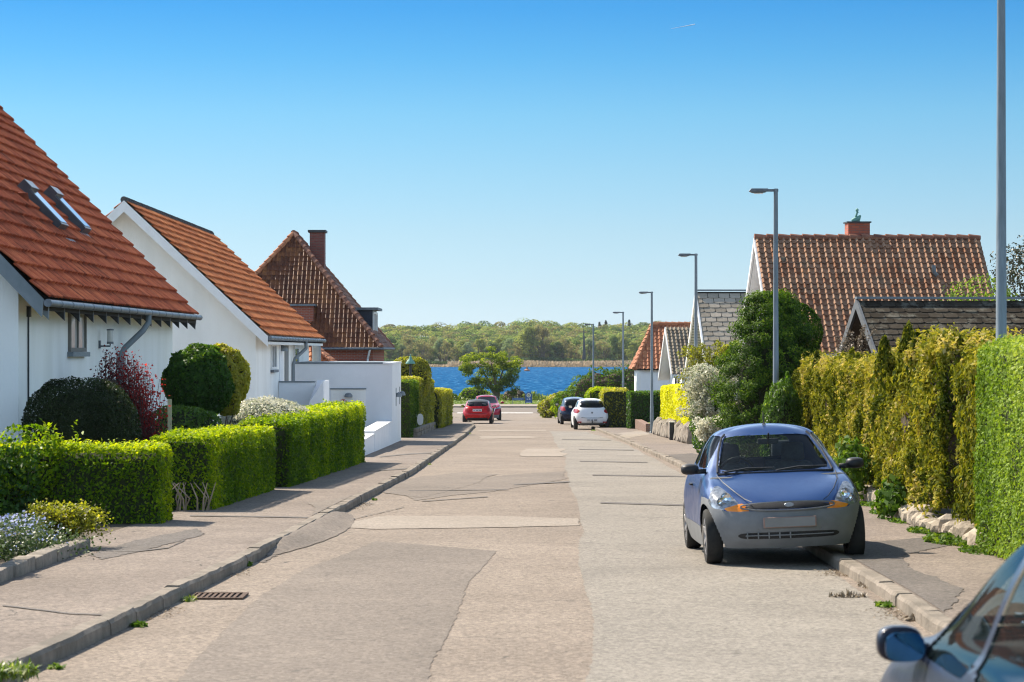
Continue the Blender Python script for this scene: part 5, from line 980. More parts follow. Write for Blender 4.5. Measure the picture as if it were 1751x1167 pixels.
# --- far shore: reeds, individual trees, wood on the rise behind
def pal(a): return leafmat('wood_leaves', a, .5, (1.3,1.3,.75), .7, .05)
kinds = [('broadleaf_tree','fresh green', pal([(0,(.12,.17,.05)), (.5,(.19,.26,.075)), (1,(.28,.35,.12))])), ('broadleaf_tree','olive brown, barely in leaf', pal([(0,(.17,.15,.08)), (.5,(.24,.215,.11)), (1,(.32,.29,.16))])),
         ('broadleaf_tree','dark green', pal([(0,(.05,.085,.035)), (.5,(.09,.14,.05)), (1,(.15,.21,.08))])), ('willow_tree','pale grey-green', pal([(0,(.2,.25,.14)), (.5,(.28,.34,.19)), (1,(.38,.44,.26))])), ('broadleaf_tree','yellow-green', pal([(0,(.19,.21,.06)), (.5,(.27,.3,.085)), (1,(.36,.39,.14))]))]
def far_tree(ki, seed, open_=False, tall=1):
    nm, word, m = kinds[ki]; r = np.random.default_rng(seed); t = thing(nm, 'x', 'tree', (0,0,0), 'trees along the far shore', local=True); f = Fol(seed); tips = []
    nl = 34
    for i in range(nl):
        u = r.random()**.8; a = r.uniform(0,6.28); z = 3.0+u*9*tall; R0 = 4.2*math.sin(math.pi*min(1,(.12+u*.86)))**.7; k = R0*r.uniform(.35,.95); c_ = np.array([k*math.cos(a), k*math.sin(a), z]); s_ = r.uniform(1.1,1.9)*(.75 if open_ else 1); m_ = 60 if open_ else 120
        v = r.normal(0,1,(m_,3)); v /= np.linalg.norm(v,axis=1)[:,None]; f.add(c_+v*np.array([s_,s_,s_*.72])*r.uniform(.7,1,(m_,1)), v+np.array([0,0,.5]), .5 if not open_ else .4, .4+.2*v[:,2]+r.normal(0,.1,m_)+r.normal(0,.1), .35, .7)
        if i % 4 == 0: tips.append(tuple(c_))
    f.build('crown', m, t); limbs('trunk', m_bark, t, (0,0,-.5), tips, .34, seed, .4); return t
protos = {}
tr = random.Random(77); spots = []
for k in range(84):
    px = 640+k*6.9+tr.uniform(-3,3)
    spots.append((px, tr.uniform(882, 925)))
lbl_pos = ['near the reeds','over the reed edge','behind the reed belt','standing in the shore row']
used = 0; PX = []
for k, (px, Y) in enumerate(spots):
    ki = tr.choices([0,1,2,3,4],[3,3,3,1.2,3])[0]
    if 790 < px < 1000 and tr.random() < .4: ki = 1
    v_ = tr.randrange(2); key = (ki, v_)
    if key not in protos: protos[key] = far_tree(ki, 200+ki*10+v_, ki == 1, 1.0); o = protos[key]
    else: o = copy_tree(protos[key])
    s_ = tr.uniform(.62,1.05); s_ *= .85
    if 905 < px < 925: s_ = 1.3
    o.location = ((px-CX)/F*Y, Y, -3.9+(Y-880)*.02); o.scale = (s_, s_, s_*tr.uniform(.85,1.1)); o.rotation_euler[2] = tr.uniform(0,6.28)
    PX.append((px, ki, o))
    o['label'] = ['fresh green tree in the far shore row across the water','olive-brown tree barely in leaf in the far shore row','dark green full tree in the far shore row across the water','pale grey-green willow in the far shore row','yellow-green tree in the far shore row across the water'][ki]
ordn = ['first','second','third','fourth','fifth','sixth','seventh','eighth','ninth','tenth']+['%dth' % i for i in range(11, 60)]; ordn[20-1+1] = '21st'; cnt = {}
marks = [(672,'beside the brick house wall'),(715,'above the green lantern'),(790,'left of the shore tree'),(890,'above the shore tree'),(950,'above the blue signs'),(1005,'left of the farthest lamp post'),(1060,'between the two farthest lamp posts'),(1110,'right of the far lamp posts'),(9999,'behind the houses on the right')]
for px, ki, o in sorted(PX, key=lambda q: q[0]):
    mk = [m_ for a, m_ in marks if px < a][0]; cnt[ki] = cnt.get(ki, 0)+1; o['label'] = ['fresh green','olive-brown','dark green','pale willow','yellow-green'][ki]+' far-shore tree '+mk+', '+ordn[cnt[ki]-1]+' of its colour from left'
# wood on the rise: canopies one behind the other
def wood(name, label, y0, y1, n, seed, topz, m_list):
    r = np.random.default_rng(seed)
    for mi, m in enumerate(m_list):
        f = Fol(seed+mi)
        for i in range(n//len(m_list)):
            Y = r.uniform(y0, y1); px = r.uniform(560, 1290); X = (px-CX)/F*Y; tz = topz(px)*(Y/1100)+r.normal(0,.35); R_ = r.uniform(2.6,5.6); u = (Y-y0)/(y1-y0); z = -1.5+(tz+1.5)*(.3+.7*u)-R_*.55; m_ = 220
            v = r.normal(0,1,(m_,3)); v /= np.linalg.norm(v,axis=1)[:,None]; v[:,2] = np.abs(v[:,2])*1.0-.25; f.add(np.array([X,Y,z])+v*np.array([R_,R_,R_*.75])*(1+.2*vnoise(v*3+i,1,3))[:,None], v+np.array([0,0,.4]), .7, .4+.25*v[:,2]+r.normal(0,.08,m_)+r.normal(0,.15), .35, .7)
        prop(f.build(name, m), label[mi], 'wood', kind='stuff')
def topz(px): return CAMZ+(600-np.interp(px, [560,640,700,780,860,910,960,1020,1080,1180,1290], [553,553,556,553,550,546,551,556,551,551,552]))/F*1100
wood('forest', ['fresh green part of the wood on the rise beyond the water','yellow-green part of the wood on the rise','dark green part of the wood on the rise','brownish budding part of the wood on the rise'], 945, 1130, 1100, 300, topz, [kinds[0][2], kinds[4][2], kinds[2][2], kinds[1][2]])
mb = MB(); 
for j, Y in enumerate((900, 1000, 1200)):
    for i in range(31): X = -140+i*11; mb.v.append(Vector((X, Y, (-4.4, 2, 8)[j])))
for j in range(2):
    for i in range(30): q_ = j*31+i; mb.f.append([q_, q_+1, q_+32, q_+31])
prop(mb.build('hill', c_dark), kind='structure')
f = Fol(80); n_ = 15000; r_ = np.random.default_rng(80); x = r_.uniform(-75,65,n_); hgt = np.clip(2.1+.5*vnoise(np.stack([x*.15,x*0,x*0],-1),1,2),.3,2.8)*np.where((x > -52) & (x < -18) & (vnoise(np.stack([x*.09,x*0,x*0],-1),1,6) > -.2), .35, 1); y = r_.uniform(866,874,n_)
f.add(np.stack([x,y,WATER-.05+r_.random(n_)*hgt],-1), np.tile([0,-1.,.2],(n_,1)), .9, .5+r_.normal(0,.25,n_), .4, .22, (0,0,1,.85)); prop(f.build('reeds', leafmat('reed', [(0,(.3,.22,.13)), (.5,(.45,.34,.22)), (1,(.6,.47,.32))], .5, (1.1,1.1,1.1), .8, .05)), 'pale tan reed belt along the far shore', 'reeds', kind='stuff')
f = Fol(81); n_ = 16000; x = r_.uniform(-75,65,n_); hgt = 2.6+1.5*vnoise(np.stack([x*.12,x*0,x*0],-1),1,12); y = r_.uniform(876,884,n_)
f.add(np.stack([x,y,-4+r_.random(n_)*hgt],-1), np.tile([0,-1.,.5],(n_,1)), .8, .35+.3*vnoise(np.stack([x*.2,y*0,y*0],-1),1,9)+r_.normal(0,.15,n_), .6, .6); prop(f.build('undergrowth', kinds[2][2]), 'dark green undergrowth behind the reeds on the far shore', 'undergrowth', kind='stuff')
# conifers standing out on the skyline
for i, (px, py) in enumerate([(1025,552),(1036,549),(1076,548)]):
    Y = 1120; c = P(px, py, Y); t = thing('spruce_tree', ['small dark spruce tip on the skyline, left of the three','larger dark spruce tip on the skyline beside the small one','dark spruce tip on the skyline right of the far lamp posts'][i], 'tree', (c.x,Y,c.z-11), 'spruces on the skyline'); f = Fol(400+i)
    for k in range(14): u = k/13; m_ = 50; a = r_.uniform(0,6.28,m_); rr = (.15+1.0*(1-u))*2.2*r_.uniform(.4,1,m_); f.add(np.stack([c.x+rr*np.cos(a), Y+rr*np.sin(a), c.z-8+8*u-.25*rr+r_.normal(0,.1,m_)],-1), np.stack([np.cos(a),np.sin(a),a*0+.6],-1), .8, .3+r_.normal(0,.15,m_), .5, .5)
    f.build('crown', leafmat('spruce', [(0,(.01,.025,.015)), (1,(.05,.08,.05))], .1), t); limbs('trunk', m_bark, t, (c.x,Y,c.z-11), [(c.x,Y,c.z-1)], .3, i)
t = thing('dark_tree_spire', 'thin dark dead spire among the far trees, left of the far lamp post', 'tree', tuple(P(998,620,878))); c = P(998,560,878); mb = MB(); mb.tube([tuple(P(998,624,878)), tuple(P(999,600,878)), tuple(P(998,562,878))], [.9,.5,.12], 7); mb.build('trunk', m_dark, t)
b = MB(); c = P(901,635,700); b.lathe([(0,-.2),(.8,-.1),(.9,.3),(.3,.6),(.2,1.2),(0,1.3)], (c.x,700,WATER), 12); prop(b.build('buoy', mat('rusty_buoy', (.35,.16,.1), None), None, origin=(c.x,700,WATER)), 'small reddish buoy floating far out on the blue water', 'buoy')
# ---------------------------------------------------------------- cars
def paint(name, c, rough=.25, metal=.35):
    m, n, l, b = newmat(name); b.inputs['Base Color'].default_value = (*c,1); b.inputs['Roughness'].default_value = rough; b.inputs['Metallic'].default_value = metal
    b.inputs['Coat Weight'].default_value = .2; b.inputs['Coat Roughness'].default_value = .06; b.inputs['Specular IOR Level'].default_value = .3
    tcn = n.new('ShaderNodeTexCoord'); t = n.new('ShaderNodeTexNoise'); t.inputs['Scale'].default_value = 3; t.inputs['Detail'].default_value = 8; t.inputs['Roughness'].default_value = .7; l.new(tcn.outputs['Object'], t.inputs['Vector'])
    r = n.new('ShaderNodeMapRange'); r.inputs[1].default_value = .4; r.inputs[2].default_value = .75; r.inputs[3].default_value = rough; r.inputs[4].default_value = rough+.22; l.new(t.outputs[0], r.inputs[0]); l.new(r.outputs[0], b.inputs['Roughness'])
    return m
m_trim = mat('grey_bumper_plastic', (.16,.165,.17), (.2,.205,.21), 5, .5, .05, 200)
m_blk = mat('black_plastic', (.015,.015,.017), (.03,.03,.032), 5, .5)
m_rub = mat('tyre_rubber', (.018,.018,.018), (.035,.033,.03), 9, .85)
m_rim = mat('alloy', (.4,.4,.42), (.5,.5,.52), 6, .35, metal=.7)
m_glass = glassmat('car_glass', (.015,.02,.022), .35, .02)
m_glassd = glassmat('dark_car_glass', (.008,.011,.012), .8, .05)
m_glassd.node_tree.nodes['Principled BSDF'].inputs['Specular IOR Level'].default_value = .3
m_head = mat('headlamp_lens', (.4,.43,.46), (.12,.14,.16), 22, .08, spec=.8, metal=.5)
m_amber = mat('amber_lens', (.75,.2,.01), (.9,.3,.02), 14, .15, spec=.7)
m_redl = mat('red_lens', (.22,.006,.008), (.35,.012,.012), 14, .3, spec=.3)
m_plate = mat('plate', (.2,.2,.2), (.26,.26,.26), 1, .5)
m_platew = mat('white_plate', (.6,.62,.66), None, rough=.5)
m_refl = mat('reflector', (.7,.72,.75), None, rough=.12, metal=1)
m_seat = mat('seat_cloth', (.06,.064,.07), (.09,.095,.1), 20, .9)
m_dash = mat('dashboard', (.07,.074,.08), (.1,.105,.11), 9, .7)

def sdpoly(px, pz, poly):                              # signed distance to a polygon, negative inside
    poly = np.array(poly, float); n = len(poly); d = np.full(px.shape, 1e9); ins = np.zeros(px.shape, bool)
    for i in range(n):
        a, b = poly[i], poly[(i+1) % n]; e = b-a; wx_, wz_ = px-a[0], pz-a[1]; t = np.clip((wx_*e[0]+wz_*e[1])/(e@e), 0, 1)
        d = np.minimum(d, np.hypot(wx_-t*e[0], wz_-t*e[1])); c1 = (a[1] > pz) != (b[1] > pz)
        with np.errstate(divide='ignore', invalid='ignore'): xi = (b[0]-a[0])*(pz-a[1])/(b[1]-a[1])+a[0]
        ins ^= c1 & (px < xi)
    return np.where(ins, -d, d)
def roundpoly(pts, k=2, q=.22):
    p = [np.array(x, float) for x in pts]
    for _ in range(k):
        o = []
        for a, b in zip(p, p[1:]+p[:1]): o += [a+(b-a)*q, b-(b-a)*q]
        p = o
    return p
def car_shell(rings, lvl=3):
    """rings[i][j] = (x, y, z) half-car points, ring i from sill to roof, column j from the nose centre round to the tail centre; returns dense verts and quads of the whole car"""
    nr, nc = len(rings), len(rings[0]); V = []; F_ = []; idx = {}
    for s in (1, -1):
        for i in range(nr):
            for j in range(nc):
                p = rings[i][j]
                if s == -1 and abs(p[0]) < 1e-6: idx[s, i, j] = idx[1, i, j]
                else: idx[s, i, j] = len(V); V.append((p[0]*s, p[1], p[2]))
    for s in (1, -1):
        for i in range(nr-1):
            for j in range(nc-1):
                q = [idx[s,i,j], idx[s,i,j+1], idx[s,i+1,j+1], idx[s,i+1,j]]
                if s == 1: q = q[::-1]
                u = []
                for k in q:
                    if k not in u: u.append(k)
                if len(u) > 2: F_.append(u)
    me = bpy.data.meshes.new('cage'); me.from_pydata(V, [], F_); bm = bmesh.new(); bm.from_mesh(me); bmesh.ops.remove_doubles(bm, verts=bm.verts, dist=1e-4); bmesh.ops.recalc_face_normals(bm, faces=bm.faces); bm.to_mesh(me); bm.free()
    o = bpy.data.objects.new('cage', me); C.objects.link(o); md = o.modifiers.new('s', 'SUBSURF'); md.levels = md.render_levels = lvl
    dg = bpy.context.evaluated_depsgraph_get(); ev = o.evaluated_get(dg).to_mesh()
    v = np.empty(len(ev.vertices)*3, np.float64); ev.vertices.foreach_get('co', v); v = v.reshape(-1, 3); f = np.array([list(p.vertices) for p in ev.polygons]); o.evaluated_get(dg).to_mesh_clear()
    bpy.data.objects.remove(o); bpy.data.meshes.remove(me); return v, f
def fnormals(v, f):
    a = v[f[:,2]]-v[f[:,0]]; b = v[f[:,3]]-v[f[:,1]]; n = np.cross(a, b); return n/(np.linalg.norm(n, axis=1)[:,None]+1e-12)
def carve(v, f, regions, holes, wheels):
    """regions: (name, plane 'x'|'y', sign, polygon, extra test); snaps the mesh edge to the outline, then labels faces"""
    lab = np.full(len(f), -1); L_ = []
    for ri, (nm, pl_, sg, poly, lim, two) in enumerate(regions):
        sides = (1,-1) if two else (sg,)
        for s in sides:
            if pl_ == 'side': a, b = v[:,1], v[:,2]; ok_ = v[:,0]*s > lim
            elif pl_ == 'front': a, b = v[:,0], v[:,2]; ok_ = v[:,1]*sg > lim
            elif pl_ == 'top': a, b = v[:,0], v[:,1]; ok_ = v[:,2] > lim
            pp = poly if pl_ != 'front' or not two else [(x*s, z) for x, z in poly]
            d = np.where(ok_, sdpoly(a, b, pp), 9.0); e = .004; da = (sdpoly(a+e, b, pp)-sdpoly(a-e, b, pp))/(2*e); db = (sdpoly(a, b+e, pp)-sdpoly(a, b-e, pp))/(2*e)
            near = np.abs(d) < SNAP; g2 = da**2+db**2+1e-6
            fin = d[f].mean(1) < 0
            vin = np.zeros(len(v), bool); vin[f[fin].ravel()] = True; vout = np.zeros(len(v), bool); vout[f[~fin].ravel()] = True; bd = vin & vout & (np.abs(d) < .05)
            st = np.where(bd, d, 0)
            if pl_ == 'side': v[:,1] -= st*da/g2; v[:,2] -= st*db/g2
            elif pl_ == 'front': v[:,0] -= st*da/g2; v[:,2] -= st*db/g2
            else: v[:,0] -= st*da/g2; v[:,1] -= st*db/g2
            lab[fin & (lab != -2)] = ri
    for (wy, wz, wr, mx_) in wheels:
        d = np.hypot(v[:,1]-wy, v[:,2]-wz)-wr; ok_ = np.abs(v[:,0]) > mx_; d = np.where(ok_, d, 9); fin = d[f].mean(1) < 0
        vin = np.zeros(len(v), bool); vin[f[fin].ravel()] = True; vout = np.zeros(len(v), bool); vout[f[~fin].ravel()] = True; bd = vin & vout & (np.abs(d) < .06)
        rr = np.hypot(v[:,1]-wy, v[:,2]-wz)+1e-9; k = np.where(bd, wr/rr, 1); v[:,1] = wy+(v[:,1]-wy)*k; v[:,2] = wz+(v[:,2]-wz)*k; lab[fin] = -2
    return lab
SNAP = .03
def emit(name, v, f, sel, m, parent, off=0.0, nrm=None, thick=True):
    ff = f[sel]
    if not len(ff): return None
    u, inv = np.unique(ff, return_inverse=True); vv = v[u].copy()
    if off and nrm is not None: vv += nrm[u]*off
    me = npmesh(name, vv, inv.reshape(-1, 4), m, None, True); return link(name, me, parent)
def vnormals(v, f):
    n = fnormals(v, f); vn = np.zeros_like(v)
    for k in range(4): np.add.at(vn, f[:,k], n)
    return vn/(np.linalg.norm(vn, axis=1)[:,None]+1e-9)
def wheel(parent, x, y, z, r, w_, s, hub=None, steer=0):
    mb = MB(); hw_ = w_/2
    prof = [(r*.66,-hw_*.9),(r*.8,-hw_),(r*.94,-hw_*.95),(r,-hw_*.7),(r,hw_*.7),(r*.94,hw_*.95),(r*.8,hw_),(r*.66,hw_*.9)]
    mb.lathe([(a, b) for a, b in prof], (0,0,0), 36, 'X'); c = Matrix.Translation((x,y,z))@Matrix.Rotation(steer, 4, 'Z')
    mb.v = [c@p for p in mb.v]; t = mb.build('wheel', m_rub, parent, smooth=True)
    mb = MB(); o = s*hw_; mb.lathe([(r*.67,o*.86),(r*.66,o*.5),(r*.55,o*.3),(0,o*.3)], (0,0,0), 30, 'X')
    n_ = 7
    for k in range(n_):
        a = 2*math.pi*k/n_; mb.bar((o*.62, math.cos(a)*r*.1, math.sin(a)*r*.1), (o*.8, math.cos(a)*r*.64, math.sin(a)*r*.64), r*.16, .02, (1,0,0))
    mb.lathe([(0,o*.8),(r*.13,o*.78),(r*.16,o*.6)], (0,0,0), 14, 'X'); mb.lathe([(r*.6,o*.86),(r*.68,o*.9),(r*.68,o*.8)], (0,0,0), 30, 'X')
    mb.v = [c@p for p in mb.v]; mb.build('rim', hub or m_rim, t, smooth=True); return t

def car(label, spec, loc, heading, roll=0, group='cars parked along the kerb', pitch=None):
    S = spec; Lh = S['L']/2; W = S['W']/2; H = S['H']; body = S['paint']
    t = thing('parked_car', label, 'car', loc, group, local=True)
    if pitch is None: pitch = 0
    t.rotation_euler = (pitch, roll, heading)
    fw_, rw_, wr = S['fw'], S['rw'], S['wr']
    rings = S['rings']; v, f = car_shell(rings, S.get('lvl', 3))
    lab = carve(v, f, S['regions'], [], [(fw_, wr, wr*1.2, W*.55), (rw_, wr, wr*1.2, W*.55)])
    nrm = vnormals(v, f); cen = v[f].mean(1)
    emit('body', v, f, lab == -1, body, t)
    for ri, rg in enumerate(S['regions']):
        nm, mt, off = rg[0].split('|')[0], S['mats'][rg[0]], -.006 if 'glass' in rg[0] or 'window' in rg[0] or 'screen' in rg[0] else .002
        sel = lab == ri
        if rg[5]:
            for s in (1,-1):
                emit(nm, v, f, sel & (cen[:,0]*s > 0), mt, t, off, nrm)
        else: emit(nm, v, f, sel, mt, t, off, nrm)
    # underside and wheel housings
    mb = MB(); mb.box(-W*.72, -Lh*.8, .2, W*.72, Lh*.78, .3); 
    mb.build('underbody', m_blk, t)
    mb = MB()
    for wy in (fw_, rw_):
        for s in (1,-1):
            pr_ = [(s*W*.5, wy+wr*1.19*math.cos(a), wr+wr*1.19*math.sin(a)) for a in np.linspace(0, math.pi, 18)]
            mb.add(pr_+[(s*W*(.955 if abs(q_[1]-wy) < .12 else (.78 if (q_[1] > wy) == (wy > 0) else .9)), q_[1], q_[2]) for q_ in pr_], [(i, i+1, 19+i, 18+i) for i in range(17)]); mb.add(pr_, [tuple(range(18))])
    mb.build('wheel_housings', m_blk, t)
    for wy in (fw_, rw_):
        for s in (1,-1): wheel(t, s*(W-S.get('tw',.1)), wy, wr, wr, S.get('ww',.17), s, S.get('hub'))
    # mirrors
    if 'mirror' in S:
        mx_, my_, mz_, mw, mh = S['mirror']
        for s in (1,-1):
            mb = MB(); bm = bmesh.new(); bmesh.ops.create_uvsphere(bm, u_segments=20, v_segments=12, radius=.5)
            me = bpy.data.meshes.new('wing_mirror')
            for q_ in bm.verts:
                c_ = q_.co; y = c_.y; y = y if y > 0 else max(y, -.22)
                q_.co = Vector((s*(mx_+mw*.52)+math.copysign(abs(c_.x*2)**.75, c_.x)*mw/2, my_+y*.17, mz_+math.copysign(abs(c_.z*2)**.75, c_.z)*mh/2))
            ex = bmesh.ops.create_cube(bm, size=1); 
            for q_ in ex['verts']: c_ = q_.co; q_.co = Vector((s*(mx_-.01+c_.x*.12), my_+c_.y*.05+.02, mz_-mh*.22+c_.z*.05))
            bm.to_mesh(me); bm.free(); me.materials.append(S.get('mirm', m_blk)); me.polygons.foreach_set('use_smooth', np.ones(len(me.polygons), dtype=bool)); mo = link('wing_mirror', me, t)
            mb = MB(); k = [(s*(mx_+mw*.52)+mw*.42*math.copysign(abs(math.cos(a))**.7, math.cos(a)), my_-.112, mz_+mh*.4*math.copysign(abs(math.sin(a))**.7, math.sin(a))) for a in np.linspace(0, 2*math.pi, 28, endpoint=False)]
            mb.prism(k, (0,-.006,0)); mb.build('mirror_glass', S.get('mirg') or mat('mirror', (.55,.6,.65), None, rough=.03, metal=1), mo)
    # seats
    if S.get('seats', True):
        sy = S.get('seaty', -.05)
        for yy, zz in ((sy, .0), (sy-.95, -.02)):
            for s in (1,-1):
                x = s*W*.43; zt = H*.60; mb = MB(); mb.box(x-.23, yy-.3, .32, x+.23, yy+.22, .52+zz); mb.prism([(x-.23,yy-.28,.5+zz),(x+.23,yy-.28,.5+zz),(x+.21,yy-.42,zt+.12),(x-.21,yy-.42,zt+.12)], (0,-.12,.0)); st = mb.build('seat', m_seat, t, bevel=.05, seg=3)
                mb = MB(); mb.prism([(x-.13,yy-.42,zt+.13),(x+.13,yy-.42,zt+.13),(x+.115,yy-.44,zt+.33),(x-.115,yy-.44,zt+.33)], (0,-.09,0)); mb.build('headrest', m_seat, st, bevel=.035, seg=3)
        dy = S['dash']; mb = MB(); mb.prism([(-W*.86,dy+.3,H*.62),(-W*.86,dy-.18,H*.63),(-W*.86,dy-.25,H*.5),(-W*.86,dy-.1,.35),(-W*.86,dy+.3,.35)], (W*1.72,0,0)); mb.build('dashboard', m_dash, t, bevel=.03)
        mb = MB(); c_ = Vector((-W*.43*S.get('drv',1), dy-.33, H*.63)); ax = Vector((0,-.9,.45)).normalized(); u_ = Vector((1,0,0)); w3 = ax.cross(u_); pts = [c_+(u_*math.cos(a)+w3*math.sin(a))*.185 for a in np.linspace(0, 2*math.pi, 25)]
        mb.tube(pts, .014, 8, cap=False); mb.bar(c_-u_*.17, c_+u_*.17, .03, .02); mb.bar(c_, c_-w3*.17, .03, .02); mb.build('steering_wheel', m_blk, t)
        mb = MB(); ry, rz = S['rvm']; mb.box(-.11, ry-.02, rz-.03, .11, ry+.015, rz+.03); mb.bar((0,ry,rz+.02),(0,ry+.08,rz+.09),.02,.02); mb.build('rear_view_mirror', m_blk, t, bevel=.01)
    for nm, mt, fn_ in S.get('extra', []):
        mb = MB(); r_ = fn_(mb); kw = r_ if isinstance(r_, dict) else {}; mb.build(nm, mt, t, **kw)
    return t

def rings_from(L, W, H, prof):
    """prof: per ring dict with 13 (x, y, z) columns given as fractions; x of half width, y in metres from the centre, z in metres"""
    return [[(x*W/2, y, z) for x, y, z in ring] for ring in prof]
# ---- small rounded blue hatchback (oval grille, big grey bumpers)
# columns: nose centre, nose 1/3, headlamp inner, corner, front arch, arch rear, A-pillar foot, door, B, C, rear arch, rear corner, tail 1/2, tail centre
def ka_rings():
    col = lambda zs, ys, xs: [(x, y, z) for x, y, z in zip(xs, ys, zs)]
    R_ = []
    R_.append(col([.21,.21,.21,.22,.23,.2,.19,.19,.19,.2,.22,.26,.27,.27], [1.72,1.70,1.6,1.4,1.16,.75,.5,.1,-.35,-.85,-1.2,-1.5,-1.66,-1.7], [0,.34,.66,.89,.95,.95,.95,.95,.95,.95,.92,.82,.5,0]))
    R_.append(col([.3,.3,.3,.31,.33,.3,.28,.28,.28,.3,.32,.34,.35,.35], [1.79,1.77,1.67,1.46,1.18,.75,.5,.1,-.35,-.85,-1.2,-1.55,-1.74,-1.78], [0,.34,.66,.9,.98,.98,.97,.97,.97,.98,.99,.88,.53,0]))
    R_.append(col([.44,.44,.45,.46,.48,.46,.43,.42,.42,.45,.48,.48,.48,.48], [1.805,1.785,1.69,1.48,1.2,.75,.5,.1,-.35,-.85,-1.2,-1.58,-1.77,-1.8], [0,.34,.68,.925,1.0,1.0,.985,.98,.985,1.0,1.01,.91,.55,0]))
    R_.append(col([.56,.56,.57,.58,.6,.59,.57,.56,.57,.6,.61,.6,.58,.58], [1.78,1.76,1.66,1.46,1.19,.75,.5,.1,-.35,-.85,-1.2,-1.58,-1.77,-1.8], [0,.34,.68,.925,1.0,.995,.98,.975,.98,1.0,1.01,.91,.55,0]))
    R_.append(col([.635,.64,.66,.68,.74,.76,.75,.76,.77,.78,.76,.72,.68,.67], [1.73,1.7,1.59,1.42,1.17,.75,.5,.1,-.35,-.85,-1.2,-1.56,-1.73,-1.76], [0,.34,.66,.9,.97,.975,.965,.965,.97,.98,.98,.9,.55,0]))
    R_.append(col([.72,.73,.77,.79,.85,.86,.86,.87,.88,.88,.86,.83,.8,.8], [1.5,1.48,1.39,1.27,1.08,.72,.5,.1,-.35,-.85,-1.18,-1.52,-1.67,-1.7], [0,.33,.6,.8,.87,.91,.92,.925,.93,.94,.93,.87,.54,0]))
    R_.append(col([.83,.835,.85,.865,.89,.9,.905,.915,.925,.93,.93,.93,.92,.92], [1.1,1.08,1.02,.94,.84,.66,.47,.1,-.35,-.85,-1.15,-1.42,-1.56,-1.6], [0,.32,.58,.75,.82,.865,.885,.9,.9,.9,.87,.8,.5,0]))
    R_.append(col([.91,.91,.905,.90,.915,.925,.93,.94,.95,.96,.97,.98,.98,.98], [.86,.84,.77,.66,.62,.55,.42,.1,-.35,-.85,-1.12,-1.34,-1.47,-1.5], [0,.32,.58,.77,.8,.83,.855,.87,.87,.86,.83,.75,.48,0]))
    R_.append(col([1.14,1.135,1.12,1.10,1.10,1.1,1.12,1.15,1.16,1.15,1.14,1.14,1.15,1.15], [.42,.40,.35,.27,.24,.2,.15,.03,-.35,-.8,-1.02,-1.2,-1.3,-1.33], [0,.3,.54,.71,.72,.74,.76,.78,.78,.77,.74,.66,.42,0]))
    R_.append(col([1.3,1.295,1.275,1.245,1.245,1.245,1.26,1.285,1.29,1.27,1.25,1.23,1.25,1.255], [.1,.08,.03,-.04,-.05,-.07,-.1,-.17,-.38,-.74,-.9,-1.02,-1.1,-1.12], [0,.28,.48,.63,.64,.65,.66,.67,.67,.65,.62,.54,.36,0]))
    R_.append(col([1.36,1.357,1.34,1.325,1.325,1.325,1.33,1.34,1.345,1.33,1.32,1.3,1.32,1.33], [-.05,-.06,-.1,-.13,-.14,-.15,-.17,-.22,-.4,-.66,-.78,-.86,-.92,-.94], [0,.24,.4,.5,.51,.52,.53,.54,.54,.53,.5,.42,.28,0]))
    R_.append(col([1.385,1.38,1.375,1.37,1.37,1.37,1.372,1.377,1.38,1.37,1.36,1.35,1.36,1.36], [-.2,-.2,-.21,-.22,-.22,-.22,-.24,-.27,-.42,-.6,-.66,-.7,-.74,-.75], [0,.12,.2,.25,.26,.26,.27,.27,.27,.26,.25,.2,.14,0]))
    R_.append(col([1.39]*14, [-.3,-.3,-.3,-.3,-.3,-.3,-.3,-.33,-.43,-.52,-.55,-.56,-.58,-.6], [0]*14))
    R_ = [[(x, y, z*1.03-.045) for x, y, z in r_] for r_ in R_]
    return rings_from(3.62, 1.64, 1.38, R_)
p_blue = paint('blue_metallic', (.013,.05,.165), .3, .25)
ka_reg = [
 ('front_bumper', 'front', 1, [(-1.2,.1),(1.2,.1),(1.2,.72),(.78,.70),(.70,.64),(.62,.575),(.42,.57),(0,.575),(-.42,.57),(-.62,.575),(-.70,.64),(-.78,.70),(-1.2,.72)], .98, False),
 ('rear_bumper', 'front', -1, [(-1.2,.1),(1.2,.1),(1.2,.62),(-1.2,.62)], 1.0, False),
 ('sill', 'side', 1, [(-2,.1),(2,.1),(2,.4),(-2,.4)], .3, True),
 ('windscreen', 'front', 1, roundpoly([(-.595,.925),(.595,.925),(.5,1.14),(.435,1.275),(-.435,1.275),(-.5,1.14)],2,.14), -.12, False),
 ('rear_glass', 'front', -1, roundpoly([(-.47,1.0),(.47,1.0),(.36,1.25),(-.36,1.25)],2,.15), .6, False),
 ('side_window', 'side', 1, roundpoly([(.42,.955),(-.32,.965),(-.32,1.285),(-.06,1.275),(.2,1.13)],2,.12), .3, True),
 ('side_glass', 'side', 1, roundpoly([(-.38,.965),(-.98,.99),(-.86,1.2),(-.72,1.27),(-.38,1.285)],2,.14), .3, True),
 ('headlight', 'front', 1, roundpoly([(.455,.615),(.60,.585),(.73,.60),(.765,.66),(.74,.73),(.69,.80),(.64,.81),(.57,.75)],2,.2), 1.0, True),
 ('indicator', 'front', 1, roundpoly([(.38,.572),(.44,.645),(.50,.635),(.63,.60),(.60,.575),(.5,.568)],1,.12), 1.0, True),
 ('grille', 'front', 1, roundpoly([(-.44,.60),(-.30,.588),(0,.583),(.30,.588),(.44,.60),(.40,.625),(.2,.648),(0,.655),(-.2,.648),(-.40,.625)],1,.2), 1.0, False),
 ('air_intake', 'front', 1, roundpoly([(-.52,.335),(-.46,.30),(.46,.30),(.52,.335),(.46,.365),(-.46,.365)],2,.2), 1.0, False),
]
def zs(z): return z*1.03-.045
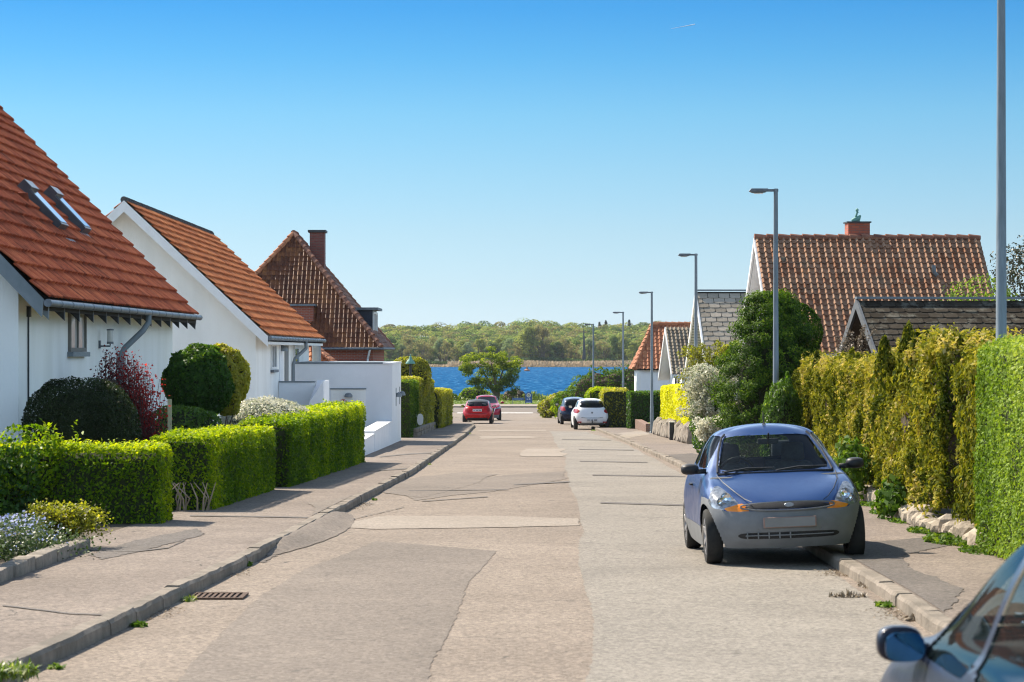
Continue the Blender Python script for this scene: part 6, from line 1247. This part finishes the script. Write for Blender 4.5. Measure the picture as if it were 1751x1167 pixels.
ka_reg = [(a, pl_, sg, [(p[0], zs(p[1])) for p in poly], lim if pl_ != 'top' else lim, two) for a, pl_, sg, poly, lim, two in ka_reg]
ka_m = {'front_bumper': m_trim, 'rear_bumper': m_trim, 'sill': m_trim, 'windscreen': glassmat('windscreen_glass', (.01,.014,.016), .22, .01), 'rear_glass': m_glass, 'side_window': m_glass, 'side_glass': m_glass, 'headlight': m_head, 'indicator': m_amber, 'grille': m_blk, 'air_intake': m_blk}
def e_plate(mb): mb.box(-.265,1.80,.375,.265,1.822,.48); return dict(bevel=.006)
def e_plin(mb): mb.box(-.25,1.822,.383,.25,1.826,.472)
def e_grlip(mb):
    pts = [(.47*math.cos(a)*1.0, 1.775-.12*abs(math.cos(a))**2.5, .586+.038*math.sin(a)+(.006 if math.sin(a) > 0 else -.004)) for a in np.linspace(0, 2*math.pi, 49)]; mb.tube(pts, .009, 6, cap=False); return dict(smooth=True)
def e_badge(mb): mb.add([(0.05*math.cos(a), 1.802, .60+.021*math.sin(a)) for a in np.linspace(0,2*math.pi,24,endpoint=False)]+[(0.046*math.cos(a), 1.808, .60+.018*math.sin(a)) for a in np.linspace(0,2*math.pi,24,endpoint=False)], [tuple(range(24,48))]+[(i,(i+1)%24,24+(i+1)%24,24+i) for i in range(24)])
def e_slat(mb):
    for x in np.linspace(-.0,.42,5): mb.bar((x,1.812-.12*(x/.5)**2,.268),(x,1.812-.12*(x/.5)**2,.33),.012,.012)
    mb.bar((-.44,1.74,.3),(0,1.816,.3),.012,.01); mb.bar((0,1.816,.3),(.44,1.74,.3),.012,.01)
def e_wip(mb):
    for x0, x1 in ((-.5,.02),(.05,.56)): mb.tube([(x0-.04,.74,.93),(x1,.82-.03,.915)], .008, 5); mb.tube([(x0-.04,.745,.935),((x0+x1)/2,.79,.94),(x1-.02,.83,.91)], .011, 5)
def e_cowl(mb):
    mb.tube([(x*.6, .87-.11*abs(x)**2, .893-.006*abs(x)) for x in np.linspace(-1,1,15)], .016, 6)
def e_ant(mb): mb.tube([(0,-.12,1.375),(0,-.2,1.52)], [.009,.004], 6); mb.lathe([(0,.02),(.018,.012),(.022,0)], (0,-.12,1.372), 8)
def e_tax(mb): mb.box(-.50,.72,.955,-.445,.73,1.0)
def e_seals(s): return lambda mb: mb.tube([(s*.60,.72,.903),(s*.585,.58,.975),(s*.545,.33,1.109),(s*.48,.04,1.248),(s*.44,-.03,1.284)], .012, 6)
def e_hand(s): return lambda mb: mb.bar((s*.80,-.2,.758),(s*.805,-.32,.763),.03,.02)
def e_hseam(s): return lambda mb: mb.tube([(s*.62,.80,.883),(s*.585,1.15,.818),(s*.50,1.45,.731),(s*.42,1.60,.662),(s*.36,1.70,.634)], .005, 4)
def e_lamp(s):
    def fn(mb):
        for cx_, cz_, r_ in ((.60,.68,.055),(.655,.64,.042)): mb.lathe([(0,0),(r_*.5,.004),(r_*.9,.02),(r_,.03)], (s*cx_, 1.66-.9*(cx_-.5)-(cz_-.6)*.8, cz_), 14, 'Y')
    return fn
ka = dict(L=3.62, W=1.64, H=1.39, paint=p_blue, fw=1.19, rw=-1.256, wr=.278, rings=ka_rings(), lvl=4, regions=ka_reg, mats=ka_m, mirror=(.77,.5,.945,.19,.115), dash=.62, rvm=(.2,1.2), drv=-1, seaty=-.1,
    extra=[('number_plate', mat('plate_edge', (.3,.2,.17), None), e_plate), ('plate_face', m_plate, e_plin), ('grille_surround', m_trim, e_grlip), ('badge', mat('pale_badge', (.3,.33,.38), None, rough=.3, metal=.6), e_badge), ('intake_bars', m_trim, e_slat), ('wipers', m_blk, e_wip), ('scuttle_trim', m_blk, e_cowl), ('aerial', m_blk, e_ant), ('windscreen_seal', m_blk, e_seals(1)), ('windscreen_seal', m_blk, e_seals(-1)), ('door_handle', m_blk, e_hand(1)), ('door_handle', m_blk, e_hand(-1)), ('bonnet_seam', m_blk, e_hseam(1)), ('bonnet_seam', m_blk, e_hseam(-1)), ('reflector_bowls', m_refl, e_lamp(1)), ('reflector_bowls', m_refl, e_lamp(-1))])
gc = g(25.8)
BLUE = car('rounded blue hatchback with grey bumpers parked half on the right kerb, facing the camera', ka, (2.77, 25.9, gc+.03), math.pi)
BLUE.rotation_euler = (R(1.0), R(2.3), math.pi+R(.6))
# the same kind of small car right beside the camera, cut by the picture's edge
import copy
near = dict(ka); near['paint'] = paint('silver_blue_metallic', (.03,.042,.07), .3, .25); near['mats'] = dict(ka_m); near['regions'] = [(r_[0], r_[1], r_[2], roundpoly([(.50,.845),(-.32,.85),(-.32,1.28),(-.06,1.27),(.2,1.125),(.40,.97)],2,.1), r_[4], r_[5]) if r_[0] == 'side_window' else (r_[0], r_[1], r_[2], roundpoly([(-.38,.85),(-.98,.9),(-.86,1.19),(-.72,1.26),(-.38,1.28)],2,.12), r_[4], r_[5]) if r_[0] == 'side_glass' else r_ for r_ in ka_reg]; near['mirg'] = mat('tinted_mirror', (.12,.28,.5), None, rough=.04, metal=1); near['mirror'] = (.745,.5,.88,.15,.118); near['mirm'] = paint('dark_mirror_shell', (.01,.014,.03), .25, .2)
for k_ in ('side_window','side_glass'): near['mats'][k_] = glassmat('reflecting_side_glass', (.012,.02,.022), .6, .01)
NEAR = car('silver-blue car cut off by the bottom right corner, seen from behind with its mirror', near, (2.075, 7.3, g(7.5)+.055), 0)
NEAR.rotation_euler = (R(-1.0), 0, 0)
# ---- larger hatchbacks further down
TAIL = {5:0, 6:-.06, 7:-.1, 8:-.17, 9:-.24, 10:-.23, 11:-.15, 12:0}
def hatch(L, W, H, up=1, hood=0, box=0):
    o = []
    for i, rg in enumerate(ka_rings()):
        q = []
        for j, (x, y, z) in enumerate(rg):
            if j >= 8 and i in TAIL: y += TAIL[i]*up*min(1, (j-7)/4)
            if i >= 8 and x > 0: x *= 1+box*min(1, (i-7)/2)
            if j <= 5 and 3 <= i <= 7: z += hood*(.5 if i == 3 else 1)
            q.append((x*W/1.64, y*L/3.62, z*H/1.39))
        o.append(q)
    return o
def rearcar(label, loc, heading, L, W, H, body, roofmat=None, up=1, box=.06, hood=.03, glass=None, lamps=None, plate=(.41,.53), platemat=None, lowz=.34, mir=None, ext=(), rot=None, low=None):
    kx, kz, ky = W/1.64, H/1.39, L/3.62
    reg = [('rear_bumper_insert', 'front', -1, [(-.62,.1),(.62,.1),(.58,lowz),(-.58,lowz)], 1.0, False),
           ('windscreen', 'front', 1, roundpoly([(-.6*kx,.94*kz),(.6*kx,.94*kz),(.5*kx,1.16*kz),(.46*kx,1.28*kz),(-.46*kx,1.28*kz),(-.5*kx,1.16*kz)],2,.14), -.12, False),
           ('rear_glass', 'front', -1, roundpoly(glass or [(-.6,1.02),(.6,1.02),(.5,1.36),(-.5,1.36)],2,.15), .6, False),
           ('side_window', 'side', 1, roundpoly([(.42*ky,.965*kz),(-.32*ky,.97*kz),(-.32*ky,1.27*kz),(-.06*ky,1.265*kz),(.2*ky,1.13*kz)],2,.12), .3, True),
           ('side_glass', 'side', 1, roundpoly([(-.38*ky,.97*kz),(-1.2*ky,1.0*kz),(-1.0*ky,1.24*kz),(-.38*ky,1.275*kz)],2,.14), .3, True),
           ('tail_light', 'front', -1, roundpoly(lamps or [(.52,.80),(.80,.76),(.82,1.02),(.62,1.03)],2,.2), 1.0, True)]
    mt = dict(rear_bumper_insert=low or m_blk, windscreen=m_glassd, rear_glass=m_glassd, side_window=m_glassd, side_glass=m_glassd, tail_light=m_redl)
    if roofmat:
        reg.append(('roof_panel', 'top', 1, roundpoly([(-.56*kx,.25),(.56*kx,.25),(.56*kx,-1.45*ky),(-.56*kx,-1.45*ky)],1,.1), 1.24*kz, False)); mt['roof_panel'] = roofmat
    yb = -L/2-.005
    def pl_(mb): mb.box(-.26,yb-.02,plate[0],.26,yb+.05,plate[1]); return dict(bevel=.006)
    def tx(mb):
        for x in (-.2,-.145,-.05,.01,.1,.15,.2): mb.box(x-.015,yb-.025,plate[0]+.03,x+.015,yb-.021,plate[1]-.03)
    def seam(mb):
        mb.tube([(-.5*kx,yb+.03,lowz+.26),(-.3,yb+.0,lowz+.23),(.3,yb+.0,lowz+.23),(.5*kx,yb+.03,lowz+.26)], .008, 4)
    sp = dict(L=L, W=W, H=H, paint=body, fw=1.19*ky, rw=-1.256*ky, wr=.3, rings=hatch(L,W,H,up,hood,box), lvl=3, regions=reg, mats=mt, mirror=(.80*kx,.5*ky,.98*kz,.17,.13), mirm=mir or m_blk, dash=.6*ky, rvm=(.2,1.22*kz), tw=.1, ww=.19,
        extra=[('number_plate', platemat or m_platew, pl_), ('plate_text', m_blk, tx), ('hatch_seam', m_blk, seam)]+list(ext))
    o = car(label, sp, loc, heading); 
    if rot: o.rotation_euler = rot
    return o
def reflectors(z, yb):
    def fn(mb):
        for s in (1,-1): mb.box(s*.6-.09,yb-.01,z,s*.6+.09,yb+.06,z+.06)
    return fn
def wiper(yb, z):
    return lambda mb: mb.tube([(-.02,yb,z),(.25,yb-.0,z+.07),(.42,yb+.02,z+.09)], .012, 5)
def tow(yb): return lambda mb: (mb.tube([(0,yb+.2,.35),(0,yb-.1,.33),(0,yb-.12,.42)], .02, 6), mb.lathe([(0,-.02),(.028,0),(0,.03)], (0,yb-.12,.43), 8))
p_wh = paint('white_car_paint', (.75,.77,.8), .25, 0); p_red = paint('red_car_paint', (.5,.008,.01), .2, .1); p_cer = paint('cerise_red_paint', (.3,.008,.03), .22, .3); p_nav = paint('navy_car_paint', (.012,.02,.045), .2, .3)
yw = -3.99/2-.005
rearcar('white hatchback with red tail lights parked at the right kerb, seen from behind', (3.78, 117.6, g(117.6)+.03), 0, 3.99, 1.71, 1.49, p_wh, glass=[(-.62,1.05),(.62,1.05),(.5,1.40),(-.5,1.40)], lamps=[(.56,.88),(.68,.78),(.84,.79),(.84,.99),(.64,1.0)], plate=(.40,.53),
    ext=[('reflectors', m_redl, reflectors(.34, yw)), ('tow_bar', m_blk, tow(yw)), ('badge', m_zinc, lambda mb: mb.lathe([(0,0),(.045,0),(.045,-.02),(0,-.02)], (0,yw+.06,.82), 10, 'Y'))], rot=(0,0,R(1.5)), low=m_trim)
rearcar('dark navy hatchback parked just beyond the white hatchback, half hidden by it', (3.5, 137.4, g(137.4)), 0, 3.9, 1.68, 1.56, p_nav, up=1.1, box=.1, glass=[(-.58,1.02),(.58,1.02),(.5,1.42),(-.5,1.42)], rot=(0,0,R(2)), plate=(.62,.74))
yw = -1.915
rearcar('bright red small hatchback with a black roof parked at the left kerb, seen from behind', (-1.95, 140, g(140)), 0, 3.82, 1.73, 1.42, p_red, roofmat=m_blk, up=.9, box=.12, glass=[(-.64,1.03),(.64,1.03),(.55,1.33),(-.55,1.33)], lamps=[(.52,.74),(.72,.72),(.74,.96),(.56,.97)], plate=(.74,.86), lowz=.38,
    ext=[('reflectors', m_redl, reflectors(.42, yw)), ('hatch_handle', mat('chrome', (.6,.6,.62), None, rough=.15, metal=1), lambda mb: mb.box(-.3,yw-.015,.885,.3,yw+.05,.905))], rot=(0,0,R(-1)))
# cerise crossover facing the camera behind the red hatchback
L_, W_, H_ = 4.5, 1.84, 1.64; kx, kz, ky = W_/1.64, H_/1.39, L_/3.62
creg = [('front_trim', 'front', 1, [(-1,.1),(1,.1),(1,.36),(-1,.36)], 1.0, False), ('sill', 'side', 1, [(-3,.1),(3,.1),(3,.4),(-3,.4)], .3, True),
    ('windscreen', 'front', 1, roundpoly([(-.62*kx,.95*kz),(.62*kx,.95*kz),(.52*kx,1.15*kz),(.46*kx,1.29*kz),(-.46*kx,1.29*kz),(-.52*kx,1.15*kz)],2,.14), -.12, False),
    ('side_window', 'side', 1, roundpoly([(.42*ky,.97*kz),(-1.2*ky,1.0*kz),(-1.0*ky,1.22*kz),(-.1*ky,1.27*kz),(.2*ky,1.13*kz)],2,.12), .3, True),
    ('headlight', 'front', 1, roundpoly([(.50,.76),(.84,.80),(.86,.92),(.62,.86)],2,.2), 1.0, True), ('grille', 'front', 1, roundpoly([(-.5,.84),(.5,.84),(.42,.55),(0,.48),(-.42,.55)],2,.15), 1.0, False)]
cr = dict(L=L_, W=W_, H=H_, paint=p_cer, fw=1.16*ky, rw=-1.2*ky, wr=.35, rings=hatch(L_,W_,H_,1,.06,.1), lvl=3, regions=creg, mats=dict(front_trim=m_trim, sill=m_trim, windscreen=m_glassd, side_window=m_glassd, headlight=m_head, grille=m_blk), mirror=(.82*kx,.52*ky,.98*kz,.2,.15), mirm=p_cer, dash=.62*ky, rvm=(.2,1.22*kz), tw=.11, ww=.22,
    extra=[('grille_chrome', mat('chrome_trim', (.6,.6,.62), None, rough=.15, metal=1), lambda mb: mb.tube([(-.52,2.17,.86),(-.42,2.24,.56),(0,2.27,.48),(.42,2.24,.56),(.52,2.17,.86)], .015, 6)), ('number_plate', m_platew, lambda mb: mb.box(-.26,2.25,.42,.26,2.275,.53))])
car('cerise red crossover facing the camera behind the red small hatchback', cr, (-1.66, 157, g(157)), math.pi+R(2))
# ---------------------------------------------------------------- street furniture and sky traces
def lamp(x, y, h, label, hl=.5):
    z = g(y)+.1; t = thing('street_lamp', label, 'street lamp', (x,y,z), 'street lamps along the right pavement')
    mb = MB(); mb.tube([(x,y,z),(x,y,z+1.1),(x,y,z+1.12),(x,y,z+h)], [.075,.072,.062,.042], 14); mb.build('pole', m_galv, t, smooth=True)
    mb = MB(); mb.lathe([(.1,0),(.1,.05),(.077,.07)], (x,y,z), 12); mb.build('base_collar', m_zinc, t)
    mb = MB(); mb.bar((x+.05,y,z+h-.035),(x-.22,y,z+h-.035), .05,.05); mb.build('arm', m_zinc, t)
    mb = MB(); mb.prism([(x-.16,y-.09,z+h+.0),(x-hl,y-.1,z+h-.0),(x-hl-.04,y-.1,z+h-.05),(x-hl+.03,y-.1,z+h-.085),(x-.2,y-.09,z+h-.075)], (0,.19,0)); hd = mb.build('lamp_head', m_zinc, t, bevel=.008)
    mb = MB(); mb.box(x-hl+.06,y-.07,z+h-.1,x-.26,y+.07,z+h-.086); mb.build('lens', m_panel, hd)
pl = [(1712,-40,25.3,'tall galvanised street lamp pole rising out of the right hedge, nearest one'), (1326.5,323,48.6,'street lamp in front of the dark conifer, second from the camera'), (1190,434,72.5,'street lamp beside the white-flowering shrub'),
      (1114.5,499,99.1,'street lamp next to the dark bollard by the yellow hedge'), (1065.5,533.5,123.8,'street lamp behind the white car'), (1014.5,554,148,'farthest street lamp, by the dark shore shrubs')]
for px, py, Y, lb in pl: p = P(px, py, Y); lamp(p.x, Y, p.z-g(Y)-.1 if py > 0 else 6.0, lb)
# blue notice board and totem on the verge
t = thing('blue_totem_sign', 'blue round-topped sign totem with a pale emblem on the verge', 'sign', (P(904,693,212).x,212,g(212)))
x = P(904,693,212).x; z = g(212)+.08; m_bl = mat('sign_blue', (.03,.09,.25), (.04,.11,.29), 4, .5)
mb = MB(); mb.prism([(x-.29,212,z+.1),(x+.29,212,z+.1),(x+.29,212,z+.78)]+[(x+.29*math.cos(a),212,z+.78+.29*math.sin(a)) for a in np.linspace(.1,3.04,14)]+[(x-.29,212,z+.78)], (0,.06,0)); mb.build('panel', m_bl, t)
mb = MB(); mb.box(x-.32,211.98,z-.05,x-.29,212.05,z+.8); mb.box(x+.29,211.98,z-.05,x+.32,212.05,z+.8); mb.build('frame', m_galv, t)
m_em = mat('emblem_pale', (.5,.55,.45), None); mb = MB()
mb.lathe([(.11,0),(.19,0),(.19,-.015),(.11,-.015),(.11,0)], (x,211.985,z+.78), 20, 'Y'); mb.build('emblem_ring', m_em, t)
mb = MB(); mb.lathe([(0,0),(.07,0),(.07,-.015),(0,-.015)], (x,211.985,z+.78), 12, 'Y'); mb.build('emblem', mat('emblem_yellow', (.5,.45,.2), None), t)
mb = MB(); mb.box(x-.16,211.98,z+.42,x-.06,212,z+.47); mb.box(x+.02,211.98,z+.4,x+.06,212,z+.5); mb.box(x+.09,211.98,z+.4,x+.13,212,z+.5); mb.box(x-.2,211.98,z+.15,x+.2,212,z+.2); mb.build('lettering', m_wpaint, t)
x = P(886,690,212).x; t = thing('notice_board', 'low wide blue board on two legs left of the round-topped totem', 'sign', (x,212.3,g(212)))
mb = MB(); mb.box(x-.48,212.3,z+.33,x+.48,212.35,z+.56); mb.build('board', m_bl, t)
for s in (-1,1): mb = MB(); mb.tube([(x+s*.5,212.32,z-.05),(x+s*.5,212.32,z+.58)], .02, 8); mb.build('leg', m_galv, t)
mb = MB(); mb.box(x-.4,212.29,z+.44,x+.4,212.3,z+.46); mb.build('lettering', m_wpaint, t)
# thin aeroplane trail
m_tr, n, l, b = newmat('vapour'); b.inputs['Base Color'].default_value = (.9,.92,.95,1); b.inputs['Roughness'].default_value = 1
a, b_ = P(1148,49.5,9000), P(1188,42,9000); mb = MB(); mb.tube([a, a.lerp(b_,.5), b_], [.4,1.0,1.6], 8); prop(mb.build('contrail', m_tr, None, origin=tuple(a)), 'thin short white aeroplane trail high in the blue sky', 'contrail')
# twigs and leaf litter in the gutters
f = Fol(95); r_ = np.random.default_rng(95); pts_ = []
for i in range(3600):
    if r_.random() < .6: y = r_.uniform(13, 40); x = L(y)+abs(r_.normal(0,.1))+.01
    else: y = r_.uniform(17, 24); x = Rr(y)-abs(r_.normal(0,.1))-.01
    pts_.append((x, y, g(y)+.008))
pts_ = np.array(pts_); k = vnoise(pts_*np.array([0,1,0]), .9, 3) > 0.05; f.add(pts_[k], np.tile([0,0,1.],(k.sum(),1)), .028, r_.random(k.sum()), .3, .35); prop(f.build('leaf_litter', l_dry), 'dry leaf litter and grit lying along the kerbs', 'litter', kind='stuff')
# the air between here and the far shore
m_hz = bpy.data.materials.new('haze_air'); m_hz.use_nodes = True; n = m_hz.node_tree.nodes; l = m_hz.node_tree.links; n.clear()
pv = n.new('ShaderNodeVolumePrincipled'); pv.inputs['Color'].default_value = (.82,.9,1,1); pv.inputs['Density'].default_value = .00006; o = n.new('ShaderNodeOutputMaterial'); l.new(pv.outputs[0], o.inputs['Volume'])
mb = MB(); mb.box(-1600,-80,-9,1600,2500,40); prop(mb.build('haze', m_hz), 'thin pale air haze over the street and the water', 'haze', kind='stuff')
